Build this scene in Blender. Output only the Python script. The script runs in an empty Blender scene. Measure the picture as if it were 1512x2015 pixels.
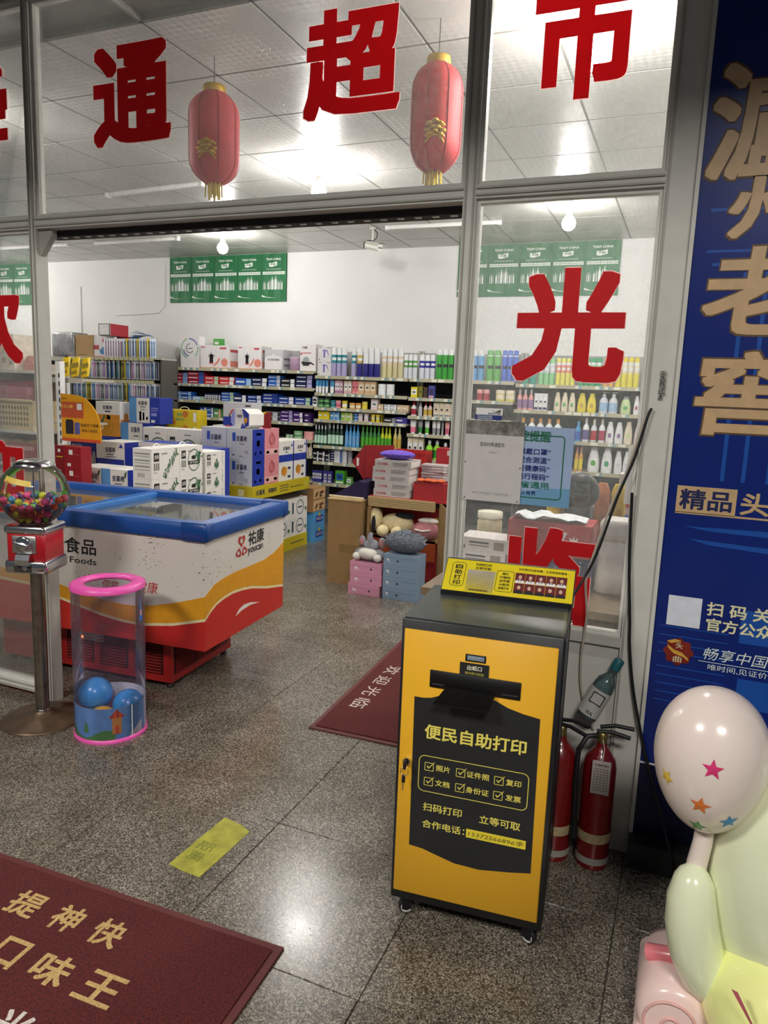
import bpy, math, random
from mathutils import Vector, Matrix

random.seed(11)
RAD = math.radians
SC = bpy.context.scene
COL = SC.collection

# ------------------------------------------------------------------ camera
YAW, PITCH, ROLL = -0.38953, -0.16421, 0.03933
fw = Vector((math.sin(YAW) * math.cos(PITCH), math.cos(YAW) * math.cos(PITCH), math.sin(PITCH)))
rt = Vector((math.cos(YAW), -math.sin(YAW), 0))
up = rt.cross(fw)
cr, sr = math.cos(ROLL), math.sin(ROLL)
rt, up = cr * rt + sr * up, -sr * rt + cr * up
cam = bpy.data.cameras.new('camera')
cam.sensor_fit = 'VERTICAL'
cam.sensor_height = 24.0
cam.lens = 1428.78 / 2015 * 24.0
cam.clip_start = 0.02
cam_ob = bpy.data.objects.new('camera', cam)
mw = Matrix((rt, up, -fw)).transposed().to_4x4()
mw.translation = Vector((0, -2.55, 1.6))
cam_ob.matrix_world = mw
COL.objects.link(cam_ob)
SC.camera = cam_ob

# ------------------------------------------------------------------ world, exposure
W = bpy.data.worlds.new('world')
SC.world = W
W.use_nodes = True
W.node_tree.nodes['Background'].inputs[0].default_value = (0.75, 0.85, 1.0, 1)
W.node_tree.nodes['Background'].inputs[1].default_value = 0.08
SC.view_settings.view_transform = 'Standard'
SC.view_settings.look = 'None'
SC.view_settings.gamma = 1.0
SC.view_settings.use_curve_mapping = False
SC.view_settings.exposure = 0.0
BULB_W = 235.0        # shop bulbs
FILL_W = 198.0       # lamps added outside, out of view, to light the shop front

# ------------------------------------------------------------------ helpers
def lin(c):
    if isinstance(c, str):
        c = c.lstrip('#')
        c = [int(c[i:i + 2], 16) for i in (0, 2, 4)]
    out = []
    for v in c[:3]:
        v = v / 255.0
        out.append(v / 12.92 if v <= 0.04045 else ((v + 0.055) / 1.055) ** 2.4)
    return (out[0], out[1], out[2], 1.0)

MATS = {}
def mat(name, col='#888888', rough=0.5, metal=0.0, var=0.06, scale=30.0, bump=0.0, emit=0.0, alpha=1.0, coat=0.0, trans=0.0, sss=0.0, bscale=None):
    if name in MATS:
        return MATS[name]
    m = bpy.data.materials.new(name)
    m.use_nodes = True
    nt = m.node_tree
    b = nt.nodes['Principled BSDF']
    c = lin(col)
    b.inputs['Roughness'].default_value = rough
    b.inputs['Metallic'].default_value = metal
    b.inputs['Coat Weight'].default_value = coat
    b.inputs['Transmission Weight'].default_value = trans
    b.inputs['Alpha'].default_value = alpha
    if sss:
        b.inputs['Subsurface Weight'].default_value = sss
        b.inputs['Subsurface Radius'].default_value = (0.05, 0.04, 0.03)
    tc = nt.nodes.new('ShaderNodeTexCoord')
    if var > 0:
        n = nt.nodes.new('ShaderNodeTexNoise')
        n.inputs['Scale'].default_value = scale
        n.inputs['Detail'].default_value = 4
        nt.links.new(tc.outputs['Object'], n.inputs['Vector'])
        r = nt.nodes.new('ShaderNodeMapRange')
        r.inputs['From Min'].default_value = 0.3
        r.inputs['From Max'].default_value = 0.7
        r.inputs['To Min'].default_value = 1 - var
        r.inputs['To Max'].default_value = 1 + var
        nt.links.new(n.outputs['Fac'], r.inputs['Value'])
        mx = nt.nodes.new('ShaderNodeVectorMath')
        mx.operation = 'SCALE'
        mx.inputs[0].default_value = c[:3]
        nt.links.new(r.outputs[0], mx.inputs['Scale'])
        nt.links.new(mx.outputs[0], b.inputs['Base Color'])
    else:
        b.inputs['Base Color'].default_value = c
    if bump:
        n2 = nt.nodes.new('ShaderNodeTexNoise')
        n2.inputs['Scale'].default_value = bscale or scale
        n2.inputs['Detail'].default_value = 5
        nt.links.new(tc.outputs['Object'], n2.inputs['Vector'])
        bp = nt.nodes.new('ShaderNodeBump')
        bp.inputs['Strength'].default_value = bump
        bp.inputs['Distance'].default_value = 0.01
        nt.links.new(n2.outputs['Fac'], bp.inputs['Height'])
        nt.links.new(bp.outputs[0], b.inputs['Normal'])
    if emit:
        b.inputs['Emission Color'].default_value = c
        b.inputs['Emission Strength'].default_value = emit
    MATS[name] = m
    return m

def ramp_mat(name, build, rough=0.5, **kw):
    """principled whose base colour comes from build(nodetree) -> socket"""
    if name in MATS:
        return MATS[name]
    m = mat(name, '#888888', rough, var=0, **kw)
    nt = m.node_tree
    s = build(nt, nt.nodes['Principled BSDF'])
    if s is not None:
        nt.links.new(s, nt.nodes['Principled BSDF'].inputs['Base Color'])
    return m

def ramp(nt, sock, stops):
    r = nt.nodes.new('ShaderNodeValToRGB')
    e = r.color_ramp.elements
    while len(e) < len(stops):
        e.new(0.5)
    for i, (p, c) in enumerate(stops):
        e[i].position = p
        e[i].color = lin(c)
    nt.links.new(sock, r.inputs[0])
    return r.outputs[0]

class MB:
    def __init__(s):
        s.v, s.f, s.m, s.s = [], [], [], []
        s.T = None
    def add(s, vs, fs, m=0, sm=False):
        b = len(s.v)
        if s.T is not None:
            vs = [tuple(s.T @ Vector(p)) for p in vs]
        s.v += [tuple(p) for p in vs]
        for i, f in enumerate(fs):
            s.f.append([b + k for k in f])
            s.m.append(m[i] if isinstance(m, (list, tuple)) else m)
            s.s.append(sm)
        return s
    # faces order: front(-y) back(+y) left(-x) right(+x) bottom top
    def box(s, x0, x1, y0, y1, z0, z1, m=0):
        vs = [(x0, y0, z0), (x1, y0, z0), (x1, y1, z0), (x0, y1, z0), (x0, y0, z1), (x1, y0, z1), (x1, y1, z1), (x0, y1, z1)]
        fs = [(0, 1, 5, 4), (2, 3, 7, 6), (3, 0, 4, 7), (1, 2, 6, 5), (3, 2, 1, 0), (4, 5, 6, 7)]
        return s.add(vs, fs, m)
    def rbox(s, x0, x1, y0, y1, z0, z1, r=0.01, m=0, seg=4, taper=1.0):
        """box with rounded vertical edges and a small top/bottom chamfer"""
        def ring(z, ins, k=1.0):
            pts = []
            cx, cy = (x0 + x1) / 2, (y0 + y1) / 2
            for (sx, sy, a0) in ((1, 1, 0), (-1, 1, 90), (-1, -1, 180), (1, -1, 270)):
                for i in range(seg + 1):
                    a = RAD(a0 + 90 * i / seg)
                    ex = (x1 if sx > 0 else x0) - sx * r
                    ey = (y1 if sy > 0 else y0) - sy * r
                    rr = r - ins
                    pts.append((cx + (ex + rr * math.cos(a) - cx) * k, cy + (ey + rr * math.sin(a) - cy) * k, z))
            return pts
        ch = min(r * 0.4, (z1 - z0) * 0.2)
        rings = [ring(z0, ch, taper), ring(z0 + ch, 0, taper), ring(z1 - ch, 0), ring(z1, ch)]
        n = len(rings[0])
        vs = sum(rings, [])
        fs = []
        for k in range(3):
            for i in range(n):
                j = (i + 1) % n
                fs.append((k * n + i, k * n + j, (k + 1) * n + j, (k + 1) * n + i))
        s.add(vs, fs, m, True)
        s.add(rings[0], [tuple(range(n))[::-1]], m)
        return s.add(rings[3], [tuple(range(n))], m)
    def quad(s, p, m=0):
        return s.add(p, [tuple(range(len(p)))], m)
    def lathe(s, prof, seg=20, m=0, c=(0, 0, 0), smooth=True, sx=1.0, sy=1.0, cap=True):
        vs, fs, ms = [], [], []
        n = len(prof)
        for (r, z) in prof:
            for i in range(seg):
                a = 2 * math.pi * i / seg
                vs.append((c[0] + r * math.cos(a) * sx, c[1] + r * math.sin(a) * sy, c[2] + z))
        for k in range(n - 1):
            for i in range(seg):
                j = (i + 1) % seg
                fs.append((k * seg + i, k * seg + j, (k + 1) * seg + j, (k + 1) * seg + i))
                ms.append(m[k] if isinstance(m, (list, tuple)) else m)
        s.add(vs, fs, ms, smooth)
        if cap:
            if prof[0][0] > 1e-5:
                s.add(vs[:seg], [tuple(range(seg))[::-1]], ms[0])
            if prof[-1][0] > 1e-5:
                s.add(vs[-seg:], [tuple(range(seg))], ms[-1])
        return s
    def sphere(s, c, r, seg=16, m=0, k=(1, 1, 1), rings=10):
        prof = [(r * math.sin(math.pi * i / rings), -r * k[2] * math.cos(math.pi * i / rings)) for i in range(rings + 1)]
        prof[0] = (1e-6, prof[0][1]); prof[-1] = (1e-6, prof[-1][1])
        return s.lathe(prof, seg, m, c, True, k[0], k[1], cap=False)
    def tube(s, pts, r, seg=8, m=0, cap=True):
        pts = [Vector(p) for p in pts]
        n = len(pts)
        vs = []
        prev = None
        for i, p in enumerate(pts):
            t = (pts[min(i + 1, n - 1)] - pts[max(i - 1, 0)]).normalized()
            ref = prev if prev is not None else (Vector((0, 0, 1)) if abs(t.z) < 0.9 else Vector((1, 0, 0)))
            a = t.cross(ref).normalized() if t.cross(ref).length > 1e-6 else t.orthogonal().normalized()
            b = a.cross(t).normalized()
            prev = b
            rr = r[i] if isinstance(r, (list, tuple)) else r
            for k in range(seg):
                an = 2 * math.pi * k / seg
                vs.append(tuple(p + a * rr * math.cos(an) + b * rr * math.sin(an)))
        fs = []
        for i in range(n - 1):
            for k in range(seg):
                j = (k + 1) % seg
                fs.append((i * seg + k, i * seg + j, (i + 1) * seg + j, (i + 1) * seg + k))
        s.add(vs, fs, m, True)
        if cap:
            s.add(vs[:seg], [tuple(range(seg))[::-1]], m)
            s.add(vs[-seg:], [tuple(range(seg))], m)
        return s
    def prism(s, poly, a0, a1, axis='y', m=0, ms=None):
        """2D polygon (ccw) extruded along axis; y: poly in (x,z); x: poly in (y,z); z: poly in (x,y)"""
        def P(q, a):
            return (q[0], a, q[1]) if axis == 'y' else ((a, q[0], q[1]) if axis == 'x' else (q[0], q[1], a))
        n = len(poly)
        vs = [P(q, a0) for q in poly] + [P(q, a1) for q in poly]
        s.add(vs, [tuple(range(n)), tuple(range(n, 2 * n))[::-1]], m)
        return s.add(vs, [(i, i + n, (i + 1) % n + n, (i + 1) % n) for i in range(n)], m if ms is None else ms)
    def mesh(s, name, mats):
        me = bpy.data.meshes.new(name)
        me.from_pydata(s.v, [], s.f)
        me.polygons.foreach_set('material_index', s.m)
        me.polygons.foreach_set('use_smooth', s.s)
        for x in (mats if isinstance(mats, (list, tuple)) else [mats]):
            me.materials.append(x)
        me.validate()
        me.update()
        return me
    def build(s, name, mats, parent=None, loc=None, rot=None):
        return obj(name, s.mesh(name, mats), parent, loc, rot)

def obj(name, me, parent=None, loc=None, rot=None):
    o = bpy.data.objects.new(name, me)
    COL.objects.link(o)
    if parent is not None:
        o.parent = parent
    if loc is not None:
        o.location = loc
    if rot is not None:
        o.rotation_euler = rot
    return o

def tag(o, label=None, cat=None, group=None, kind=None):
    if label: o['label'] = label
    if cat: o['category'] = cat
    if group: o['group'] = group
    if kind: o['kind'] = kind
    return o

def thing(name, label, cat, loc=(0, 0, 0), rz=0.0, group=None, rot=None):
    o = obj(name, None, None, loc, rot or (0, 0, rz))
    o.empty_display_size = 0.05
    return tag(o, label, cat, group)

def struct(name, mb, mats, parent=None):
    o = mb.build(name, mats, parent)
    if parent is None:
        o['kind'] = 'structure'
    return o

def copy_tree(o, parent=None):
    c = o.copy()
    COL.objects.link(c)
    if parent is not None:
        c.parent = parent
    for ch in [x for x in o.children]:
        copy_tree(ch, c)
    return c

# ---- lettering: glyph outlines as flat meshes
GC = {}
def glyph(sx, bold=0.0, res=2):
    k = (sx, round(bold, 3), res)
    if k not in GC:
        cu = bpy.data.curves.new('txt', 'FONT')
        cu.body = sx
        cu.size = 1.0
        cu.offset = bold
        cu.resolution_u = res
        o = bpy.data.objects.new('txt', cu)
        me = o.to_mesh()
        vs = [tuple(v.co) for v in me.vertices]
        fs = [tuple(p.vertices) for p in me.polygons]
        o.to_mesh_clear()
        bpy.data.objects.remove(o)
        bpy.data.curves.remove(cu)
        GC[k] = (vs, fs)
    return GC[k]

UC = {}
def rdp(pts, eps):
    if len(pts) < 3:
        return pts
    import numpy as np
    keep = np.zeros(len(pts), bool); keep[0] = keep[-1] = True
    st = [(0, len(pts) - 1)]
    while st:
        a, b = st.pop()
        if b - a < 2:
            continue
        d = pts[b] - pts[a]; L = math.hypot(d[0], d[1])
        q = pts[a + 1:b] - pts[a]
        dist = np.abs(d[0] * q[:, 1] - d[1] * q[:, 0]) / L if L > 1e-9 else np.hypot(q[:, 0], q[:, 1])
        k = int(dist.argmax())
        if dist[k] > eps:
            keep[a + 1 + k] = True
            st += [(a, a + 1 + k), (a + 1 + k, b)]
    return pts[keep]

def bold_union(sx, bold, res):
    """one clean flat surface for a heavy character: the outline grown by bold, traced on a fine grid"""
    k = (sx, bold, res)
    if k in UC:
        return UC[k]
    import numpy as np
    vs, fs = glyph(sx, 0.0, res)
    V = np.array(vs)[:, :2]
    lo = V.min(0) - bold - .02; S = 460 / (V.max(0) - V.min(0) + 2 * bold + .04).max()
    V = (V - lo) * S
    nx, ny = int(V[:, 0].max() + (bold + .02) * S) + 3, int(V[:, 1].max() + (bold + .02) * S) + 3
    G = np.zeros((ny, nx), bool)
    for f in fs:
        for t in range(1, len(f) - 1):
            a, b, c = V[f[0]], V[f[t]], V[f[t + 1]]
            x0, y0 = np.floor(np.minimum(np.minimum(a, b), c)).astype(int); x1, y1 = np.ceil(np.maximum(np.maximum(a, b), c)).astype(int) + 1
            X, Y = np.meshgrid(np.arange(x0, x1) + .5, np.arange(y0, y1) + .5)
            def s(p, q): return (q[0] - p[0]) * (Y - p[1]) - (q[1] - p[1]) * (X - p[0])
            e0, e1, e2 = s(a, b), s(b, c), s(c, a)
            G[y0:y1, x0:x1] |= ((e0 >= 0) & (e1 >= 0) & (e2 >= 0)) | ((e0 <= 0) & (e1 <= 0) & (e2 <= 0))
    r = int(round(bold * S))
    for ax in (0, 1):
        H = G.copy()
        for d in range(1, r + 1):
            H |= np.roll(G, d, ax) | np.roll(G, -d, ax)
        G = H
    # directed boundary edges, inside on the left
    E = {}
    P = np.pad(G, 1)
    for (y, x) in zip(*np.nonzero(G)):
        if not P[y, x + 1]: E.setdefault((x, y), []).append((x + 1, y))
        if not P[y + 1, x + 2]: E.setdefault((x + 1, y), []).append((x + 1, y + 1))
        if not P[y + 2, x + 1]: E.setdefault((x + 1, y + 1), []).append((x, y + 1))
        if not P[y + 1, x]: E.setdefault((x, y + 1), []).append((x, y))
    cu = bpy.data.curves.new('hv', 'CURVE')
    cu.dimensions = '2D'; cu.fill_mode = 'BOTH'
    while E:
        p0 = next(iter(E)); loop = [p0]; p = p0
        while True:
            q = E[p].pop()
            if not E[p]: del E[p]
            if q == p0: break
            loop.append(q); p = q
        if len(loop) < 12:
            continue
        L = np.array(loop, float)
        L = (np.roll(L, 1, 0) + L + np.roll(L, -1, 0)) / 3
        h = len(L) // 2
        L = np.concatenate([rdp(L[:h + 1], .62)[:-1], rdp(np.concatenate([L[h:], L[:1]]), .62)[:-1]])
        sp = cu.splines.new('POLY'); sp.points.add(len(L) - 1); sp.use_cyclic_u = True
        for n_, q in enumerate(L):
            sp.points[n_].co = (q[0] / S, q[1] / S, 0, 1)
    o = bpy.data.objects.new('hv', cu)
    me = o.to_mesh()
    UC[k] = ([(v.co[0], v.co[1]) for v in me.vertices], [tuple(f.vertices) for f in me.polygons])
    o.to_mesh_clear(); bpy.data.objects.remove(o); bpy.data.curves.remove(cu)
    return UC[k]

def heavy(sx, mt, o, w, h, parent, bold, name, res=3, shear=0.0):
    vs, fs = bold_union(sx, bold, res)
    x0 = min(v[0] for v in vs); x1 = max(v[0] for v in vs)
    y0 = min(v[1] for v in vs); y1 = max(v[1] for v in vs)
    mb = MB()
    pts = []
    for v in vs:
        b = (v[1] - y0) / (y1 - y0) * h
        pts.append((o[0] + (v[0] - x0) / (x1 - x0) * w + shear * b, o[1], o[2] + b))
    mb.add(pts, fs)
    return mb.build(name, mt, parent)

def put(mb, sx, o, right, upv, w, h, bold=0.0, m=0, res=2, thick=0.0, shear=0.0):
    """fit the string sx in a w x h box whose lower left corner is o; bold strikes the outline several times"""
    vs, fs = glyph(sx, 0.0, res)
    if not vs:
        return
    if bold <= 0.0:
        ks = [(0, 0)]
    elif bold < 0.015:
        ks = [(-1, -1), (1, 1), (-1, 1), (1, -1)]
    elif bold >= 0.028:
        st_ = [-1, -.67, -.33, 0, .33, .67]
        ks = [(s, -1) for s in st_] + [(1, s) for s in st_] + [(-s, 1) for s in st_] + [(-1, -s) for s in st_] + [(0, 0)]
    else:
        ks = [(-1, -1), (1, 1), (-1, 1), (1, -1), (0, 1), (1, 0), (0, -1), (-1, 0), (0, 0)]
    bd = max(bold, 0.0)
    x0 = min(v[0] for v in vs) - bd; x1 = max(v[0] for v in vs) + bd
    y0 = min(v[1] for v in vs) - bd; y1 = max(v[1] for v in vs) + bd
    o, right, upv = Vector(o), Vector(right), Vector(upv)
    nrm = right.cross(upv)
    for kk, (dx, dy) in enumerate(ks):
        out = []
        for v in vs:
            a = (v[0] + dx * bd - x0) / max(x1 - x0, 1e-6) * w
            b = (v[1] + dy * bd - y0) / max(y1 - y0, 1e-6) * h
            out.append(tuple(o + right * (a + shear * b) + upv * b + nrm * (thick + kk * 4e-5)))
        mb.add(out, fs, m)

def text(sx, mt, o, right, upv, w, h, parent, bold=0.0, name='lettering', **kw):
    mb = MB()
    put(mb, sx, o, right, upv, w, h, bold, **kw)
    return mb.build(name, mt, parent)

XR, ZU, FN = (1, 0, 0), (0, 0, 1), (0, -1, 0)

# ------------------------------------------------------------------ materials
def _granite(nt, b):
    g = nt.nodes.new('ShaderNodeNewGeometry')
    v = nt.nodes.new('ShaderNodeTexVoronoi')
    v.inputs['Scale'].default_value = 270
    nt.links.new(g.outputs['Position'], v.inputs['Vector'])
    sep = nt.nodes.new('ShaderNodeSeparateColor')
    nt.links.new(v.outputs['Color'], sep.inputs[0])
    n = nt.nodes.new('ShaderNodeTexNoise')
    n.inputs['Scale'].default_value = 3.5
    n.inputs['Detail'].default_value = 5
    nt.links.new(g.outputs['Position'], n.inputs['Vector'])
    c1 = ramp(nt, sep.outputs[0], [(0.0, '#332f29'), (0.3, '#575147'), (0.6, '#7b7468'), (0.85, '#9c9486'), (1.0, '#bdb5a6')])
    c2 = ramp(nt, n.outputs['Fac'], [(0.3, '#c9c4bc'), (0.7, '#ffffff')])
    mx = nt.nodes.new('ShaderNodeMix')
    mx.data_type = 'RGBA'; mx.blend_type = 'MULTIPLY'
    mx.inputs[0].default_value = 1.0
    nt.links.new(c1, mx.inputs[6]); nt.links.new(c2, mx.inputs[7])
    rr = nt.nodes.new('ShaderNodeMapRange')
    rr.inputs['To Min'].default_value = 0.14
    rr.inputs['To Max'].default_value = 0.32
    nt.links.new(n.outputs['Fac'], rr.inputs['Value'])
    nt.links.new(rr.outputs[0], b.inputs['Roughness'])
    return mx.outputs[2]
GRANITE = ramp_mat('polished_granite', _granite, 0.3)

def _ceil(nt, b):
    g = nt.nodes.new('ShaderNodeTexCoord')
    oi = nt.nodes.new('ShaderNodeObjectInfo')
    mp = nt.nodes.new('ShaderNodeMapping')
    mp.inputs['Rotation'].default_value = (0, 0, RAD(45))
    mp.inputs['Scale'].default_value = (33, 33, 33)
    nt.links.new(g.outputs['Object'], mp.inputs[0])
    ck = nt.nodes.new('ShaderNodeTexChecker')
    ck.inputs['Scale'].default_value = 1.0
    nt.links.new(mp.outputs[0], ck.inputs['Vector'])
    w = nt.nodes.new('ShaderNodeTexNoise')
    w.inputs['Scale'].default_value = 2.5
    geo = nt.nodes.new('ShaderNodeNewGeometry')
    nt.links.new(geo.outputs['Position'], w.inputs['Vector'])
    fac = ramp(nt, w.outputs['Fac'], [(0.42, '#000000'), (0.62, '#ffffff')])
    mul = nt.nodes.new('ShaderNodeMath'); mul.operation = 'MULTIPLY'
    nt.links.new(ck.outputs['Fac'], mul.inputs[0]); nt.links.new(fac, mul.inputs[1])
    cr_ = ramp(nt, mul.outputs[0], [(0.0, '#b9b7b1'), (1.0, '#cfcdc8')])
    bp = nt.nodes.new('ShaderNodeBump')
    bp.inputs['Strength'].default_value = 0.5
    bp.inputs['Distance'].default_value = 0.006
    nt.links.new(mul.outputs[0], bp.inputs['Height'])
    nt.links.new(bp.outputs[0], b.inputs['Normal'])
    return cr_
CEILT = ramp_mat('ceiling_panel', _ceil, 0.30)

def glass_mat(name, dirt=0.06, gloss=0.10, tint='#ffffff', scale=60, col='#e8ece6'):
    if name in MATS:
        return MATS[name]
    m = bpy.data.materials.new(name)
    m.use_nodes = True
    nt = m.node_tree
    nt.nodes.clear()
    out = nt.nodes.new('ShaderNodeOutputMaterial')
    t = nt.nodes.new('ShaderNodeBsdfTransparent'); t.inputs[0].default_value = lin(tint)
    gl = nt.nodes.new('ShaderNodeBsdfGlossy'); gl.inputs['Roughness'].default_value = 0.03
    d = nt.nodes.new('ShaderNodeBsdfDiffuse'); d.inputs[0].default_value = lin(col)
    tr = nt.nodes.new('ShaderNodeBsdfTranslucent'); tr.inputs[0].default_value = lin(col)
    dd = nt.nodes.new('ShaderNodeMixShader'); dd.inputs[0].default_value = 0.5
    nt.links.new(d.outputs[0], dd.inputs[1]); nt.links.new(tr.outputs[0], dd.inputs[2])
    fr = nt.nodes.new('ShaderNodeFresnel'); fr.inputs[0].default_value = 1.3
    m1 = nt.nodes.new('ShaderNodeMixShader')
    mm = nt.nodes.new('ShaderNodeMath'); mm.operation = 'MULTIPLY'; mm.inputs[1].default_value = gloss * 10
    nt.links.new(fr.outputs[0], mm.inputs[0])
    nt.links.new(mm.outputs[0], m1.inputs[0])
    nt.links.new(t.outputs[0], m1.inputs[1]); nt.links.new(gl.outputs[0], m1.inputs[2])
    m2 = nt.nodes.new('ShaderNodeMixShader')
    g = nt.nodes.new('ShaderNodeTexCoord')
    n = nt.nodes.new('ShaderNodeTexNoise'); n.inputs['Scale'].default_value = scale; n.inputs['Detail'].default_value = 8
    n.inputs['Roughness'].default_value = 0.75
    nt.links.new(g.outputs['Object'], n.inputs['Vector'])
    r = nt.nodes.new('ShaderNodeMapRange')
    r.inputs['From Min'].default_value = 0.35; r.inputs['From Max'].default_value = 0.8
    r.inputs['To Min'].default_value = dirt * 0.55; r.inputs['To Max'].default_value = dirt * 2.4
    nt.links.new(n.outputs['Fac'], r.inputs['Value'])
    nt.links.new(r.outputs[0], m2.inputs[0])
    nt.links.new(m1.outputs[0], m2.inputs[1]); nt.links.new(dd.outputs[0], m2.inputs[2])
    nt.links.new(m2.outputs[0], out.inputs[0])
    MATS[name] = m
    return m
GLASS = glass_mat('shop_glass', 0.05, 0.06)
CLEAR = glass_mat('clear_plastic', 0.03, 0.12, '#fdfcff', 15)

WALLP = mat('white_wall_paint', '#e6e6e4', 0.75, var=0.03, scale=2.0, bump=0.05, bscale=40)
ALU = mat('white_aluminium', '#cfcdc4', 0.42, var=0.06, scale=9)
ALUD = mat('grey_aluminium', '#aaa79d', 0.45, var=0.08, scale=9)
BLACK = mat('black_plastic', '#17171a', 0.45, var=0.1)
WHITE = mat('white_plastic', '#e9e8e4', 0.4, var=0.03)
CHROME = mat('chrome', '#d6d6d8', 0.16, 1.0, var=0.05)
STEEL = mat('worn_steel', '#a39c8f', 0.3, 1.0, var=0.2, scale=25)
def film_mat(name, col, back):
    if name in MATS:
        return MATS[name]
    m = mat(name, col, 0.5, var=0.03)
    nt = m.node_tree
    tr = nt.nodes.new('ShaderNodeBsdfTranslucent'); tr.inputs[0].default_value = lin(back)
    mx = nt.nodes.new('ShaderNodeMixShader'); mx.inputs[0].default_value = 0.5
    nt.links.new(nt.nodes['Principled BSDF'].outputs[0], mx.inputs[1]); nt.links.new(tr.outputs[0], mx.inputs[2])
    nt.links.new(mx.outputs[0], nt.nodes['Material Output'].inputs[0])
    return m
REDV = film_mat('red_vinyl', '#c61a20', '#d0181e')
CARD = mat('brown_cardboard', '#a98a5f', 0.85, var=0.07, scale=14)

# ------------------------------------------------------------------ the room
FX0, FX1, FY0, FY1 = -6.06, 1.74, -3.39, 5.61
b = MB(); b.box(-10.3, 3.2, -5.5, 5.8, -0.06, -0.004)
floor = struct('floor', b, mat('floor_joint', '#3a3732', 0.8))
tb = MB(); tb.rbox(-0.2985, 0.2985, -0.2985, 0.2985, -0.02, 0.0, 0.003, 0, 1)
tme = tb.mesh('tile', GRANITE)
for i in range(13):
    for j in range(15):
        obj('tile', tme, floor, (FX0 + 0.3 + 0.6 * i, FY0 + 0.3 + 0.6 * j, 0))

ZC = 3.25
b = MB()
for i in range(21):
    x = -10.333 + 0.6 * i
    b.box(x - 0.009, x + 0.009, 0, 5.64, ZC + 0.002, ZC + 0.03)
for j in range(10):
    y = 0.41 + 0.6 * j
    b.box(-10.3, 1.7, y - 0.009, y + 0.009, ZC + 0.002, ZC + 0.03)
b.box(-10.3, 1.7, 0, 5.64, ZC + 0.03, ZC + 0.06)
ceil = struct('ceiling', b, mat('ceiling_grid', '#7d7b75', 0.6))
tb = MB(); tb.box(-0.292, 0.292, -0.292, 0.292, 0, 0.012)
cme = tb.mesh('ceiling_tile', CEILT)
for i in range(20):
    for j in range(-1, 9):
        y0 = 0.41 + 0.6 * j
        if y0 < 0:
            continue
        obj('ceiling_tile', cme, ceil, (-10.333 + 0.3 + 0.6 * i, y0 + 0.3, ZC))

b = MB(); b.box(-10.3, 1.7, 5.64, 5.8, 0, 3.4); struct('wall_back', b, WALLP)
b = MB(); b.box(-10.4, -10.2, 0, 5.8, 0, 3.4); struct('wall_left', b, WALLP)
b = MB(); b.box(1.7, 1.85, 0, 5.8, 0, 3.4); struct('wall_right', b, WALLP)
b = MB(); b.box(-10.3, -5.2, -0.02, 0.06, 0, 3.4); struct('wall_front', b, mat('outer_wall', '#8e8a80', 0.8))
# wall conduit strip with a faint crack line
b = MB(); b.tube([(-8.15, 5.632, 2.9), (-8.15, 5.632, 2.0)], 0.006, 6)
tag(b.build('wall_crack_cable', mat('off_white_cable', '#cfcfcb', 0.6)), 'straight thin cable running down the white back wall', 'cable')
b = MB(); b.tube([(-6.65, 5.634, 3.2), (-6.67, 5.634, 2.62), (-6.78, 5.634, 2.53), (-7.5, 5.634, 2.5)], 0.005, 6)
tag(b.build('wall_cable', mat('off_white_cable', '#cfcfcb', 0.6)), 'thin white cable clipped along the white back wall beside the green banner', 'cable')

# ---- shop front: posts, rails, glazing
def rail(name, x0, x1, z0, z1, y0=0.0, y1=0.06, m=ALU):
    b = MB(); b.box(x0, x1, y0, y1, z0, z1)
    b.box(x0, x1, y0 - 0.006, y0, z0 + 0.008, z0 + 0.014, 1)
    b.box(x0, x1, y0 - 0.006, y0, z1 - 0.014, z1 - 0.008, 1)
    return struct(name, b, [m, ALUD])
def post(name, x0, x1, y1=0.06):
    b = MB(); b.box(x0, x1, 0, y1, 0, 3.3)
    b.box(x0 + 0.006, x0 + 0.012, -0.006, 0, 0, 3.3, 1)
    b.box(x1 - 0.012, x1 - 0.006, -0.006, 0, 0, 3.3, 1)
    return struct(name, b, [ALU, ALUD])
post('trim_1', -2.837, -2.797, 0.065)
post('trim_2', -0.797, -0.750)
post('trim_3', -0.142, -0.040, 0.09)
rail('trim_4', -2.797, -0.797, 2.262, 2.312)
rail('trim_5', -0.750, -0.142, 2.268, 2.312)
rail('trim_6', -5.2, -2.837, 2.262, 2.312)
rail('trim_7', -5.2, 1.7, 3.2, 3.27)
rail('trim_8', -5.2, -2.837, 0.03, 0.075)
def window(name, x0, x1, z0, z1, y=0.03, mt=GLASS):
    b = MB()
    t = 0.014
    b.box(x0, x0 + t, y - 0.016, y + 0.016, z0, z1); b.box(x1 - t, x1, y - 0.016, y + 0.016, z0, z1)
    b.box(x0 + t, x1 - t, y - 0.016, y + 0.016, z0, z0 + t); b.box(x0 + t, x1 - t, y - 0.016, y + 0.016, z1 - t, z1)
    w = struct(name, b, mat('glazing_bead', '#d8d6cd', 0.4))
    g = MB(); g.box(x0 + t, x1 - t, y - 0.003, y + 0.003, z0 + t, z1 - t)
    g.build('pane', mt, w)
    return w
w1 = window('window_1', -5.2, -2.837, 2.312, 3.2)
w2 = window('window_2', -2.797, -0.797, 2.312, 3.2)
w3 = window('window_3', -0.750, -0.142, 2.312, 3.2, mt=glass_mat('dusty_glass', 0.10, 0.06, scale=90))
w4 = window('window_4', -5.2, -2.837, 0.075, 2.262)
w5 = window('window_5', -0.750, -0.142, 0.79, 2.268, mt=glass_mat('dusty_glass_low', 0.075, 0.06, scale=80))
b = MB(); b.box(-0.750, -0.142, 0.015, 0.05, 0.0, 0.755); b.box(-0.750, -0.142, 0.0, 0.06, 0.755, 0.79)
b.box(-0.72, -0.17, 0.011, 0.015, 0.05, 0.70, 1)
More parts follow.
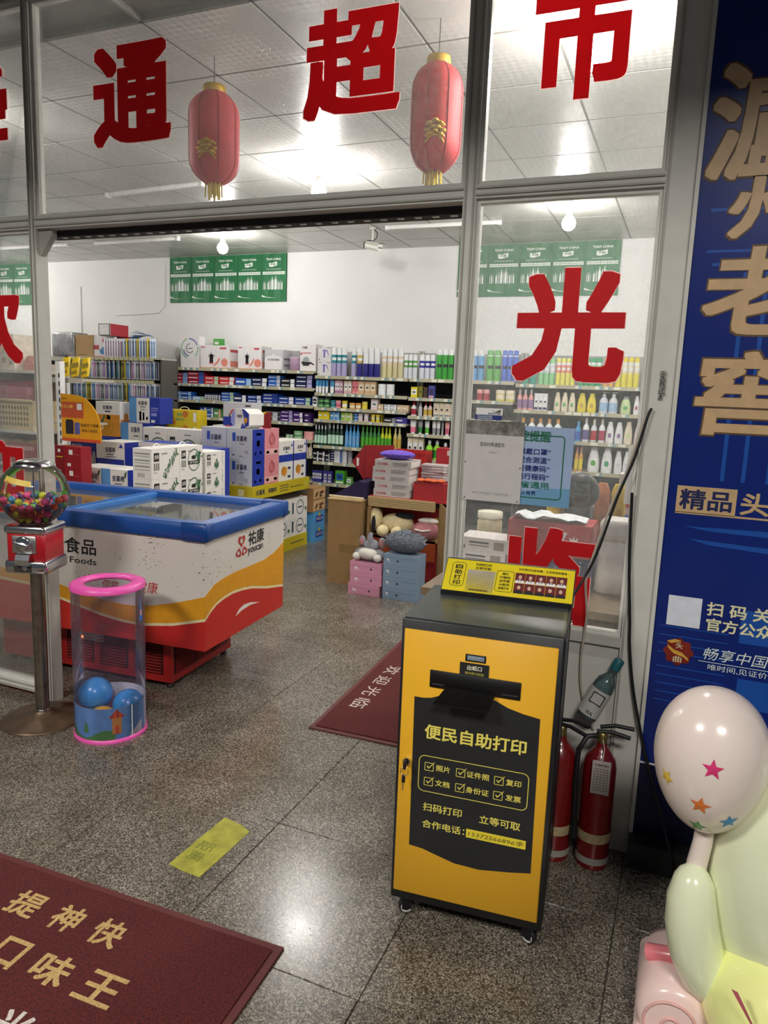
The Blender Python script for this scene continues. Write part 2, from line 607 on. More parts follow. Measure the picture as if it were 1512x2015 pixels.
struct('trim_9', b, [mat('kick_panel', '#bdbbb3', 0.55), ALU])
b = MB(); b.box(-7.0, 4.0, -2.3, -0.02, 3.36, 3.46); struct('trim_shade_canopy', b, mat('shade_canopy_grey', '#6b675f', 0.8))   # unseen canopy added to shade the upper shop front
# door head with a dark track holding small white diodes
b = MB(); b.box(-2.797, -0.797, 0.06, 0.13, 2.235, 2.275); b.box(-2.797, -0.797, 0.055, 0.14, 2.275, 2.285, 1)
track = struct('trim_10', b, [mat('dark_track', '#26231f', 0.6), ALUD])
lb = MB(); lb.box(-0.012, 0.012, 0.070, 0.086, -0.0035, 0.0)
lme = lb.mesh('led_chip', mat('led_white', '#f4f4ee', 0.3))
for i in range(29):
    obj('led_chip', lme, track, (-2.77 + i * 0.0685, 0, 2.2352))
# steel angle plate at the left post
b = MB(); b.prism([(-2.797, 2.262), (-2.797, 2.15), (-2.789, 2.15), (-2.72, 2.235), (-2.72, 2.262)], 0.02, 0.05)
struct('trim_11', b, ALUD)

# red vinyl characters, each on its own pane
def vinyl(win, ch, x0, x1, z0, z1, bold=0.034):
    heavy(ch, REDV, (x0, 0.0255, z0), x1 - x0, z1 - z0, win, bold, 'vinyl_character')
    heavy(ch, film_mat('vinyl_edge', '#e0a9a3', '#f0d0cc'), (x0 - 0.003, 0.0266, z0 - 0.003), x1 - x0 + 0.006, z1 - z0 + 0.006, win, bold, 'vinyl_outline')
vinyl(w1, '舜', -3.385, -2.968, 2.595, 2.975)
vinyl(w2, '通', -2.466, -2.062, 2.580, 2.968)
vinyl(w2, '超', -1.448, -1.061, 2.588, 2.958)
vinyl(w3, '市', -0.590, -0.258, 2.560, 2.945)
vinyl(w4, '欢', -3.345, -2.935, 1.665, 2.035)
vinyl(w4, '迎', -3.320, -2.945, 0.93, 1.29)
vinyl(w5, '光', -0.592, -0.221, 1.657, 2.034)
vinyl(w5, '临', -0.560, -0.255, 0.800, 1.145)
# ------------------------------------------------------------------ lamps of the shop and fill lamps added outside
BULBM = mat('lit_bulb', '#fff8ea', 0.3, var=0, emit=26)
def bulb(x, y, label, k=1.0):
    t = thing('pendant_bulb', label, 'lamp', (x, y, ZC), 0, 'bare bulbs of the shop ceiling')
    b = MB(); b.lathe([(0.045, 0), (0.045, -0.012), (0.018, -0.016), (0.017, -0.075), (0.026, -0.078), (0.026, -0.10), (0.02, -0.105)][::-1], 16)
    b.build('lamp_holder', WHITE, t)
    g = MB(); g.lathe([(0.001, -0.235), (0.03, -0.228), (0.052, -0.205), (0.06, -0.175), (0.052, -0.145), (0.032, -0.118), (0.022, -0.104)], 20)
    g.build('bulb_globe', BULBM, t)
    l = bpy.data.lights.new('bulb_light', 'POINT')
    l.energy = BULB_W * k; l.color = (1.0, 0.975, 0.94); l.shadow_soft_size = 0.07
    obj('bulb_light', l, t, (0, 0, -0.172))
bulb(-4.88, 4.40, 'bare lit bulb on the ceiling in front of the green wall banner', .66)
bulb(-2.76, 2.62, 'bare lit bulb on the ceiling between the two red lanterns', 1.15)
bulb(-1.11, 4.05, 'bare lit bulb glaring through the glass above the red character 光', .6)
bulb(-0.53, 0.95, 'bare lit bulb glaring behind the red character 市', 1.1)
bulb(-8.3, 3.4, 'bare lit bulb out of view, added to light the left wall', .7)  # added out of view to brighten the deep left side
bulb(-9.3, 4.5, 'unseen bare bulb added in the far corner past the brush rack', .6)  # second unseen bulb added for more light on the left
bulb(-4.45, 0.85, 'bare lit bulb over the freezer, added just out of view', .8)  # added beyond the view edge to light the goods near the door
bulb(0.75, 2.5, 'bare lit bulb over the shop counter behind the blue board', 1.4)
def fill_lamp(x, y, rz, k):  # unseen panels added outside, sized for a soft shade edge on the front
    t = thing('fill_panel', 'large white panel lamp added out of view to light the shop front', 'lamp', (x, y, 4.4), rz, 'panel lamps added outside for light')
    b = MB(); b.box(-0.62, 0.62, -0.48, 0.48, 0.0, 0.045); b.build('lamp_body', WHITE, t)
    b = MB(); b.box(-0.6, 0.6, -0.45, 0.45, -0.01, 0.0); b.build('lamp_diffuser', mat('lit_panel', '#f3f6ff', 0.3, var=0, emit=4), t)
    l = bpy.data.lights.new('fill_light', 'AREA')
    l.shape = 'RECTANGLE'; l.size = 1.2; l.size_y = 0.9; l.energy = FILL_W * k; l.color = (1.0, 0.96, 0.9)
    obj('fill_light', l, t, (0, 0, -0.05))
fill_lamp(-3.0, -4.4, 0.0, 1.0)
fill_lamp(1.2, -4.6, 0.0, 1.0)

# ceiling battens
BAT = mat('batten_white', '#e4e3df', 0.4)
def batten(x0, x1, y0, y1, label):
    b = MB(); dx, dy = x1 - x0, y1 - y0
    L = math.hypot(dx, dy)
    t = thing('tube_batten', label, 'batten', ((x0 + x1) / 2, (y0 + y1) / 2, ZC), math.atan2(dy, dx), 'unlit battens on the ceiling')
    b.rbox(-L / 2, L / 2, -0.017, 0.017, -0.035, 0, 0.006, 0, 2); b.build('batten_body', BAT, t)
    for s in (-1, 1):
        e = MB(); e.rbox(-0.02, 0.02, -0.021, 0.021, -0.04, 0, 0.006, 0, 2)
        e.build('end_cap', WHITE, t, (s * L / 2, 0, 0))
batten(-6.83, -5.59, 4.57, 4.54, 'slim unlit white batten on the ceiling left of the bulb by the banner')
batten(-3.0, -1.85, 4.55, 4.57, 'slim unlit white batten on the ceiling right of the security camera')
batten(-8.5, -7.31, 4.58, 4.57, 'slim unlit white batten on the ceiling next to the white post')
batten(-4.98, -3.9, 2.8, 2.71, 'slim unlit white batten on the ceiling behind the faded lantern')
batten(-5.27, -3.94, 4.13, 3.97, 'slim unlit white batten on the ceiling running right of the banner bulb')

# ------------------------------------------------------------------ wall banners
GRN = mat('green_banner', '#1f6b3f', 0.5, var=0.12, scale=4)
GRD = mat('dark_green_print', '#154f2d', 0.5)
WPR = mat('white_print', '#e2ebe2', 0.5)
GPR = mat('grey_print', '#a9b5b0', 0.5)
def banner(x0, n, z0, z1, w, label):
    t = thing('wall_banner', label, 'banner', (x0, 5.635, z0), 0, 'green beverage banners on the back wall')
    h = z1 - z0
    b = MB(); N = n * 8
    for i in range(N):
        xa, xb = w * n * i / N, w * n * (i + 1) / N
        ya, yb = -0.012 + 0.004 * math.sin(i * 1.7), -0.012 + 0.004 * math.sin((i + 1) * 1.7)
        b.add([(xa, ya, 0), (xb, yb, 0), (xb, yb, h), (xa, ya, h), (xa, 0, 0), (xb, 0, 0), (xb, 0, h), (xa, 0, h)], [(0, 1, 2, 3), (4, 7, 6, 5), (0, 4, 5, 1), (3, 2, 6, 7)])
    b.add([(0, -0.012, 0), (0, 0, 0), (0, 0, h), (0, -0.012, h)], [(0, 3, 2, 1)])
    b.build('banner_sheet', GRN, t)
    p, g, k = MB(), MB(), MB()
    for i in range(n):
        o = i * w
        y = -0.018
        put(p, 'TEAM CHINA', (o + w * 0.18, y, h * 0.86), XR, ZU, w * 0.6, h * 0.045, 0.02)
        p.prism([(o + w * .30, h * .73), (o + w * .42, h * .72), (o + w * .5, h * .735), (o + w * .62, h * .75), (o + w * .62, h * .83), (o + w * .5, h * .815), (o + w * .42, h * .80), (o + w * .30, h * .81)], y, y + .001)
        put(k, '中国', (o + w * .36, y - .001, h * .755), XR, ZU, w * .2, h * .04, 0.02)
        for q in range(11):
            g.box(o + w * (.19 + .055 * q), o + w * (.225 + .055 * q), y, y + .001, h * .665, h * .685)
        for q in range(9):
            xa = o + w * (0.04 + 0.102 * q)
            p.box(xa, xa + w * .088, y, y + .001, h * .565, h * .625)
            k.box(xa + w * .02, xa + w * .07, y - .001, y, h * .588, h * .600)
        for q, (bx, bh, bw) in enumerate([(.06, .17, .028), (.11, .18, .028), (.16, .16, .028), (.25, .18, .05), (.32, .22, .06), (.40, .27, .07), (.48, .24, .07), (.55, .28, .06), (.62, .21, .05), (.69, .18, .04), (.75, .2, .04), (.81, .18, .04)]):
            xa = o + w * bx; zb = h * .25
            m = p if q % 2 else g
            m.prism([(xa, zb), (xa + w * bw, zb), (xa + w * bw, zb + h * bh * .7), (xa + w * bw * .65, zb + h * bh * .85), (xa + w * bw * .65, zb + h * bh), (xa + w * bw * .35, zb + h * bh), (xa + w * bw * .35, zb + h * bh * .85), (xa, zb + h * bh * .7)], y, y + .001)
        p.prism([(o + .005, h * .14), (o + w * .2, h * .095), (o + w * .6, h * .075), (o + w * .3, h * .08), (o + .005, h * .10)], y, y + .001)
        if i:
            k.box(o - .004, o, y, y + .001, 0, h)
    p.build('white_printing', WPR, t)['kind'] = 'stuff'; g.build('grey_printing', GPR, t)['kind'] = 'stuff'; k.build('dark_printing', GRD, t)['kind'] = 'stuff'
banner(-6.575, 5, 2.665, 3.245, 0.357, 'green TEAM CHINA bottle banner high on the wall above the cooker boxes')
banner(-2.567, 5, 2.690, 3.245, 0.350, 'green TEAM CHINA bottle banner seen through the glass behind the red character 光')
banner(-10.15, 3, 2.66, 3.245, 0.36, 'green TEAM CHINA bottle banner seen through the glass left of the white post')

# ------------------------------------------------------------------ security camera
t = thing('security_camera', 'white bullet security camera hanging from the ceiling grid', 'camera', (-3.18, 4.6, ZC))
CW = mat('camera_shell', '#d9d7cb', 0.4)
b = MB(); b.lathe([(0.035, -0.015), (0.035, 0)], 16); b.tube([(0, 0, -0.01), (0, 0, -0.14)], 0.011, 8); b.build('bracket', CW, t)
T = Matrix.Translation((0.02, -0.01, -0.185)) @ Matrix.Rotation(RAD(-28), 4, 'Z') @ Matrix.Rotation(RAD(14), 4, 'Y')
b = MB(); b.T = T; b.tube([(-0.11, 0, 0), (0.10, 0, 0)], 0.037, 16)
b.box(-0.10, 0.13, -0.042, 0.042, 0.034, 0.041); b.build('camera_body', CW, t)
b = MB(); b.T = T; b.tube([(0.098, 0, 0), (0.106, 0, 0)], 0.033, 16); b.build('lens_ring', WHITE, t)
b = MB(); b.T = T
for s in (-1, 1):
    b.tube([(0.105, s * 0.012, 0), (0.108, s * 0.012, 0)], 0.009, 10)
b.build('lens', BLACK, t)
b = MB(); b.T = T; b.tube([(0.125, y, 0.036 + 0.008 * (1 - (y / 0.04) ** 2)) for y in [-0.04, -0.02, 0, 0.02, 0.04]], 0.006, 6); b.build('visor_edge', BLACK, t)
b = MB(); b.tube([(0.015, 0, -0.015), (0.05, 0, -0.05), (0.045, 0, -0.10), (0.01, -0.01, -0.13), (-0.06, 0, -0.12), (-0.11, 0.03, -0.13), (-0.12, 0.05, -0.18)], 0.005, 6); b.build('camera_cable', BLACK, t)

# ------------------------------------------------------------------ paper lanterns
def lantern(x, y, z0, z1, r, label, colour, gold_out):
    t = thing('paper_lantern', label, 'lantern', (x, y, 0), 0, 'long red lanterns behind the upper glass')
    H = z1 - z0
    prof = []
    for i in range(33):
        u = i / 32
        e = abs(2 * u - 1)
        rr = r * (1 - max(0, (e - 0.42) / 0.58) ** 2.8 * 0.6)
        prof.append((rr * (1 + 0.006 * math.cos(u * 32 * math.pi)), z0 + u * H))
    b = MB(); b.lathe(prof, 24); b.build('shade', mat('lantern_silk_' + colour, colour, 0.65, var=0.08, scale=12), t)
    b = MB()
    for i in range(8):
        a = 2 * math.pi * i / 8
        b.tube([(p[0] * 1.004 * math.cos(a), p[0] * 1.004 * math.sin(a), p[1]) for p in prof[::2]], 0.0018, 4)
    b.build('wire_rib', mat('dark_red_rib', '#7d1218', 0.6), t)
    GOLD = mat('gold_foil', '#c9a23a', 0.35, 0.4)
    b = MB(); b.lathe([(r * .45, z1 - .008), (r * .47, z1 + .015), (r * .44, z1 + .03), (r * .36, z1 + .03)], 20); b.build('top_ring', GOLD, t)
    b = MB(); b.tube([(0, 0, z1 + .03), (0, 0, ZC)], 0.002, 6); b.build('hanger', BLACK, t)
    b = MB()
    for i in range(22):
        a = i * 2.4; q = r * .38 * ((i % 5 + 1) / 5)
        b.tube([(q * math.cos(a), q * math.sin(a), z0 + .005), (q * 1.05 * math.cos(a), q * 1.05 * math.sin(a), z0 - .05 - .03 * random.random())], 0.004, 5)
    b.tube([(0, 0, z0), (0.004, 0, z0 - .11)], 0.005, 5)
    b.build('tassel', mat('yellow_tassel', '#d3b93f', 0.8), t)
    # gold sprig ornament on the side facing the door
    b = MB()
    a0 = RAD(-72)
    for k in range(-3, 4):
        for q in range(3):
            a = a0 + k * 0.10; z = z0 + H * (0.40 - 0.05 * q) - abs(k) * 0.006
            c = (r * 1.012 * math.cos(a), r * 1.012 * math.sin(a), z)
            b.sphere(c, 0.011 if (k + q) % 2 else 0.016, 8, 0, (1, 1, 0.6), 6)
    b.tube([(r * 1.01 * math.cos(a0 + s), r * 1.01 * math.sin(a0 + s), z0 + H * 0.27 - 0.25 * s * s) for s in [-0.35, -0.25, -0.12, 0, 0.12, 0.25, 0.35]], 0.005, 6)
    b.build('gold_ornament', GOLD, t)
lantern(-2.405, 0.8, 2.635, 3.075, 0.128, 'faded pinkish red lantern hanging beside the character 通', '#c44a50', 0)
lantern(-1.195, 0.8, 2.605, 3.060, 0.118, 'deep red lantern with gold ring hanging beside the character 超', '#b8272c', 0)

# ------------------------------------------------------------------ chest freezer
FZ = thing('chest_freezer', 'white, orange and red island freezer with blue rim in the doorway', 'freezer', (-2.075, 0.265, 0), RAD(4.3))
FL, FD = 1.72, 0.85
SPK = ramp_mat('freezer_white', lambda nt, b: None, 0.35)
def _spk(nt, b):
    g = nt.nodes.new('ShaderNodeTexCoord')
    mp = nt.nodes.new('ShaderNodeMapping'); mp.inputs['Scale'].default_value = (1, 1, 1.8)
    nt.links.new(g.outputs['Object'], mp.inputs[0])
    n = nt.nodes.new('ShaderNodeTexNoise'); n.inputs['Scale'].default_value = 55; n.inputs['Detail'].default_value = 3; n.inputs['Roughness'].default_value = 0.6
    n2 = nt.nodes.new('ShaderNodeTexNoise'); n2.inputs['Scale'].default_value = 5
    nt.links.new(mp.outputs[0], n.inputs[0]); nt.links.new(g.outputs['Object'], n2.inputs[0])
    a = nt.nodes.new('ShaderNodeMath'); a.operation = 'MULTIPLY_ADD'; a.inputs[1].default_value = 0.45
    nt.links.new(n2.outputs['Fac'], a.inputs[0]); nt.links.new(n.outputs['Fac'], a.inputs[2])
    return ramp(nt, a.outputs[0], [(0.0, '#d9d3c9'), (0.885, '#d9d3c9'), (0.91, '#6b6259'), (1.0, '#3b3530')])
SPK = ramp_mat('freezer_white_worn', _spk, 0.35)
FRED = mat('freezer_red', '#c22a22', 0.35, var=0.05)
FORA = mat('freezer_orange', '#dc9a1f', 0.35, var=0.05)
FCRM = mat('freezer_cream', '#e6d9a8', 0.35)
b = MB(); b.box(-FL, 0, 0, FD, 0.31, 0.62)
b.box(-FL, 0, 0, 0.07, 0.62, 0.885); b.box(-FL, 0, FD - 0.07, FD, 0.62, 0.885)
b.box(-FL, -FL + 0.07, 0.07, FD - 0.07, 0.62, 0.885); b.box(-0.07, 0, 0.07, FD - 0.07, 0.62, 0.885)
b.build('cabinet', SPK, FZ)
fw_ = [(-FL, 0.60), (-1.4, 0.605), (-1.055, 0.582), (-0.93, 0.56), (-0.804, 0.533), (-0.605, 0.498), (-0.47, 0.488), (-0.353, 0.494), (-0.181, 0.532), (0.0, 0.586)]
fo_ = [(-FL, 0.535), (-1.4, 0.545), (-1.263, 0.542), (-1.058, 0.532), (-0.868, 0.480), (-0.607, 0.425), (-0.48, 0.409), (-0.358, 0.406), (-0.182, 0.43), (0.0, 0.476)]
sw_ = [(0.0, 0.586), (0.084, 0.628), (0.18, 0.641), (0.289, 0.647), (0.45, 0.645), (0.605, 0.645), (0.73, 0.662), (FD, 0.70)]
so_ = [(0.0, 0.476), (0.05, 0.508), (0.107, 0.532), (0.18, 0.545), (0.264, 0.55), (0.36, 0.543), (0.464, 0.528), (0.65, 0.482), (FD, 0.445)]
def band(top, bot, a0, a1, axis, mt, name):
    mb = MB(); bx = sorted(set([q[0] for q in top] + [q[0] for q in bot]))
    def ev(c, x):
        for (xa, za), (xb, zb) in zip(c, c[1:]):
            if xa <= x <= xb:
                return za + (zb - za) * (x - xa) / (xb - xa)
    for x0, x1 in zip(bx, bx[1:]):
        mb.prism([(x0, ev(bot, x0)), (x1, ev(bot, x1)), (x1, ev(top, x1)), (x0, ev(top, x0))], a0, a1, axis)
    return mb.build(name, mt, FZ)
dn = lambda c, d: [(x, z - d) for x, z in c]
band(fw_, fo_, -0.0015, 0, 'y', FORA, 'orange_band'); band(fo_, dn(fo_, .014), -0.0015, 0, 'y', FCRM, 'cream_band')
band(dn(fo_, .014), [(-FL, .31), (0, .31)], -0.0015, 0, 'y', FRED, 'red_band')
band(sw_, so_, 0, 0.0015, 'x', FORA, 'orange_band'); band(so_, dn(so_, .014), 0, 0.0015, 'x', FCRM, 'cream_band')
band(dn(so_, .014), [(0, .31), (FD, .31)], 0, 0.0015, 'x', FRED, 'red_band')
b = MB(); b.quad([(0.002, .29, .405), (0.002, .36, .42), (0.002, .45, .425), (0.002, .56, .412), (0.002, .46, .438), (0.002, .38, .446), (0.002, .33, .435)])
b.build('scuff_patch', mat('scuff', '#e4ddd4', 0.7), FZ)
# blue rim with divider and two glass lids
BLU = mat('blue_rim', '#134b96', 0.33, var=0.05); BLD = mat('blue_rim_dark', '#0d3a78', 0.35)
BLC = mat('blue_rim_corner', '#0f4187', 0.3)
o = 0.022
b = MB()
b.rbox(-FL - o, o, -o, 0.06, 0.862, 0.945, 0.02); b.rbox(-FL - o, o, FD - 0.06, FD + o, 0.862, 0.945, 0.02)
b.rbox(-0.06, o, 0.04, FD - 0.04, 0.862, 0.9445, 0.018); b.rbox(-FL - o, -FL + 0.06, 0.04, FD - 0.04, 0.862, 0.9445, 0.018)
b.build('rim', BLU, FZ)
for cx in (0, -FL):
    for cy in (0, FD):
        k = MB(); sx_, sy_ = (1 if cx == 0 else -1), (1 if cy else -1)
        xa, xb = sorted((cx + sx_ * .026, cx - sx_ * .13)); ya, yb = sorted((cy + sy_ * .026, cy - sy_ * .064))
        k.rbox(xa, xb, ya, yb, 0.858, 0.949, 0.024); k.build('corner_cap', BLC, FZ)
b = MB(); b.rbox(-FL / 2 - 0.035, -FL / 2 + 0.035, 0.05, FD - 0.05, 0.885, 0.938, 0.008)
b.box(-FL / 2 - 0.004, -FL / 2 + 0.004, 0.06, FD - 0.06, 0.938, 0.944); b.build('divider', mat('blue_divider', '#2f6db3', 0.35), FZ)
for k, (x0, x1) in enumerate(((-FL / 2 + .035, -0.06), (-FL + .06, -FL / 2 - .035))):
    b = MB(); b.box(x0, x1, 0.06, FD - 0.06, 0.905, 0.911); b.build('glass_lid', glass_mat('freezer_glass', 0.05, 0.16, '#f4f8f8', 12), FZ)
b = MB(); b.box(-FL + .07, -0.07, .07, FD - .07, .62, .625); b.build('liner', WHITE, FZ)
# base with louvred vents
b = MB(); b.box(-FL + 0.3, -0.30, 0.155, 0.765, 0.035, 0.31); base = b.build('base', mat('base_red', '#a81f1c', 0.45, var=0.08), FZ)
vb = MB(); vb.add([(-.085, 0, 0), (.085, 0, 0), (.085, -.009, .004), (-.085, -.009, .004), (-.085, 0, .009), (.085, 0, .009)], [(0, 1, 2, 3), (3, 2, 5, 4)])
VR = mat('vent_red', '#8a1a18', 0.5)
vme = vb.mesh('vent_slat', VR)
vb2 = MB(); vb2.box(-.09, .09, -.002, 0, 0, .19); gme = vb2.mesh('vent_recess', mat('vent_dark', '#2a0c0b', 0.8))
for px in (-0.44, -0.66, -0.88, -1.10):
    obj('vent_recess', gme, base, (px, 0.154, 0.075))
    for k in range(11):
        obj('vent_slat', vme, base, (px, 0.152, 0.08 + .0165 * k))
for py in (0.27, 0.46, 0.65):
    obj('vent_recess', gme, base, (-0.299, py, 0.075), (0, 0, RAD(90)))
    for k in range(11):
        obj('vent_slat', vme, base, (-0.297, py, 0.08 + .0165 * k), (0, 0, RAD(90)))
for (x, y) in ((-.33, .19), (-.33, .73), (-FL + .33, .19), (-FL + .33, .73)):
    b = MB(); b.lathe([(0.02, 0), (0.02, 0.02), (0.01, 0.022), (0.01, 0.036)], 12); b.build('foot', BLACK, FZ, (x, y, 0))
b = MB(); b.rbox(-.885, -.72, .147, .155, .20, .255, .004); b.build('control_panel', mat('panel_cream', '#d8d0c4', 0.5), FZ)
b = MB(); b.sphere((-.86, .146, .215), .007, 8); b.build('pilot_light', mat('pilot_orange', '#ff8a3a', 0.4, emit=2.5), FZ)
LT = mat('black_print', '#1b1a19', 0.5); RT = mat('red_print', '#b32a24', 0.5)
text('祐康食品', LT, (-1.03, -0.002, 0.722), XR, ZU, 0.40, 0.083, FZ, 0.012)
text('Youcan Foods', LT, (-1.03, -0.002, 0.672), XR, ZU, 0.40, 0.032, FZ, 0.006)
text('健康', RT, (-0.395, -0.002, 0.566), XR, ZU, 0.125, 0.06, FZ, -0.004, shear=0.15)
text('伺猫', RT, (-0.60, -0.002, 0.555), XR, ZU, 0.10, 0.05, FZ, -0.006, shear=0.1)
text('祐康', LT, (0.0025, 0.425, 0.757), (0, 1, 0), ZU, 0.175, 0.078, FZ, 0.008)
text('youcan', LT, (0.0025, 0.42, 0.703), (0, 1, 0), ZU, 0.17, 0.042, FZ, 0.006)
b = MB()
def heart(cy, cz, s, rot, k):
    pts = []
    for i in range(24):
        a = 2 * math.pi * i / 24
        hx = 16 * math.sin(a) ** 3; hz = 13 * math.cos(a) - 5 * math.cos(2 * a) - 2 * math.cos(3 * a) - math.cos(4 * a)
        hx, hz = hx * s / 16, hz * s / 16
        pts.append((0.0025, cy + hx * math.cos(rot) - hz * math.sin(rot), cz + hx * math.sin(rot) + hz * math.cos(rot)))
    return pts
for (cy, cz, s, rot) in ((.352, .80, .036, 0), (.322, .741, .028, RAD(165)), (.382, .741, .028, RAD(195))):
    o_, i_ = heart(cy, cz, s, rot, 1), heart(cy, cz, s * .55, rot, 1)
    n = len(o_)
    b.add(o_ + i_, [(q, (q + 1) % n, (q + 1) % n + n, q + n) for q in range(n)])
b.build('logo_mark', RT, FZ)
# frozen food bags seen through the lids
for k in range(25):
    x = -0.16 - 0.058 * k; y = 0.18 + 0.5 * ((k * 37) % 10) / 10
    cc, cn = random.choice([('#c9b2a2', 'beige'), ('#d8c7b4', 'cream'), ('#b88f82', 'pinkish'), ('#cfc7c2', 'whitish'), ('#d9c26a', 'yellow'), ('#a9a49e', 'grey')])
    m = MB(); m.sphere((0, 0, 0), 1, 10, 0, (0.085, 0.06, 0.024), 6)
    tag(m.build('frozen_bag', mat('frozen_bag_' + cc, cc, 0.3, var=0.2, bump=0.6, scale=40), None, None, None), 'frosty ' + cn + ' bag of frozen food lying under the freezer glass', 'food bag', 'frozen bags inside the freezer, ' + cn)
    oo = bpy.context.scene.collection.objects[-1]
    ca, sa = math.cos(RAD(4.3)), math.sin(RAD(4.3))
    oo.location = (-2.075 + x * ca - y * sa, 0.265 + x * sa + y * ca, 0.782 + 0.024 * (k % 3)); oo.rotation_euler = (0.2 * (k % 3 - 1), 0, k)
# items rest on a filled tray
b = MB(); b.box(-FL + .075, -.075, .075, FD - .075, .625, .745); b.build('frozen_fill', mat('frost_fill', '#d2c9c0', 0.6, var=0.25, bump=0.8, scale=25), FZ)
# ------------------------------------------------------------------ self-service print kiosk
KA = RAD(5.6)
KI = thing('print_kiosk', 'black self-service print kiosk on castors with yellow front door', 'kiosk', (-0.707, -0.655, 0), KA)
KBK = mat('kiosk_black', '#1c1d1e', 0.38, var=0.08, scale=6, coat=0.1)
KYE = mat('kiosk_yellow', '#f6b92c', 0.4, var=0.03, scale=5)
KDK = mat('kiosk_decal_black', '#232424', 0.55, var=0.15, scale=7)
KTX = mat('kiosk_text', '#f3e36a', 0.5, var=0)
KW, KD = 0.459, 0.40
b = MB(); b.rbox(0, KW, 0, KD, 0.065, 0.957, 0.005, 0, 2); b.build('cabinet', KBK, KI)
b = MB(); b.box(0.006, KW - 0.006, 0.006, KD - 0.01, 0.957, 0.961); b.build('top_plate', mat('kiosk_top', '#3c4340', 0.28, var=0.15, scale=5), KI)
b = MB(); b.box(KW, KW + 0.002, 0.03, 0.034, 0.08, 0.94); b.box(KW, KW + .002, KD - .035, KD - .031, .08, .94); b.build('side_seam', BLACK, KI)
b = MB(); b.rbox(0.010, KW - 0.014, -0.008, 0.0, 0.096, 0.929, 0.003, 0, 1)
door = b.build('door', KYE, KI)
y0 = -0.009
b = MB(); b.quad([(x, y0, z) for x, z in [(.054, .257), (.096, .253), (.133, .243), (.193, .228), (.268, .225), (.354, .238), (.417, .250), (.410, .721), (.363, .728), (.321, .738), (.278, .757), (.141, .765), (.121, .742), (.100, .733), (.077, .729), (.049, .729)]])
b.build('black_decal', KDK, door)
b = MB(); b.rbox(.092, .352, -.0125, -.008, .767, .818, .002, 0, 1); b.build('paper_slot', mat('slot_black', '#060607', 0.5), door)
b = MB(); b.box(.10, .135, -.013, -.0125, .775, .780); b.box(.30, .345, -.013, -.0125, .775, .780); b.build('slot_edge', mat('slot_grey', '#34343a', 0.3), door)
b = MB(); b.add([(.141, -.012, .768), (.283, -.012, .768), (.27, -.062, .737), (.117, -.062, .737), (.141, -.012, .774), (.283, -.012, .774), (.27, -.062, .742), (.117, -.062, .742)], [(4, 7, 6, 5), (0, 1, 2, 3), (3, 2, 6, 7), (0, 3, 7, 4), (2, 1, 5, 6)])
b.build('paper_tray', mat('tray_black', '#101011', 0.25), door)
b = MB(); b.rbox(.191, .250, -.010, -.008, .859, .880, .001, 0, 1); b.build('scanner_frame', BLACK, door)
b = MB(); b.rbox(.197, .245, -.0115, -.010, .863, .876, .001, 0, 1); b.build('scanner_glass', mat('scanner_lens', '#8b9aa6', 0.15), door)
b = MB(); b.box(.177, .260, -.0105, -.008, .818, .854); lab = b.build('slot_label', KDK, door)
text('出纸口', mat('cream_text', '#f0ead0', 0.5, var=0), (.198, -.0112, .834), XR, ZU, .042, .014, door, .02)
text('请勿用力拉扯', mat('olive_text', '#c3b64a', 0.5, var=0), (.192, -.0112, .821), XR, ZU, .055, .008, door, .01)
yt = y0 - .0008
text('便民自助打印', KTX, (.085, yt, .606), XR, ZU, .294, .045, door, .022, res=3)
# rounded frame and tick boxes
def rrect(mb, x0, x1, z0, z1, r, w, y=yt, right=XR, upv=ZU, org=(0, 0, 0), seg=5):
    def pts(ins):
        out = []
        for (cx, cz, a0) in ((x1 - r, z1 - r, 0), (x0 + r, z1 - r, 90), (x0 + r, z0 + r, 180), (x1 - r, z0 + r, 270)):
            for i in range(seg + 1):
                a = RAD(a0 + 90 * i / seg)
                out.append((cx + (r - ins) * math.cos(a), cz + (r - ins) * math.sin(a)))
        return out
    P = lambda q: tuple(Vector(org) + Vector(right) * q[0] + Vector(upv) * q[1] + Vector(right).cross(Vector(upv)) * (-y if org == (0, 0, 0) else y))
    o_, i_ = [P(q) for q in pts(0)], [P(q) for q in pts(w)]
    n = len(o_)
    mb.add(o_ + i_, [(k, (k + 1) % n, (k + 1) % n + n, k + n) for k in range(n)])
b = MB(); rrect(b, .072, .393, .439, .553, .018, .0022)
b.build('frame_line', KTX, door)
for (x, z) in ((.090, .506), (.184, .505), (.295, .503), (.090, .459), (.184, .458), (.295, .457)):
    b = MB(); rrect(b, x, x + .027, z, z + .026, .001, .0018, seg=1)
    b.quad([(x + .006, yt, z + .014), (x + .012, yt, z + .006), (x + .031, yt, z + .030), (x + .028, yt, z + .029), (x + .0125, yt, z + .011), (x + .008, yt, z + .016)])
    b.build('tick_box', KTX, door)
for s_, x, z, w in (('照片', .124, .510, .042), ('证件照', .215, .509, .066), ('复印', .329, .507, .043), ('文档', .124, .463, .043), ('身份证', .215, .461, .067), ('发票', .330, .460, .044)):
    text(s_, KTX, (x, yt, z), XR, ZU, w, .0195, door, .012)
text('扫码打印', KTX, (.091, yt, .378), XR, ZU, .117, .026, door, .012)
text('立等可取', KTX, (.260, yt, .374), XR, ZU, .118, .026, door, .012)
text('合作电话：', KTX, (.091, yt, .324), XR, ZU, .128, .025, door, .012)
b = MB(); b.box(.224, .397, yt - .0006, yt, .321, .348); b.build('phone_strip', mat('yellow_tape', '#ecd83c', 0.5, var=0.05), door)
text('15372566896李', mat('brown_ink', '#6b5a1d', 0.7, var=0), (.230, yt - .0012, .327), XR, ZU, .160, .0155, door, -.008, shear=.2)
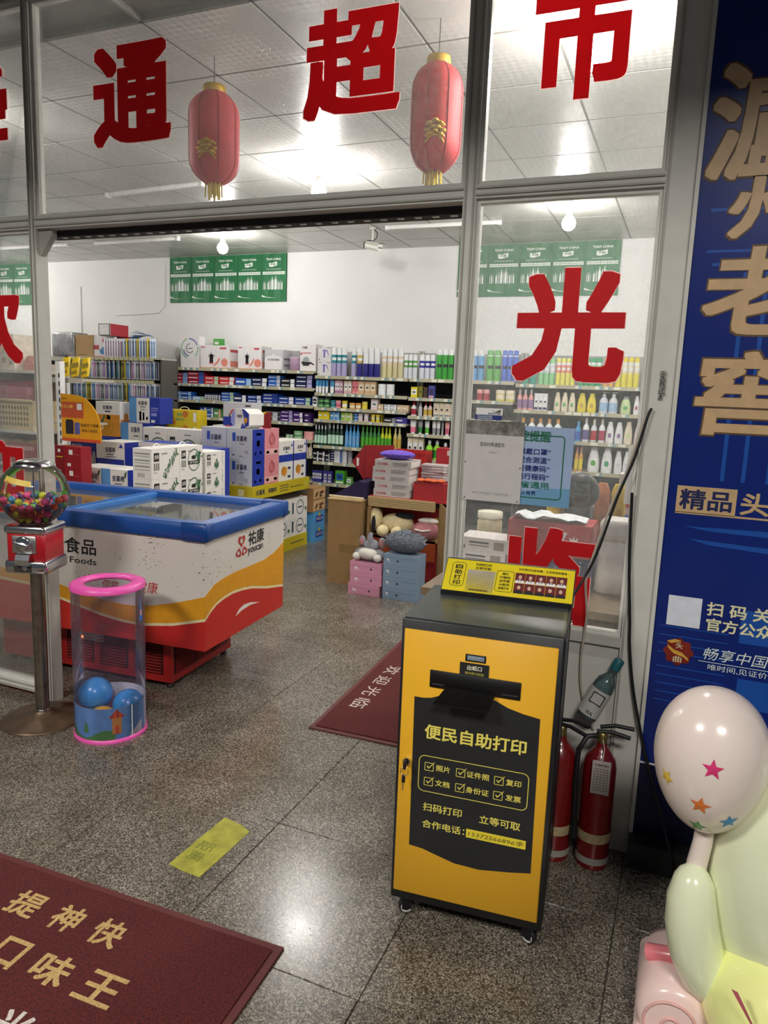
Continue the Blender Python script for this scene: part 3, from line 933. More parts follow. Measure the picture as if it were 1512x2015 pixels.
# lock with keys
b = MB(); T0 = Matrix.Translation((.036, -.008, .527)); b.T = T0
b.tube([(0, 0, 0), (0, -.012, 0)], .011, 14); b.build('lock', CHROME, door)
b = MB(); b.T = T0; b.tube([(0, -.012, 0), (0, -.034, -.002)], .0035, 6); b.rbox(-.004, .004, -.034, -.02, -.014, .010, .002, 0, 2); b.build('key', BLACK, door)
b = MB(); b.T = T0; b.tube([(0.012 * math.cos(a), -.028 + .004 * math.sin(a), -.022 + .012 * math.sin(a)) for a in [i * math.pi / 6 for i in range(13)]], .001, 5); b.build('key_ring', CHROME, door)
b = MB(); b.T = T0; b.rbox(-.007, .003, -.03, -.024, -.058, -.034, .002, 0, 2); b.build('spare_key', BLACK, door)
b = MB(); b.T = T0; b.box(-.004, -.001, -.028, -.026, -.082, -.058); b.build('key_blade', CHROME, door)
# castors
for (x, y, rz) in ((.045, .03, 25), (KW - .035, .03, -30), (.045, KD - .05, 10), (KW - .035, KD - .05, 60)):
    c = thing('caster', None, None, (x, y, 0), RAD(rz)); c.parent = KI
    b = MB(); b.T = Matrix.Rotation(RAD(90), 4, 'X'); b.lathe([(.008, -.011), (.02, -.011), (.024, -.007), (.024, .007), (.02, .011), (.008, .011)], 18, 0, (0, .024, 0)); b.build('wheel', BLACK, c)
    b = MB(); b.T = Matrix.Rotation(RAD(90), 4, 'X'); b.lathe([(.012, .0112), (.0185, .0112), (.0185, .0125), (.012, .0125)], 16, 0, (0, .024, 0), cap=False); b.build('hub_ring', WHITE, c)
    b = MB(); b.box(-.016, .016, -.016, -.0125, .02, .058); b.box(-.016, .016, .0125, .016, .02, .058); b.box(-.022, .022, -.02, .02, .056, .066); b.build('fork', mat('dark_fork', '#26262a', 0.35, 0.6), c)
# sloping sign on top
SG = thing('kiosk_sign', None, None, (0.048, 0.285, 0.961)); SG.parent = KI
SW = 0.415
b = MB(); b.prism([(0, 0), (.012, 0), (.105, 0), (.105, .101), (.09, .101), (0, .014)], 0, SW, 'x'); b.build('sign_body', BLACK, SG)
fx, fu = Vector((1, 0, 0)), Vector((0, .09, .087)).normalized()
fn = fx.cross(fu)
def SP(u, v, d=.001): return tuple(Vector((0, 0, .014)) + fx * u + fu * v + fn * d)
def sq(mb, u0, u1, v0, v1, d=.0015): mb.quad([SP(u0, v0, d), SP(u1, v0, d), SP(u1, v1, d), SP(u0, v1, d)])
b = MB(); sq(b, .002, SW - .002, .002, .123); b.build('sign_face', mat('sign_yellow', '#e8d21f', 0.4, var=0.03), SG)
DK = mat('sign_ink', '#17160f', 0.5, var=0)
def st(s_, u, v, w, h, bold=.02, d=.0022): return text(s_, DK, SP(u, v, d), fx, fu, w, h, SG, bold)
b = MB(); rrect(b, .022, .068, .020, .112, .012, .0016, .0022, fx, fu, SP(0, 0, 0)); b.build('sign_frame', DK, SG)
for k, ch in enumerate('自助打印'):
    st(ch, .033, .0865 - .0205 * k, .024, .0175)
st('扫码打印', .098, .1045, .052, .0105); st('立即可取', .098, .0905, .052, .0105)
b = MB(); sq(b, .076, .166, .006, .088); b.build('code_card', mat('card_white', '#e9e6f0', 0.5), SG)
st('请使用微信扫码', .088, .0085, .062, .0065, .01, .003)
b = MB(); rrect(b, .170, .226, .017, .096, .008, .0016, .0022, fx, fu, SP(0, 0, 0)); b.build('sign_frame', DK, SG)
for k, s_ in enumerate(('照片', '行程码', '证件照', 'A4彩印', '双面打印')):
    st(s_, .181 if k else .188, .0795 - .0135 * k, .034 if k else .02, .0095)
st('证件照自动换背景，让您笑容保喜爱…', .238, .104, .160, .0085, .012)
PH = [mat('photo_red', '#6d1c22', 0.5), mat('photo_skin', '#d9ab90', 0.6), mat('photo_white', '#ece8e6', 0.6), mat('photo_dark', '#17141a', 0.6)]
for rw in range(2):
    for c_ in range(5):
        u0 = .230 + .0325 * c_; v0 = .056 - .039 * rw
        ph = MB(); sq(ph, u0, u0 + .0315, v0, v0 + .038, .002)
        ph.add([SP(u0, v0, .0024), SP(u0 + .0315, v0, .0024), SP(u0 + .029, v0 + .009, .0024), SP(u0 + .02, v0 + .0125, .0024), SP(u0 + .011, v0 + .0125, .0024), SP(u0 + .003, v0 + .009, .0024)], [tuple(range(6))], 2 if rw == 0 else 3)
        cx, cv = u0 + .0157, v0 + .022
        for (rx, rv, dv, mi, d) in ((.0068, .0085, .0025, 3, .0027), (.0056, .0075, 0, 1, .003)):
            ph.add([SP(cx + rx * math.cos(a), cv + dv + rv * math.sin(a), d) for a in [2 * math.pi * q / 14 for q in range(14)]], [tuple(range(14))], mi)
        if rw == 0:
            ph.add([SP(cx - .006, v0 + .006, .0034), SP(cx, v0 + .009, .0034), SP(cx + .006, v0 + .006, .0034), SP(cx + .006, v0 + .012, .0034), SP(cx, v0 + .009, .0034), SP(cx - .006, v0 + .012, .0034)], [(0, 1, 5), (1, 2, 3)], 3)
        ph.build('sample_photo', PH, SG)

# ------------------------------------------------------------------ gumball machine
GX, GY = -2.70, -0.15
GM = thing('ball_vending_machine', 'red and chrome bouncy ball vending machine with clear globe on a steel stand', 'vending machine', (GX, GY, 0), RAD(18))
b = MB(); b.lathe([(.185, 0), (.185, .006), (.17, .012), (.09, .022), (.045, .04), (.04, .05)], 40); b.build('base_disc', mat('rusty_base', '#6d5a47', 0.45, 0.6, var=0.35, scale=10), GM)
b = MB(); b.tube([(0, 0, .045), (0, 0, .74)], .031, 20); b.build('pole', STEEL, GM)
b = MB(); b.tube([(.033 * math.cos(a), .033 * math.sin(a), .053) for a in [2 * math.pi * q / 20 for q in range(21)]], .003, 6); b.build('pole_ring', CHROME, GM)
RB = mat('vendor_red', '#b3161f', 0.3, var=0.05, coat=0.3)
b = MB(); b.rbox(-.088, .088, -.088, .088, .785, .92, .012); b.build('body', RB, GM)
b = MB(); b.rbox(-.098, .098, -.098, .098, .735, .79, .016); b.build('lower_collar', CHROME, GM)
b = MB(); b.rbox(-.098, .098, -.098, .098, .915, .948, .018); b.build('upper_collar', CHROME, GM)
b = MB(); b.rbox(-.058, .052, -.094, -.086, .826, .905, .004); b.build('coin_plate', mat('brushed_plate', '#b9b8b4', 0.3, 0.9), GM)
b = MB(); b.T = Matrix.Translation((-.003, -.094, .868)) @ Matrix.Rotation(RAD(90), 4, 'X'); b.lathe([(.037, 0), (.037, .008), (.03, .012), (.001, .013)], 26); hnd = b.build('coin_dial', CHROME, GM)
b = MB(); b.T = Matrix.Translation((-.003, -.112, .868)) @ Matrix.Rotation(RAD(12), 4, 'Y'); b.rbox(-.033, .033, -.012, .006, -.009, .009, .004); b.build('dial_handle', CHROME, hnd)
b = MB(); b.prism([(-.086, .826), (-.108, .822), (-.118, .80), (-.116, .775), (-.10, .77), (-.09, .80)], -.035, .03, 'x'); b.build('chute_flap', CHROME, GM)
b = MB(); b.box(-.05, .03, -.1005, -.098, .742, .78); b.build('door_recess', mat('recess_dark', '#5a5854', 0.4, 0.7), GM)
b = MB(); b.T = Matrix.Translation((.0, -.1005, .762)) @ Matrix.Rotation(RAD(90), 4, 'X'); b.lathe([(.014, 0), (.014, .003), (.006, .004)], 16); b.build('door_lock', CHROME, GM)
b = MB(); b.sphere((0, 0, 1.088), .15, 40, 0, (1, 1, 1), 24); b.build('globe', glass_mat('globe_clear', 0.02, 0.10, '#faf6f2', 8), GM)
b = MB(); b.lathe([(.085, 1.205), (.085, 1.222), (.06, 1.236), (.02, 1.243), (.001, 1.244)], 28); b.build('lid', CHROME, GM)
b = MB(); b.lathe([(.06, .946), (.075, .958), (.07, .965)], 24); b.build('globe_seat', mat('dark_brown_seat', '#3a1512', 0.5), GM)
b = MB(); b.tube([(0, 0, .95), (0, 0, 1.22)], .004, 8); b.build('centre_rod', CHROME, GM)
# little price sticker on the globe, three curved cells
b = MB()
for i in range(6):
    a0, a1 = RAD(-118 + 9 * i), RAD(-118 + 9 * (i + 1)); z0, z1 = 1.152 - .0035 * i, 1.176 - .0035 * i
    f_ = lambda a, z: (math.sqrt(.1512 ** 2 - (z - 1.088) ** 2) * math.cos(a), math.sqrt(.1512 ** 2 - (z - 1.088) ** 2) * math.sin(a), z)
    b.add([f_(a0, z0), f_(a1, z0 - .0035), f_(a1, z1 - .0035), f_(a0, z1)], [(0, 1, 2, 3)])
b.build('price_sticker', mat('sticker_yellow', '#e6c956', 0.5), GM)
a = RAD(-92); rr = math.sqrt(.1525 ** 2 - (1.152 - 1.088) ** 2)
text('幼一元', RT, (rr * math.cos(a) - .052, rr * math.sin(a) - .002, 1.142), (.99, .1, -.12), (0, .35, .93), .078, .019, GM, 0.0)
BC = ['#e8559a', '#d8dc4a', '#3d7fa6', '#e2622c', '#63b84a', '#5a3f7d', '#b5252c', '#3f93b8', '#e89a3a', '#d9427a', '#2f4f8f', '#cfd83c', '#8fc65a', '#e0a878']
sp = MB(); sp.sphere((0, 0, 0), .0165, 14, 0, (1, 1, 1), 9)
bms = [sp.mesh('bouncy_ball', mat('ball_' + c, c, 0.3, var=0.12, scale=60, coat=0.2)) for c in BC]
CN = {'#e8559a': 'hot pink', '#d8dc4a': 'lemon', '#3d7fa6': 'steel blue', '#e2622c': 'orange', '#63b84a': 'green', '#5a3f7d': 'purple', '#b5252c': 'red', '#3f93b8': 'sky blue', '#e89a3a': 'amber', '#d9427a': 'raspberry', '#2f4f8f': 'navy blue', '#cfd83c': 'lime', '#8fc65a': 'pale green', '#e0a878': 'peach'}
k = 0
for lay, z in enumerate((.972, 1.003, 1.034, 1.062)):
    rmax = math.sqrt(max(.131 ** 2 - (z - 1.088) ** 2, 1e-6))
    q = rmax
    while q > .02:
        nn = max(1, int(2 * math.pi * q / .0345))
        for i in range(nn):
            if lay == 3 and (q < .07 or random.random() < .35):
                continue
            an = 2 * math.pi * (i + .5 * (lay % 2)) / nn
            c = random.randrange(len(BC)); k += 1
            tag(obj('bouncy_ball', bms[c], None, (GX + q * math.cos(an), GY + q * math.sin(an), z)), CN[BC[c]] + ' bouncy ball inside the clear globe of the vending machine', 'ball', 'bouncy balls in the globe, ' + CN[BC[c]])
        q -= .035

# ------------------------------------------------------------------ clear tube of play balls
TX, TY = -2.345, -0.085
TU = thing('ball_tube', 'clear plastic drum with hot pink rims standing on the floor', 'drum', (TX, TY, 0))
PK = mat('hot_pink', '#f25cb4', 0.35, var=0.05)
TR = 0.158
b = MB(); b.lathe([(TR, .012), (TR, .70)], 40, cap=False); b.build('clear_wall', glass_mat('lilac_film', 0.04, 0.08, '#f4eef8', 10, '#d6c8e2'), TU)
b = MB(); b.lathe([(TR + .003, 0), (TR + .003, .018), (TR - .004, .018), (TR - .004, .006), (.001, .006)], 40, cap=False); b.build('bottom_rim', PK, TU)
b = MB(); b.lathe([(TR + .004, .685), (TR + .004, .705), (TR - .01, .711), (.105, .709), (.100, .700), (.105, .692), (TR - .01, .695), (TR + .004, .685)], 44, cap=False); b.build('top_rim', PK, TU)
b = MB(); b.lathe([(TR - .003, .018), (TR - .003, .165)], 40, cap=False); b.build('inner_card', mat('card_inside', '#d9dde0', 0.6), TU)
def arc(mb, a0, a1, z0, z1, r, m=0, n=8, top=None):
    for i in range(n):
        p, q = a0 + (a1 - a0) * i / n, a0 + (a1 - a0) * (i + 1) / n
        zt0 = z1 if top is None else top(i / n); zt1 = z1 if top is None else top((i + 1) / n)
        mb.add([(r * math.cos(p), r * math.sin(p), z0), (r * math.cos(q), r * math.sin(q), z0), (r * math.cos(q), r * math.sin(q), zt1), (r * math.cos(p), r * math.sin(p), zt0)], [(0, 1, 2, 3)], m)
pic = [mat('print_sky', '#6fa6d6', 0.5, var=0.08), mat('print_green', '#5b9a4a', 0.5), mat('print_orange', '#d79a4a', 0.5), mat('print_redroof', '#b8452f', 0.5), mat('print_white', '#e6e9ea', 0.5), mat('print_pink', '#e4a3a0', 0.5)]
b = MB(); arc(b, RAD(-160), RAD(20), .018, .165, TR - .0022, 0, 30)
arc(b, RAD(-150), RAD(-40), .018, .055, TR - .0012, 1, 16, lambda u: .045 + .02 * math.sin(u * 9))
arc(b, RAD(-45), RAD(-30), .045, .125, TR - .0006, 2, 4); arc(b, RAD(-49), RAD(-26), .12, .15, TR - .0003, 3, 6, lambda u: .125 + .035 * (1 - abs(2 * u - 1)))
arc(b, RAD(-40), RAD(-35), .045, .085, TR, 3, 2); arc(b, RAD(-92), RAD(-84), .05, .095, TR - .0006, 1, 4, lambda u: .07 + .03 * math.sin(u * math.pi))
arc(b, RAD(-16), RAD(10), .018, .07, TR - .0008, 4, 6, lambda u: .03 + .045 * u); arc(b, RAD(-13), RAD(-11), .018, .165, TR, 4, 1)
b.build('picture_sleeve', pic, TU)
b = MB(); arc(b, RAD(8), RAD(16), .54, .60, TR + .001, 0, 5, lambda u: .56 + .06 * math.sin(u * math.pi)); arc(b, RAD(9.5), RAD(12), .60, .645, TR + .001, 0, 2); arc(b, RAD(10), RAD(15), .565, .59, TR + .0018, 1, 3)
b.build('paw_sticker', [mat('sticker_blue', '#2d7fd0', 0.4), pic[5]], TU)
PB = [mat('play_ball_blue', '#3d9bdc', 0.3, var=0.04, coat=0.3), mat('play_ball_yellow', '#e5b22a', 0.35, var=0.04, coat=0.3)]
for (x, y, z, r, m, lab) in ((-.074, -.015, .165, .076, 0, 'sky blue play ball lying highest in the clear drum'), (.058, .052, .112, .071, 0, 'sky blue play ball against the far side of the clear drum'), (.028, -.083, .080, .066, 1, 'yellow play ball low in the clear drum')):
    o = thing('play_ball', lab, 'ball', (TX + x, TY + y, z), 0, 'play balls in the clear drum')
    s_ = MB(); s_.sphere((0, 0, 0), r, 28, 0, (1, 1, 1), 18); s_.build('shell', PB[m], o)
    s_ = MB(); s_.T = Matrix.Rotation(RAD(24), 4, 'X'); s_.tube([(r * math.cos(a), r * math.sin(a), 0) for a in [2 * math.pi * q / 32 for q in range(33)]], .0012, 5); s_.build('seam', PB[m], o)

# ------------------------------------------------------------------ mats and tape on the floor
def _carpet(c1, c2):
    def f(nt, b):
        g = nt.nodes.new('ShaderNodeNewGeometry')
        n = nt.nodes.new('ShaderNodeTexNoise'); n.inputs['Scale'].default_value = 160; n.inputs['Detail'].default_value = 6
        nt.links.new(g.outputs['Position'], n.inputs['Vector'])
        bp = nt.nodes.new('ShaderNodeBump'); bp.inputs['Strength'].default_value = 0.9; bp.inputs['Distance'].default_value = 0.006
        nt.links.new(n.outputs['Fac'], bp.inputs['Height']); nt.links.new(bp.outputs[0], b.inputs['Normal'])
        return ramp(nt, n.outputs['Fac'], [(0.3, c1), (0.7, c2)])
    return f
CRP = ramp_mat('red_carpet', _carpet('#330a0a', '#6a221f'), 0.95)
CRE = mat('mat_rubber_edge', '#5a2320', 0.6)
MGD = ramp_mat('mat_gold', _carpet('#a8854a', '#d9b87c'), 0.9)
MWH = ramp_mat('mat_white', _carpet('#b8aaa0', '#e8e0d8'), 0.9)
def door_mat(loc, rz, x0, x1, y0, y1, label):
    t = thing('door_mat', label, 'mat', loc, rz)
    b = MB(); b.rbox(x0, x1, y0, y1, 0, .007, .004, 0, 2); b.build('rubber_border', CRE, t)
    b = MB(); b.rbox(x0 + .025, x1 - .025, y0 + .025, y1 - .025, .007, .012, .004, 0, 2); b.build('pile', CRP, t)
    return t
MR = RAD(2.2)
m1 = door_mat((-0.927, -0.918, 0), MR, -1.9, 0, -0.95, 0, 'dark red entrance mat with large gold characters on the granite floor')
zt = .0128
put_ = lambda s_, x, y, w, h, mt, bold=.02: text(s_, mt, (x, y, zt), XR, (0, 1, 0), w, h, m1, bold, name='mat_lettering', res=3)
for s_, x, w in (('提', -.857, .110), ('神', -.692, .094), ('快', -.543, .100)):
    put_(s_, x, -.208, w, .100, MGD)
for s_, x, w in (('口', -.741, .092), ('味', -.595, .114), ('王', -.435, .122)):
    put_(s_, x, -.374, w, .100, MGD, .022)
put_('米', -.545, -.555, .10, .10, MWH)
m2 = door_mat((-1.53, 0.335, 0), RAD(2.5), 0, 0.56, 0, 1.45, 'plain dark red welcome mat lying inside the doorway behind the kiosk')
for k, ch in enumerate('欢迎光临'):
    text(ch, MWH, (.085, .90 - .165 * k, zt), (0, -1, 0), (1, 0, 0), .12, .085, m2, -.012, name='mat_lettering')
t = thing('floor_tape', 'worn yellow-green strip of tape stuck on the granite floor', 'tape', (-1.40, -0.608, 0), RAD(0))
b = MB(); pts = [(-.070, -.148), (-.02, -.156), (.062, -.160), (.068, -.02), (.072, .124), (.02, .146), (-.059, .159), (-.066, .02)]
b.prism(pts, .0003, .0013, 'z'); b.build('tape_strip', mat('green_tape', '#a39f35', 0.6, var=0.28, scale=18, bump=0.5, bscale=30), t)
text('距', mat('tape_ink', '#6f7526', 0.7), (-.045, .01, .0018), (0, -1, 0), (1, 0, 0), .05, .06, t, 0)
text('离', mat('tape_ink', '#6f7526', 0.7), (-.045, -.05, .0018), (0, -1, 0), (1, 0, 0), .05, .06, t, 0)

# ------------------------------------------------------------------ tall blue advertising board
AD = thing('advertising_board', 'tall deep blue liquor advertising board with gold brush characters right of the post', 'signboard', (0, 0, 0))
AB = mat('board_blue', '#0c2470', 0.28, var=0.10, scale=2.0)
b = MB(); b.box(-.040, 1.25, -.012, .05, .095, 3.3); b.build('board_face', AB, AD)
b = MB(); b.box(-.040, 1.25, -.0135, -.012, .095, .362); b.build('lower_field', mat('board_navy', '#0a1038', 0.35, var=0.08), AD)
b = MB(); b.box(-.040, 1.25, -.0145, -.0125, .360, .366); b.build('white_line', WHITE, AD)
b = MB(); b.box(-.052, 1.25, -.085, .05, 0, .095); b.build('plinth', mat('dark_stone', '#2b2b2c', 0.35, var=0.2, scale=40), AD)
b = MB(); b.box(-.052, -.040, -.02, -.012, .095, 3.3); b.build('edge_strip', ALU, AD)
LB = mat('print_lightblue', '#1c4fa3', 0.3)
b = MB()
for k in range(9):
    b.box(-.02, .19, -.0125, -.012, .60 + .03 * k + (.02 if k > 4 else 0), .603 + .03 * k + (.02 if k > 4 else 0))
for (x0, x1, z0, z1) in ((.02, .35, 2.02, 2.03), (.0, .2, 2.06, 2.068), (.0, .3, 2.18, 2.19)):
    b.box(x0, x1, -.0125, -.012, z0, z1)
for (x, w) in ((.11, .012), (.17, .012), (.24, .018)):
    b.box(x, x + w, -.0125, -.012, 1.36, 2.0)
b.prism([(.02, 1.205), (.1, 1.195), (.4, 1.19), (.4, 1.215)], -.0125, -.012); b.prism([(.035, 1.165), (.1, 1.15), (.3, 1.14), (.38, 1.155)], -.0125, -.012)
for k in range(5):
    b.box(.22 + .02 * k, .228 + .02 * k, -.0125, -.012, .45, .60)
b.box(.23, 1.25, -.0125, -.012, .62, .72); b.box(.22, 1.25, -.0125, -.012, .84, .95)
b.build('pale_blue_print', LB, AD)
GO = mat('sign_gold', '#c7a67c', 0.4, var=0.08); GOD = mat('sign_bronze', '#5d4326', 0.5)
for ch, x0, x1, z0, z1 in (('瀘', -.035, .27, 2.27, 2.60), ('州', .045, .29, 2.10, 2.275), ('老', .0, .30, 1.815, 2.075), ('窖', .005, .30, 1.505, 1.765)):
    heavy(ch, GOD, (x0 - .006, -.0128, z0 - .006), x1 - x0 + .012, z1 - z0 + .012, AD, .034, 'brush_outline', 3, .06)  # bronze outline printed around the gold character
    heavy(ch, GO, (x0, -.0136, z0), x1 - x0, z1 - z0, AD, .022, 'brush_character', 3, .06)
b = MB(); b.box(-.012, .165, -.0135, -.012, 1.25, 1.337); b.box(-.012, .5, -.0135, -.012, 1.246, 1.252); b.build('tan_field', GO, AD)
text('精品', mat('board_ink', '#0d1a4e', 0.5), (-.002, -.0142, 1.262), XR, ZU, .155, .066, AD, .02)
text('头曲', GO, (.178, -.0142, 1.258), XR, ZU, .165, .072, AD, .02)
b = MB(); b.box(-.003, .100, -.0135, -.012, .868, .970); b.build('code_card', mat('card_white2', '#dfe2ea', 0.5), AD)
CT = mat('cream_print', '#e9e2b4', 0.5)
text('扫 码 关 注', CT, (.116, -.0135, .918), XR, ZU, .255, .046, AD, .02)
text('官方公众号', CT, (.118, -.0135, .866), XR, ZU, .245, .044, AD, .02)
b = MB(); n = 48
b.prism([((.044 + (.044 + .004 * math.cos(8 * a)) * math.cos(a)), (.779 + (.044 + .004 * math.cos(8 * a)) * math.sin(a))) for a in [2 * math.pi * i / n for i in range(n)]], -.0145, -.012); bd = b.build('round_badge', mat('badge_red', '#7c2418', 0.35, var=0.15, scale=20), AD)
b = MB(); pts = [(.008, .800), (.03, .785), (.055, .778), (.075, .762), (.078, .752), (.06, .764), (.03, .772), (.012, .788)]
b.prism(pts, -.0155, -.0145); b.prism([(.005, .812), (.03, .822), (.05, .818), (.02, .806)], -.0155, -.0145); b.build('gold_ribbon', mat('badge_gold', '#d2a243', 0.35), AD)
text('头', CT, (.034, -.0158, .790), XR, ZU, .022, .024, AD, 0); text('曲', CT, (.030, -.0158, .743), XR, ZU, .026, .022, AD, 0)
text('畅享中国60年', WPR, (.118, -.0135, .768), XR, ZU, .285, .042, AD, .0, shear=.22)
b = MB(); b.box(.108, .6, -.0132, -.012, .759, .7605); b.build('thin_rule', WPR, AD)
text('唯时间,见证价值', WPR, (.138, -.0135, .733), XR, ZU, .205, .021, AD, .0)

# ------------------------------------------------------------------ cards on the glass
PL = thing('payment_placard', 'pale grey acrylic payment placard with shop name taped on the glass', 'placard', (0, 0, 0))
b = MB(); b.box(-.742, -.528, .008, .011, 1.222, 1.462); b.build('placard_sheet', mat('placard_grey', '#cfcac6', 0.3, var=0.03), PL)
b = MB(); b.box(-.742, -.528, .010, .0115, 1.462, 1.512); b.build('photo_strip', mat('photo_grey', '#7a776f', 0.6, var=0.55, scale=45), PL)
text('屈坝村舜通超市', mat('grey_ink', '#4a4542', 0.5), (-.686, .0074, 1.420), XR, ZU, .09, .0155, PL, .004)
text('支付宝支付', mat('pale_ink', '#a09a96', 0.5), (-.652, .0074, 1.396), XR, ZU, .03, .008, PL, 0)
text('请打开支付宝[扫一扫]向我付款', mat('pale_ink', '#a09a96', 0.5), (-.706, .0074, 1.245), XR, ZU, .135, .010, PL, 0)
b = MB()
for (x, z) in ((-.733, 1.23), (-.737, 1.36), (-.538, 1.23), (-.535, 1.35)):
    b.sphere((x, .008, z), .003, 8)
b.build('screw', STEEL, PL)
NO = thing('health_notice', 'pale blue health notice with green border partly hidden behind the placard', 'notice', (0, 0, 0))
b = MB(); b.box(-.72, -.357, .0135, .015, 1.222, 1.500); b.build('notice_sheet', mat('notice_blue', '#9fb2d2', 0.5, var=0.06, scale=8), NO)
b = MB(); b.prism([(-.72, 1.222), (-.357, 1.222), (-.357, 1.29), (-.45, 1.285), (-.55, 1.262), (-.72, 1.27)], .0128, .0135); b.build('wave_print', mat('notice_wave', '#6e9ec0', 0.5), NO)
GT = mat('notice_green', '#1f6b4a', 0.5); BT = mat('notice_navy', '#252f78', 0.5)
b = MB(); rrect(b, -.70, -.386, 1.247, 1.472, .014, .004, .0122); b.build('green_frame', GT, NO)
b = MB(); b.box(-.56, -.435, .0122, .0128, 1.455, 1.495); b.build('title_field', MATS['notice_blue'], NO)
text('控提醒', GT, (-.548, .0115, 1.448), XR, ZU, .112, .038, NO, .02)
for k, s_ in enumerate(('佩戴口罩”', '配合测温”', '亮健康码”', '亮行程码”')):
    text(s_, BT, (-.545, .0115, 1.402 - .0295 * k), XR, ZU, .112, .0215, NO, .012)
text('省通用', mat('notice_teal', '#2a7a66', 0.5), (-.530, .0115, 1.283), XR, ZU, .098, .024, NO, .014)
text('人人有责', BT, (-.545, .0115, 1.258), XR, ZU, .07, .015, NO, .004)
SS = thing('signal_sticker', 'small white and navy phone signal sticker above the payment placard', 'sticker', (0, 0, 0))
b = MB(); b.box(-.712, -.615, .024, .0255, 1.532, 1.556); b.build('white_field', WHITE, SS)
b = MB(); b.box(-.714, -.617, .0235, .0255, 1.514, 1.532); b.build('navy_field', BT, SS)
text('13675782463', WPR, (-.706, .023, 1.516), XR, ZU, .055, .006, SS, .01); text('移动大信号电话', WPR, (-.706, .023, 1.5235), XR, ZU, .055, .006, SS, .01)
b = MB()
for k in range(6): b.box(-.645 + .004 * k, -.642 + .004 * k, .0232, .024, 1.541, 1.543 + .0018 * k)
b.tube([(-.650, .0235, 1.541), (-.650, .0235, 1.552)], .0006, 4); b.build('signal_bars', BLACK, SS)
text('我家信号大满格', BLACK, (-.668, .0232, 1.5345), XR, ZU, .046, .005, SS, .01)
PS = thing('phone_sticker', 'vertical black phone number stencilled on the white post', 'sticker', (0, 0, 0))
text('15958572345', BLACK, (-.099, -.007, 1.700), (0, 0, -1), (1, 0, 0), .092, .014, PS, .02)
text('开锁换锁', BLACK, (-.084, -.007, 1.700), (0, 0, -1), (1, 0, 0), .08, .005, PS, .01)

# ------------------------------------------------------------------ fire extinguishers, bottle and cables beside the kiosk
EXR = mat('extinguisher_red', '#741012', 0.3, var=0.06, coat=0.3)
def extinguisher(x, y, r, rz, label, tagged):
    t = thing('fire_extinguisher', label, 'extinguisher', (x, y, 0), rz, 'fire extinguishers behind the kiosk')
    b = MB(); b.lathe([(r * .96, 0), (r, .012), (r, .36), (r * .9, .39), (r * .55, .42), (r * .35, .432), (r * .3, .45)], 26); b.build('cylinder', EXR, t)
    b = MB(); b.lathe([(.017, .448), (.017, .48), (.012, .485)], 12); b.build('valve', mat('brass_valve', '#8d7d4c', 0.35, 0.8), t)
    b = MB(); b.tube([(-.02, 0, .485), (.03, 0, .490), (.09, 0, .478)], .007, 6); b.tube([(-.01, 0, .502), (.04, 0, .515), (.10, 0, .512)], .007, 6); b.build('squeeze_handle', BLACK, t)
    b = MB(); b.tube([(-.012, 0, .47), (-.05, -.02, .47), (-r - .018, -.03, .42), (-r - .02, -.03, .30), (-r - .012, -.03, .16)], .009, 8); b.tube([(-r - .012, -.03, .16), (-r - .012, -.03, .10)], [.011, .016], 8); b.build('hose', BLACK, t)
    b = MB(); b.lathe([(r + .001, .10), (r + .001, .135)], 26, cap=False); b.build('label_band', mat('ext_label', '#b3a07a', 0.5, var=0.2, scale=60), t)
    b = MB(); b.lathe([(r + .0012, .02), (r + .0012, .045)], 26, cap=False); b.build('lower_band', mat('ext_white', '#9d9a90', 0.5), t)
    if tagged:
        b = MB(); b.rbox(-.025, .035, -r - .008, -r - .005, .29, .41, .004, 0, 2); b.build('inspection_tag', mat('tag_paper', '#b7ada5', 0.7, var=0.06), t)
        b = MB()
        for k in range(9): b.box(-.018, .028, -r - .009, -r - .008, .305 + .0095 * k, .3058 + .0095 * k)
        for k in range(5): b.box(-.018 + .011 * k, -.0172 + .011 * k, -r - .009, -r - .008, .305, .381)
        b.build('tag_grid', mat('tag_ink', '#5d544e', 0.7), t)
        text('灭火器维修检查卡', BLACK, (-.018, -r - .0092, .392), XR, ZU, .046, .008, t, 0)
        b = MB(); b.tube([(.005, -r - .006, .405), (.01, -r * .6, .44), (.0, -.012, .47)], .0012, 5); b.build('tag_string', WHITE, t)
extinguisher(-.165, -.105, .056, RAD(5), 'red fire extinguisher with a paper inspection tag between kiosk and post', True)
extinguisher(-.300, -.115, .058, RAD(-20), 'red fire extinguisher half hidden behind the black kiosk', False)
t = thing('spray_bottle', 'clear bottle with teal cap and white label leaning on the white panel', 'bottle', (-.232, -.052, .505), 0, None, (RAD(-8), RAD(24), 0))
b = MB(); b.lathe([(.034, 0), (.037, .006), (.037, .12), (.033, .15), (.018, .172), (.0145, .178), (.0145, .20)], 22); b.build('bottle_body', glass_mat('bottle_clear', 0.12, 0.12, '#cfe0e2', 20, '#b9c6c6'), t)
b = MB(); b.lathe([(.017, .196), (.0175, .20), (.0175, .232), (.015, .238), (.001, .239)], 20); b.build('cap', mat('teal_cap', '#1f5f68', 0.35), t)
b = MB(); b.lathe([(.0375, .015), (.0375, .115)], 22, cap=False); b.build('label', mat('bottle_label', '#b9b6b1', 0.5, var=0.05), t)
b = MB(); b.T = Matrix.Translation((0, 0, .045)); rrect(b, -.022, .022, .02, .06, .003, .003, -.0382); b.build('label_frame', BLACK, t)
text('75%', BLACK, (-.012, -.0385, .022), XR, ZU, .024, .012, t, .01)
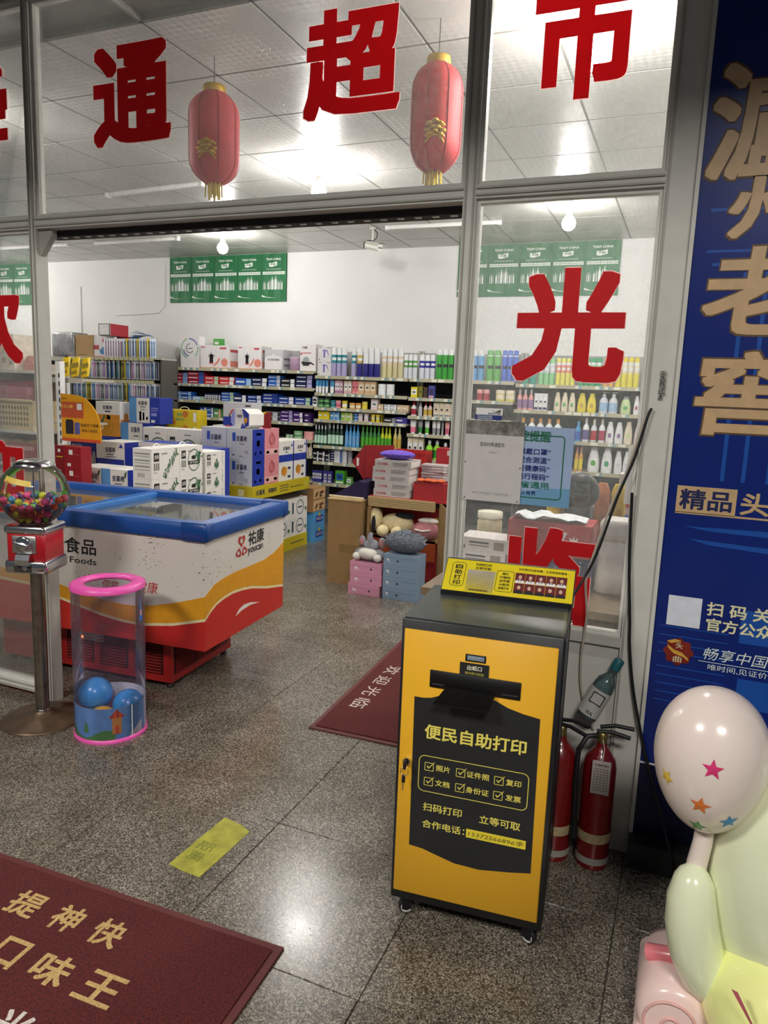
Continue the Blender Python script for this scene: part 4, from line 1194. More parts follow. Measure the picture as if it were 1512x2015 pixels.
for nm, lab, pts, r, m in (
    ('power_cable', 'black cable running from the window glass down behind the kiosk sign', [(-.115, -.012, 1.58), (-.125, -.015, 1.55), (-.152, -.018, 1.418), (-.196, -.02, 1.278), (-.246, -.02, 1.079), (-.285, -.03, .98), (-.31, -.10, .93), (-.33, -.20, .90)], .0045, BLACK),
    ('white_cable', 'white cable hanging beside the black one in front of the glass', [(-.128, -.006, 1.57), (-.147, -.006, 1.48), (-.180, -.006, 1.35), (-.222, -.006, 1.22), (-.262, -.006, 1.05), (-.275, -.006, .97), (-.262, -.008, .86), (-.268, -.006, .72), (-.262, -.002, .60), (-.235, .0, .50), (-.205, .0, .44)], .0042, mat('dirty_cable', '#b3a99a', 0.6)),
    ('long_black_cable', 'long black cable hanging along the white post down to the floor by the board', [(-.150, -.02, 1.30), (-.148, -.012, 1.253), (-.142, -.012, 1.12), (-.132, -.014, .996), (-.118, -.014, .86), (-.110, -.014, .768), (-.085, -.018, .62), (-.044, -.032, .47), (-.0, -.038, .33), (.043, -.05, .21), (.085, -.098, .10), (.105, -.112, .008), (.16, -.11, .006), (.24, -.12, .006)], .005, BLACK)):
    b = MB()
    P_ = [Vector(p) for p in pts]; sm = []
    for i in range(len(P_) - 1):
        p0, p1, p2, p3 = P_[max(i - 1, 0)], P_[i], P_[i + 1], P_[min(i + 2, len(P_) - 1)]
        for k in range(5):
            u = k / 5
            sm.append(0.5 * ((2 * p1) + (-p0 + p2) * u + (2 * p0 - 5 * p1 + 4 * p2 - p3) * u * u + (-p0 + 3 * p1 - 3 * p2 + p3) * u ** 3))
    sm.append(P_[-1])
    b.tube(sm, r, 8)
    tag(b.build(nm, m), lab, 'cable')

# ------------------------------------------------------------------ children's ride with balloon
RD = thing('kiddie_ride', 'pastel moulded kiddie ride with a starred balloon and swirl roll beside the blue board', 'ride', (0.0, -0.75, 0))
RP = mat('ride_pink_white', '#ecdcd2', 0.22, var=0.05, scale=4, coat=0.4)
RG = mat('ride_pale_green', '#e6ecc8', 0.22, var=0.06, scale=4, coat=0.4)
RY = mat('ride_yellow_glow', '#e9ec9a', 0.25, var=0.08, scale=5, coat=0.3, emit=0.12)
RK = mat('ride_pink', '#f0d2cb', 0.25, var=0.06, scale=5, coat=0.3)
prof = []
for i in range(29):
    a = math.pi * i / 28
    z = -math.cos(a); r = math.sin(a) * (1 + 0.10 * z)
    prof.append((max(r, 1e-5) * .128, .765 + z * .178))
b = MB(); b.lathe(prof, 36, 0, (.128, 0, 0), cap=False); bal = b.build('balloon', RP, RD)
def star(mb, az, el, s, m):
    a, e = RAD(az), RAD(el)
    z = math.sin(e); ct = math.cos(e) * (1 + 0.10 * z)
    ang = -math.pi / 2 + a
    pts = []
    for k in range(10):
        q = 2 * math.pi * k / 10 + math.pi / 2 + az * .01; rr = s * (1 if k % 2 == 0 else .42)
        da = rr * math.cos(q) / (.128 * max(ct, .3)); dz = rr * math.sin(q) / .178
        zz = z + dz; rad = math.sqrt(max(1 - zz * zz, 0)) * (1 + .10 * zz) * .1292
        pts.append((.128 + rad * math.cos(ang + da), rad * math.sin(ang + da), .765 + zz * .1785))
    cz = math.sqrt(max(1 - z * z, 0)) * (1 + .10 * z) * .1305
    pts.append((.128 + cz * math.cos(ang), cz * math.sin(ang), .765 + z * .1785))
    mb.add(pts, [(10, k, (k + 1) % 10) for k in range(10)], 0)
for nm, col, az, el, s in (('pink_star', '#d3366f', -1, 12, .024), ('yellow_star', '#e3c04a', -48, -8, .021), ('orange_star', '#e07a35', -9, -20, .024), ('blue_star', '#2b8fc9', 27, -33, .022), ('green_star', '#5aa04a', -12, -48, .021)):
    b = MB(); star(b, az, el, s, 0); b.build(nm, mat(nm, col, 0.4), bal)
b = MB(); b.tube([(.135, 0, .60), (.132, .0, .55), (.125, .0, .49), (.125, .0, .44)], [.022, .0225, .024, .026], 18); b.build('balloon_stem', RP, RD)
b = MB()
arm = [(.128, -.005, .492), (.127, -.01, .486), (.124, -.015, .476), (.122, -.02, .462), (.120, -.03, .42), (.126, -.035, .36), (.142, -.035, .29), (.166, -.03, .23), (.195, -.02, .19), (.225, 0, .17)]
b.tube(arm, [.012, .026, .037, .046, .056, .062, .064, .06, .05, .03], 28); b.build('arm', RG, RD)
b = MB(); b.sphere((.405, .06, .47), 1, 36, 0, (.262, .20, .37), 22); b.build('figure_body', RG, RD)
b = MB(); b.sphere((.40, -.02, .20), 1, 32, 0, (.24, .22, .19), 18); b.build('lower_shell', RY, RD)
b = MB(); b.T = Matrix.Translation((.112, -.01, .095)) @ Matrix.Rotation(RAD(90), 4, 'X'); b.lathe([(.001, .062), (.05, .064), (.078, .058), (.09, .042), (.094, .0), (.094, -.15), (.08, -.19), (.001, -.20)], 36); b.build('swirl_roll', RK, RD)
b = MB(); b.tube([(.112 + (.006 + .0042 * q) * math.cos(q * .62), -.01 - .0655 + (.010 * max(0, q - 13) / 4), .095 + (.006 + .0042 * q) * math.sin(q * .62)) for q in [k_ * .25 for k_ in range(65)]], .0036, 8); b.build('swirl_line', mat('swirl_pink', '#e4b1ab', 0.3), RD)
b = MB(); b.tube([(.04, .06, .17), (.10, .04, .195), (.16, .03, .19), (.2, .02, .17)], .022, 12); b.build('pink_trim', mat('trim_pink', '#e87f86', 0.3, coat=0.3), RD)
b = MB(); b.rbox(.02, .80, -.12, .30, 0, .05, .04); b.build('ride_base', RK, RD)
b = MB(); b.add([(.21, -.185, .33), (.222, -.195, .335), (.262, -.215, .275), (.266, -.214, .262), (.25, -.205, .28)], [(0, 4, 3, 2, 1)]); b.build('pink_dash', mat('dash_pink', '#d56a78', 0.4), RD)
# ------------------------------------------------------------------ wall shelving and its goods
PAL = dict(indigo='#3a3a8f', white='#e6e6e8', mint='#a9c7a8', crimson='#9c1f35', sky='#4f93c4', blue='#2459b0', skyl='#9dc0e0', scarlet='#c73a3a', navy='#16204f',
    silver='#b9bcc2', black='#17181c', lilac='#a9a3cc', royal='#1c3c8f', pale='#d5d9e2', green='#3f8a4a', pink='#e0a0ae', dark='#2c2e38', purple='#4b2277', violet='#3a1f5c',
    green2='#6fae74', cream='#e3d9c0', teal='#17808f', navy2='#24217a', gold='#c1a548', khaki='#cfc79a', beige='#d7c7b0', royal2='#1b1f96', grass='#3fa03f', lgreen='#6fb765', peri='#5877d0',
    skyblue='#4a9ad4', rose='#cfa3b4', mauve='#8f6d9c', salmon='#db7f84', tan='#cdb088', yellow='#e2cf2b', olive='#7e7a2a', brown='#4c3a30', peri2='#4052a0', dkgreen='#1d4a2c', aqua='#7fc2b4',
    rose2='#b85470', orange='#e08a3c', lemon='#dcd05a', rosew='#e2cfd0', grey2='#8f9296', red='#b3202a', lime='#9cc84a', bottleg='#0f3b26', mintw='#bfe0cc', green3='#2f7a38', leaf='#4fa52e', lime2='#c6d21f',
    khaki2='#c8c07a', lime3='#8fd62c', dkgreen2='#1f7a2c', pinkh='#e0708f', redt='#b5404a', teal2='#4f9e90', mint2='#8fcf96', yellow2='#e3dc6a', coral='#df8a78', emerald='#2fa06a', orange2='#e6b06a',
    lemon2='#e6da4a', lime4='#c6dba0', cyan='#2f93c8', mauve2='#5c4f8a', crimson2='#a82a50')
def pm(c, rough=0.4):
    return mat('print_' + c, PAL[c], rough, var=0.05, scale=25)
PC = {}
def product(kind, w, h, cols):
    """-> (name, main mesh, [(part name, mesh)])"""
    k = (kind, round(w, 3), round(h, 3), cols)
    if k in PC:
        return PC[k]
    c = cols.split(',')
    while len(c) < 3:
        c.append(c[-1])
    ms = [pm(x) for x in c] + [pm('white'), pm('dark')]
    b, parts = MB(), []
    r = w * 0.47
    if kind == 'can':
        b.lathe([(r * .94, 0), (r, .008), (r, h * .46), (r, h * .74), (r, h * .80), (r * .96, h * .83)], 14, [0, 0, 1, 3 if c[0] != c[1] else 0, 3])
        n = 6
        for i in range(n):
            a0, a1 = RAD(-100 + 100 * i / n - 10), RAD(-100 + 100 * (i + 1) / n - 10)
            zc = h * (.60 if c[0] != c[1] else .45)
            b.add([((r + .001) * math.cos(a), (r + .001) * math.sin(a), z) for a, z in ((a0, zc - h * .05), (a1, zc - h * .05), (a1, zc + h * .05), (a0, zc + h * .05))], [(0, 1, 2, 3)], 3 if c[0] != c[1] else 4)
        m = MB(); m.lathe([(r * .93, h * .83), (r * .93, h * .96), (r * .85, h * .985), (r * .3, h), (1e-4, h)], 14)
        parts.append(('cap', m.mesh('cap', pm(c[2]))))
        nm = 'spray_can'
    elif kind == 'carton':
        d = min(max(w * .8, .10), .22)
        b.box(-w * .485, w * .485, 0, d, 0, h, 0)
        b.box(w * .20, w * .487, -.001, 0, h * .06, h * .94, 1); b.box(-w * .42, w * .10, -.001, 0, h * .40, h * .62, 3)
        nm = 'carton'
    elif kind == 'pack':
        d = max(w * .8, .05)
        b.box(-w * .47, w * .47, 0, d, 0, h, 0)
        b.box(-w * .36, w * .36, -.001, 0, h * .30, h * .78, 1); b.box(-w * .40, w * .40, -.001, 0, h * .06, h * .20, 2); b.box(-w * .2, w * .2, -.002, -.001, h * .46, h * .58, 4 if c[1] != 'black' else 3)
        nm = 'upright_box'
    elif kind in ('jar', 'tub'):
        b.lathe([(r * .92, 0), (r * .97, .005), (r * .97, h * .2), (r * .97, h * .58), (r * .9, h * .68)], 16, [0, 0, 1, 0])
        m = MB(); m.lathe([(r, h * .66), (r, h * .96), (r * .95, h), (1e-4, h)], 16)
        parts.append(('lid', m.mesh('lid', pm(c[2] if kind == 'jar' else c[0]))))
        nm = 'jar' if kind == 'jar' else 'flat_tub'
    elif kind == 'tube':
        n = 14; rings = []
        for i, u in enumerate((.10, .16, .5, .52, .80, 1.0)):
            z = h * u; ry = r * .62 * (1 - u) + .002; rx = r * (.78 + .2 * u)
            rings.append([(rx * math.cos(2 * math.pi * q / n), r * .6 + ry * math.sin(2 * math.pi * q / n), z) for q in range(n)])
        for a in range(5):
            b.add(rings[a] + rings[a + 1], [(q, (q + 1) % n, (q + 1) % n + n, q + n) for q in range(n)], 1 if a < 2 else 0, True)
        b.add(rings[-1], [tuple(range(n))], 0)
        m = MB(); m.lathe([(r * .62, 0), (r * .66, h * .10), (1e-4, h * .11)], 14, 0, (0, r * .6, 0))
        parts.append(('cap', m.mesh('cap', pm(c[2]))))
        nm = 'standing_tube'
    elif kind in ('bottle', 'pump'):
        b.lathe([(r * .9, 0), (r * .97, .006), (r * .97, h * .10), (r * .97, h * .50), (r * .95, h * .58), (r * .72, h * .68), (r * .36, h * .76), (r * .34, h * .80)], 14, [0, 0, 1, 0, 0, 0, 0])
        m = MB()
        if kind == 'pump':
            m.lathe([(r * .40, h * .78), (r * .40, h * .88), (r * .16, h * .89), (r * .16, h * .96)], 10); m.rbox(-r * .5, r * .95, -r * .22, r * .22, h * .955, h, r * .1, 0, 2)
            parts.append(('pump_head', m.mesh('pump_head', pm(c[2]))))
        else:
            m.lathe([(r * .42, h * .78), (r * .42, h * .93), (r * .26, h), (1e-4, h)], 12)
            parts.append(('cap', m.mesh('cap', pm(c[2]))))
        nm = 'bottle' if kind == 'bottle' else 'pump_bottle'
    elif kind == 'oval':
        b.lathe([(r * .86, 0), (r * .97, .012), (r * .97, h * .25), (r * .9, h * .5), (r * .74, h * .72), (r * .56, h * .84)], 16, 0, (0, 0, 0), True, 1, .6)
        b.add([(r * .42 * math.cos(a), -r * .575, h * .36 + h * .12 * math.sin(a)) for a in [2 * math.pi * q / 12 for q in range(12)]], [tuple(range(12))], 1)
        m = MB(); m.lathe([(r * .58, h * .84), (r * .5, h * .96), (r * .34, h), (1e-4, h)], 14, 0, (0, 0, 0), True, 1, .6)
        parts.append(('cap', m.mesh('cap', pm(c[2]))))
        nm = 'shampoo_bottle'
    PC[k] = (nm, b.mesh(nm, ms), parts)
    return PC[k]

CATN = {'spray_can': 'spray can', 'carton': 'carton', 'upright_box': 'box', 'jar': 'jar', 'flat_tub': 'tub', 'standing_tube': 'tube', 'bottle': 'bottle', 'pump_bottle': 'bottle', 'shampoo_bottle': 'bottle'}
def shelf_unit(label, x0, x1, tops, grp, top_back=2.06, yf=5.20):
    t = thing('wall_shelf_unit', label, 'shelving', (x0, yf, 0), 0, grp)
    w = x1 - x0; d = 5.63 - yf
    zt_ = max(tops)
    b = MB(); b.box(.0, w, d - .012, d, .05, zt_ - .02); b.build('back_panel', mat('shelf_back_dark', '#26262a', 0.7), t)
    b = MB(); b.box(.0, w, d - .012, d, zt_ - .02, top_back); b.build('upper_back_panel', mat('shelf_back_grey', '#a2a2a0', 0.5), t)
    for x in (0.0, w - .03):
        b = MB(); b.box(x, x + .03, d - .045, d - .012, .0, top_back + .02)
        b.build('upright', mat('shelf_upright', '#b5b4ae', 0.45), t)
    b = MB(); b.box(0, w, .02, d - .012, 0, .10); b.build('plinth', mat('shelf_plinth', '#5b5a56', 0.5), t)
    for z in tops:
        b = MB(); b.box(.004, w - .004, 0.012, d - .012, z - .022, z)
        s = b.build('shelf', mat('shelf_metal', '#b3afa2', 0.4, var=0.05), t)
        b = MB(); b.prism([(0, z - .034), (.012, z - .034), (.012, z + .004), (.006, z + .004)], .004, w - .004, 'x'); b.build('price_rail', mat('rail_khaki', '#a7a288', 0.35), s)
        tb_ = MB(); x = .05 + random.random() * .1
        while x < w - .1:
            tw = .055 + .02 * random.random()
            p = tb_.box(x, x + tw, -.002, -.0005, z - .030, z + .0, 0)
            if random.random() < .7:
                tb_.box(x + tw * .55, x + tw, -.003, -.002, z - .030, z, 1)
            x += tw + random.choice([.02, .03, .10, .14, .2])
        tg = tb_.build('price_tags', [mat('tag_cream', '#dfe0cf', 0.5), mat('tag_teal', '#7fa0ab', 0.5)], s)
        tg['kind'] = 'stuff'
    return t
shelf_unit('toothpaste wall shelf under the first green banner', -6.45, -4.150, [1.805, 1.605, 1.40, 1.19, .985, .80, .5], 'wall shelf units')
shelf_unit('wall shelf with spray cans, jars and green bottles', -4.140, -2.955, [1.755, 1.555, 1.385, 1.245, .935, .74, .486], 'wall shelf units')
shelf_unit('wall shelf with short spray cans and tubes behind the glass post', -2.945, -1.745, [1.755, 1.545, 1.34, 1.14, .86, .5], 'wall shelf units')
shelf_unit('wall shelf with yellow cans and shampoo behind the notice', -1.735, .70, [1.735, 1.465, 1.165, .855, .5], 'wall shelf units')
ROWS = [
    ('B2', 1.600, [
        ('pack', -6.49, -6.26, 5, .14, 'indigo,white,mint', 1, 'upright toothpaste pack with indigo, white and mint print, beside the red cartons'),
        ('carton', -6.25, -6.00, 1, .045, 'crimson,sky', 3, 'crimson and sky blue toothpaste carton in the stack beside the upright indigo packs'),
        ('carton', -6.00, -5.75, 1, .05, 'crimson,blue', 3, 'crimson and blue toothpaste carton in the second stack'),
        ('carton', -5.74, -5.53, 1, .05, 'scarlet,mint', 2, 'scarlet and mint toothpaste carton'),
        ('carton', -5.52, -5.30, 1, .05, 'scarlet,white', 2, 'scarlet and white toothpaste carton'),
        ('carton', -5.28, -5.05, 1, .09, 'blue,skyl', 1, 'mid blue toothpaste carton with pale blue end'),
        ('carton', -5.04, -4.82, 1, .05, 'navy,white', 2, 'navy toothpaste carton with white numeral patch'),
        ('carton', -4.80, -4.63, 1, .045, 'blue,silver', 3, 'blue and silver toothpaste carton'),
        ('carton', -4.62, -4.43, 1, .05, 'black,white', 2, 'black and white toothpaste carton'),
        ('carton', -4.42, -4.19, 1, .05, 'navy,lilac', 3, 'navy toothpaste carton with lilac end in the stack by the shelf end'),
    ]),
    ('B3', 1.40, [
        ('pack', -6.49, -6.28, 6, .1, 'blue,white,skyl', 1, 'upright pale blue and white toothpaste pack on the third shelf'),
        ('carton', -6.26, -5.95, 2, .05, 'blue,skyl', 2, 'bright blue toothpaste carton in the low double stack'),
        ('carton', -5.93, -5.75, 1, .045, 'skyl,mint', 1, 'single pale blue carton lying beside the bright blue stack'),
        ('pack', -5.74, -5.50, 7, .09, 'navy,white,cream', 1, 'upright navy, white and cream toothpaste pack'),
        ('carton', -5.49, -5.30, 1, .038, 'blue,mint', 3, 'blue and mint carton in the stack of three'),
        ('carton', -5.30, -5.12, 1, .09, 'navy,white', 1, 'large navy toothpaste carton'),
        ('carton', -5.10, -4.90, 1, .045, 'royal,pale', 2, 'royal blue lidded carton with white lettering strip'),
        ('carton', -4.88, -4.66, 1, .04, 'royal,royal', 3, 'plain royal blue carton in the stack of three'),
        ('carton', -4.65, -4.44, 1, .045, 'royal,pale', 2, 'royal blue carton with pale end by the plain stack'),
        ('carton', -4.43, -4.21, 1, .045, 'royal,mint', 2, 'royal blue carton with mint end at the end of the shelf'),
    ]),
    ('B4', 1.19, [
        ('carton', -6.35, -6.22, 1, .08, 'white,green', 1, 'white and green small carton behind the yellow gift box'),
        ('carton', -5.82, -5.61, 2, .06, 'blue,white', 2, 'blue and white packet behind the milk cartons'),
        ('carton', -5.60, -5.50, 1, .11, 'green,pink', 1, 'green and pink packet behind the milk cartons'),
        ('carton', -4.84, -4.63, 2, .055, 'silver,dark', 2, 'silver carton with dark oval on the fourth shelf'),
        ('carton', -4.62, -4.45, 1, .045, 'purple,lilac', 3, 'purple carton with pale roundel'),
        ('carton', -4.44, -4.31, 1, .06, 'purple,white', 2, 'purple carton with white oval label'),
        ('carton', -4.29, -4.20, 1, .06, 'violet,violet', 2, 'plain violet carton at the shelf end'),
    ]),
    ('B5', .985, [
        ('tub', -4.56, -4.45, 2, .05, 'mint,mint', 1, 'pale green flat tub on the fifth shelf'),
        ('tub', -4.44, -4.32, 1, .05, 'green2,mint', 2, 'green flat tub in a stack of two'),
        ('tub', -4.31, -4.17, 1, .05, 'pink,pink', 2, 'pink flat tub in a stack of two'),
    ]),
    ('B6', .80, [
        ('bottle', -4.29, -4.18, 2, .17, 'cream,cream,cream', 1, 'cream lotion bottle beside the dark boxes'),
    ]),
    ('C1', 1.745, [
        ('can', -3.95, -3.75, 3, .335, 'lilac,teal,white', 1, 'tall lilac spray can with teal band and white cap beside the kettle boxes'),
        ('can', -3.69, -3.63, 1, .335, 'lilac,teal,white', 1, 'lilac spray can with teal band standing next to the navy cans'),
        ('can', -3.62, -3.55, 1, .335, 'navy2,gold,white', 1, 'navy spray can with gold badge next to the lilac cans'),
        ('can', -3.54, -3.33, 3, .335, 'navy2,white,white', 1, 'navy spray can with white roundel and white cap'),
        ('can', -3.31, -3.04, 4, .33, 'khaki,beige,white', 1, 'beige flower-print spray can with white cap'),
    ]),
    ('D1', 1.745, [
        ('can', -3.04, -2.87, 3, .27, 'pale,green,white', 1, 'short white spray can with green band'),
        ('can', -2.85, -2.66, 3, .27, 'pale,royal2,white', 1, 'short white spray can with royal blue band'),
        ('can', -2.65, -2.38, 4, .335, 'grass,grass,white', 1, 'tall grass green spray can with dark oval badge'),
        ('can', -2.25, -2.10, 2, .33, 'sky,sky,white', 1, 'tall sky blue spray can behind the window glass'),
        ('can', -2.08, -1.92, 2, .33, 'lgreen,lgreen,lgreen', 1, 'light green spray can with green cap behind the window glass'),
        ('can', -1.91, -1.73, 3, .33, 'peri,peri,peri', 1, 'periwinkle blue spray can behind the window glass'),
    ]),
    ('C2', 1.545, [
        ('tube', -4.15, -3.98, 4, .17, 'skyblue,white,white', 1, 'sky blue and white tube standing on its cap, first of the second shelf'),
        ('tube', -3.96, -3.90, 1, .17, 'skyblue,white,white', 1, 'single sky blue tube standing apart'),
        ('pack', -3.89, -3.79, 3, .16, 'rose,white,mauve', 1, 'slim rose and white box'),
        ('pack', -3.77, -3.67, 2, .16, 'beige,white,rose', 1, 'slim beige and white box'),
        ('pack', -3.66, -3.58, 2, .16, 'salmon,salmon,pink', 1, 'slim salmon pink box'),
        ('pack', -3.58, -3.36, 3, .16, 'tan,cream,tan', 1, 'tan box with fine dark lettering strip'),
        ('jar', -3.34, -3.14, 2, .13, 'white,white,white', 1, 'large white round jar on the second shelf'),
    ]),
    ('D2', 1.535, [
        ('pack', -2.93, -2.85, 1, .12, 'yellow,white,yellow', 1, 'small yellow box standing on the nearly empty shelf'),
        ('pack', -2.84, -2.79, 1, .13, 'olive,olive,olive', 1, 'small olive box on the nearly empty shelf'),
        ('pack', -2.78, -2.73, 1, .12, 'brown,brown,brown', 1, 'small dark brown box on the nearly empty shelf'),
        ('pack', -2.72, -2.65, 1, .14, 'peri2,violet,pink', 1, 'small blue and violet box on the nearly empty shelf'),
    ]),
    ('C3', 1.375, [
        ('pack', -4.18, -4.12, 1, .14, 'white,black,white', 1, 'white box with black bands beside the green jars'),
        ('jar', -4.11, -3.96, 2, .055, 'dkgreen,lgreen,dkgreen', 2, 'dark green jar in a stack of two'),
        ('jar', -3.95, -3.88, 1, .09, 'aqua,teal,teal', 1, 'aqua jar with teal lid'),
        ('jar', -3.88, -3.81, 1, .09, 'pink,rose2,pink', 1, 'pink jar with rose label'),
        ('jar', -3.80, -3.73, 1, .09, 'yellow,white,yellow', 1, 'yellow jar with yellow lid'),
        ('jar', -3.70, -3.55, 2, .07, 'orange,cream,orange', 1, 'orange jar with cream lid'),
        ('jar', -3.54, -3.47, 1, .09, 'lemon,yellow,lemon', 1, 'lemon jar beside the orange jars'),
        ('pack', -3.42, -3.33, 1, .15, 'rosew,white,rosew', 1, 'tall pale pink box among small cartons'),
        ('carton', -3.32, -3.26, 1, .07, 'tan,beige', 1, 'small tan carton beside the tall pale pink box'),
        ('carton', -3.25, -3.10, 2, .07, 'silver,white', 1, 'small silver white carton'),
        ('carton', -3.09, -2.95, 2, .07, 'tan,beige', 1, 'small tan carton at the end of the third shelf'),
    ]),
    ('D3', 1.330, [
        ('bottle', -2.93, -2.86, 1, .2, 'white,crimson,red', 1, 'white bottle with red cap and crimson label'),
        ('bottle', -2.84, -2.79, 1, .18, 'silver,silver,silver', 1, 'grey translucent bottle'),
        ('bottle', -2.78, -2.67, 2, .2, 'rosew,gold,red', 1, 'pale pink bottle with gold label and dark red cap'),
        ('pack', -2.65, -2.39, 4, .2, 'cream,beige,grey2', 1, 'cream box with dark bottle drawing'),
    ]),
    ('C4', 1.235, [
        ('carton', -4.10, -3.95, 2, .11, 'yellow,yellow', 1, 'bright yellow small carton on the fourth shelf'),
        ('carton', -3.94, -3.82, 2, .1, 'skyblue,skyl', 1, 'sky blue small carton'),
        ('carton', -3.80, -3.65, 2, .13, 'lime,cream', 1, 'lime carton with pale print'),
        ('tub', -3.65, -3.58, 1, .045, 'blue,skyl', 3, 'small blue tin in a stack of three'),
        ('carton', -3.57, -3.42, 2, .1, 'rosew,black', 1, 'pale pink carton with dark dot'),
        ('carton', -3.40, -3.28, 2, .09, 'yellow,black', 1, 'yellow carton with black numeral mark'),
        ('carton', -3.25, -3.10, 1, .06, 'black,grey2', 1, 'black flat carton'),
        ('carton', -3.10, -2.96, 1, .07, 'indigo,indigo', 1, 'dark indigo carton at the shelf end'),
    ]),
    ('D4', 1.130, [
        ('tube', -2.93, -2.85, 1, .22, 'white,pinkh,white', 1, 'white tube with bright pink lower half'),
        ('tube', -2.83, -2.77, 1, .22, 'grey2,dkgreen2,white', 1, 'grey tube with dark green swoosh'),
        ('tube', -2.75, -2.69, 1, .22, 'white,leaf,white', 1, 'white tube with leaf green swoosh'),
        ('tube', -2.66, -2.56, 2, .2, 'white,grey2,silver', 1, 'white and silver tube'),
        ('tube', -2.55, -2.52, 1, .19, 'grey2,grey2,silver', 1, 'narrow grey tube'),
        ('tube', -2.51, -2.45, 1, .2, 'pink,rose2,white', 1, 'pink tube with dark dot'),
        ('tube', -2.44, -2.38, 1, .2, 'skyl,peri,white', 1, 'pale blue tube with blue dot'),
    ]),
    ('C5', 0.930, [
        ('bottle', -4.16, -3.99, 4, .24, 'bottleg,mintw,pale', 1, 'short dark green bottle with mint label'),
        ('bottle', -3.98, -3.77, 4, .3, 'bottleg,mintw,pale', 1, 'tall dark green bottle with mint label'),
        ('bottle', -3.75, -3.56, 4, .27, 'skyblue,sky,skyblue', 1, 'sky blue spray bottle'),
        ('bottle', -3.54, -3.29, 5, .27, 'green3,leaf,leaf', 1, 'translucent green bottle with leaf label'),
        ('bottle', -3.29, -3.15, 3, .26, 'lime2,leaf,lime2', 1, 'lime yellow bottle'),
        ('bottle', -3.13, -3.03, 2, .28, 'khaki2,gold,cream', 1, 'pale gold slender bottle'),
    ]),
    ('D5', 0.860, [
        ('pack', -2.94, -2.75, 3, .25, 'cream,white,black', 1, 'tall white box with black roundel'),
        ('bottle', -2.73, -2.55, 2, .22, 'lime3,dkgreen2,pale', 1, 'lime green bottle with dark green square label'),
        ('bottle', -2.54, -2.45, 1, .2, 'red,crimson,pale', 1, 'red bottle with pale cap beside the lime bottles'),
    ]),
    ('C6', 0.730, [
        ('carton', -4.16, -4.00, 2, .06, 'black,white', 2, 'black and white small box on the sixth shelf'),
        ('carton', -3.99, -3.93, 1, .05, 'dark,silver', 2, 'dark small box in a stack of two'),
        ('carton', -3.92, -3.85, 1, .035, 'navy,white', 5, 'navy small box in the stack of five'),
        ('carton', -3.85, -3.77, 1, .035, 'pale,blue', 5, 'pale small box with blue edge in the stack of five'),
        ('carton', -3.76, -3.68, 1, .035, 'pale,brown', 5, 'pale small box with brown edge in the stack of five'),
    ]),
    ('C7', 0.476, [
        ('pack', -4.16, -4.03, 4, .14, 'indigo,white,indigo', 1, 'indigo tube box with white stripe on the lowest shelf'),
        ('pack', -4.01, -3.90, 2, .14, 'indigo,silver,white', 1, 'indigo and white box with two dark ovals'),
        ('pack', -3.85, -3.73, 1, .16, 'leaf,blue,white', 1, 'green box with blue round print on the lowest shelf'),
        ('pack', -3.70, -3.63, 1, .09, 'green,white,green', 1, 'low green box at the end of the lowest shelf'),
    ]),
    ('D6', 1.535, [
        ('jar', -2.17, -2.02, 2, .12, 'redt,crimson,pink', 1, 'red translucent jar behind the window glass'),
        ('jar', -1.96, -1.74, 2, .12, 'lemon,cream,cream', 1, 'lemon yellow jar with wide lid behind the window glass'),
    ]),
    ('E1', 1.730, [
        ('can', -1.68, -1.53, 2, .26, 'teal2,pale,teal2', 1, 'teal green spray can beneath the red character on the glass'),
        ('can', -1.51, -1.34, 3, .27, 'mint2,pale,mint2', 1, 'mint green spray can'),
        ('can', -1.33, -1.13, 4, .28, 'yellow2,coral,yellow2', 1, 'pale yellow spray can with coral print'),
        ('can', -1.09, -0.87, 4, .29, 'emerald,mint2,emerald', 1, 'emerald green spray can'),
        ('can', -0.85, -0.74, 2, .29, 'orange2,cream,orange2', 1, 'pale orange spray can'),
        ('can', -0.73, -0.50, 4, .3, 'lemon2,cream,yellow', 1, 'lemon spray can with yellow cap'),
        ('can', -0.47, -0.37, 2, .31, 'white,gold,yellow', 1, 'white spray can with gold base and yellow cap'),
    ]),
    ('E2', 1.460, [
        ('bottle', -1.72, -1.54, 3, .22, 'pink,mauve,pale', 1, 'pink pump bottle with mauve label'),
        ('pack', -1.53, -1.39, 3, .18, 'white,white,violet', 1, 'white narrow tube box with blue drop'),
        ('oval', -1.33, -1.10, 3, .2, 'cream,green2,cream', 1, 'cream shampoo bottle with green leaf print'),
        ('oval', -1.09, -0.89, 2, .2, 'yellow,gold,yellow', 1, 'rounded yellow shampoo bottle'),
        ('pump', -0.87, -0.68, 2, .22, 'pale,skyl,white', 1, 'clear pale blue pump bottle'),
        ('oval', -0.66, -0.55, 1, .18, 'lime4,green2,grey2', 1, 'pale lime squat bottle with plant print'),
        ('oval', -0.53, -0.47, 1, .19, 'white,rose2,white', 1, 'white slanted bottle with rose print'),
        ('oval', -0.45, -0.39, 1, .19, 'white,grey2,white', 1, 'white slanted bottle with grey print'),
    ]),
    ('E3', 1.160, [
        ('bottle', -1.68, -1.22, 5, .22, 'white,pale,orange', 1, 'white bottle with orange cap above the blue notice'),
        ('bottle', -1.09, -1.02, 1, .21, 'cyan,blue,cyan', 1, 'cyan bottle at the edge of the blue notice'),
        ('bottle', -1.01, -0.94, 1, .25, 'white,mauve2,pale', 1, 'white bottle with purple lower label'),
        ('bottle', -0.93, -0.86, 1, .24, 'pale,red,cream', 1, 'pale bottle with red label'),
        ('bottle', -0.85, -0.78, 1, .25, 'white,crimson2,cream', 1, 'white bottle with crimson lower label'),
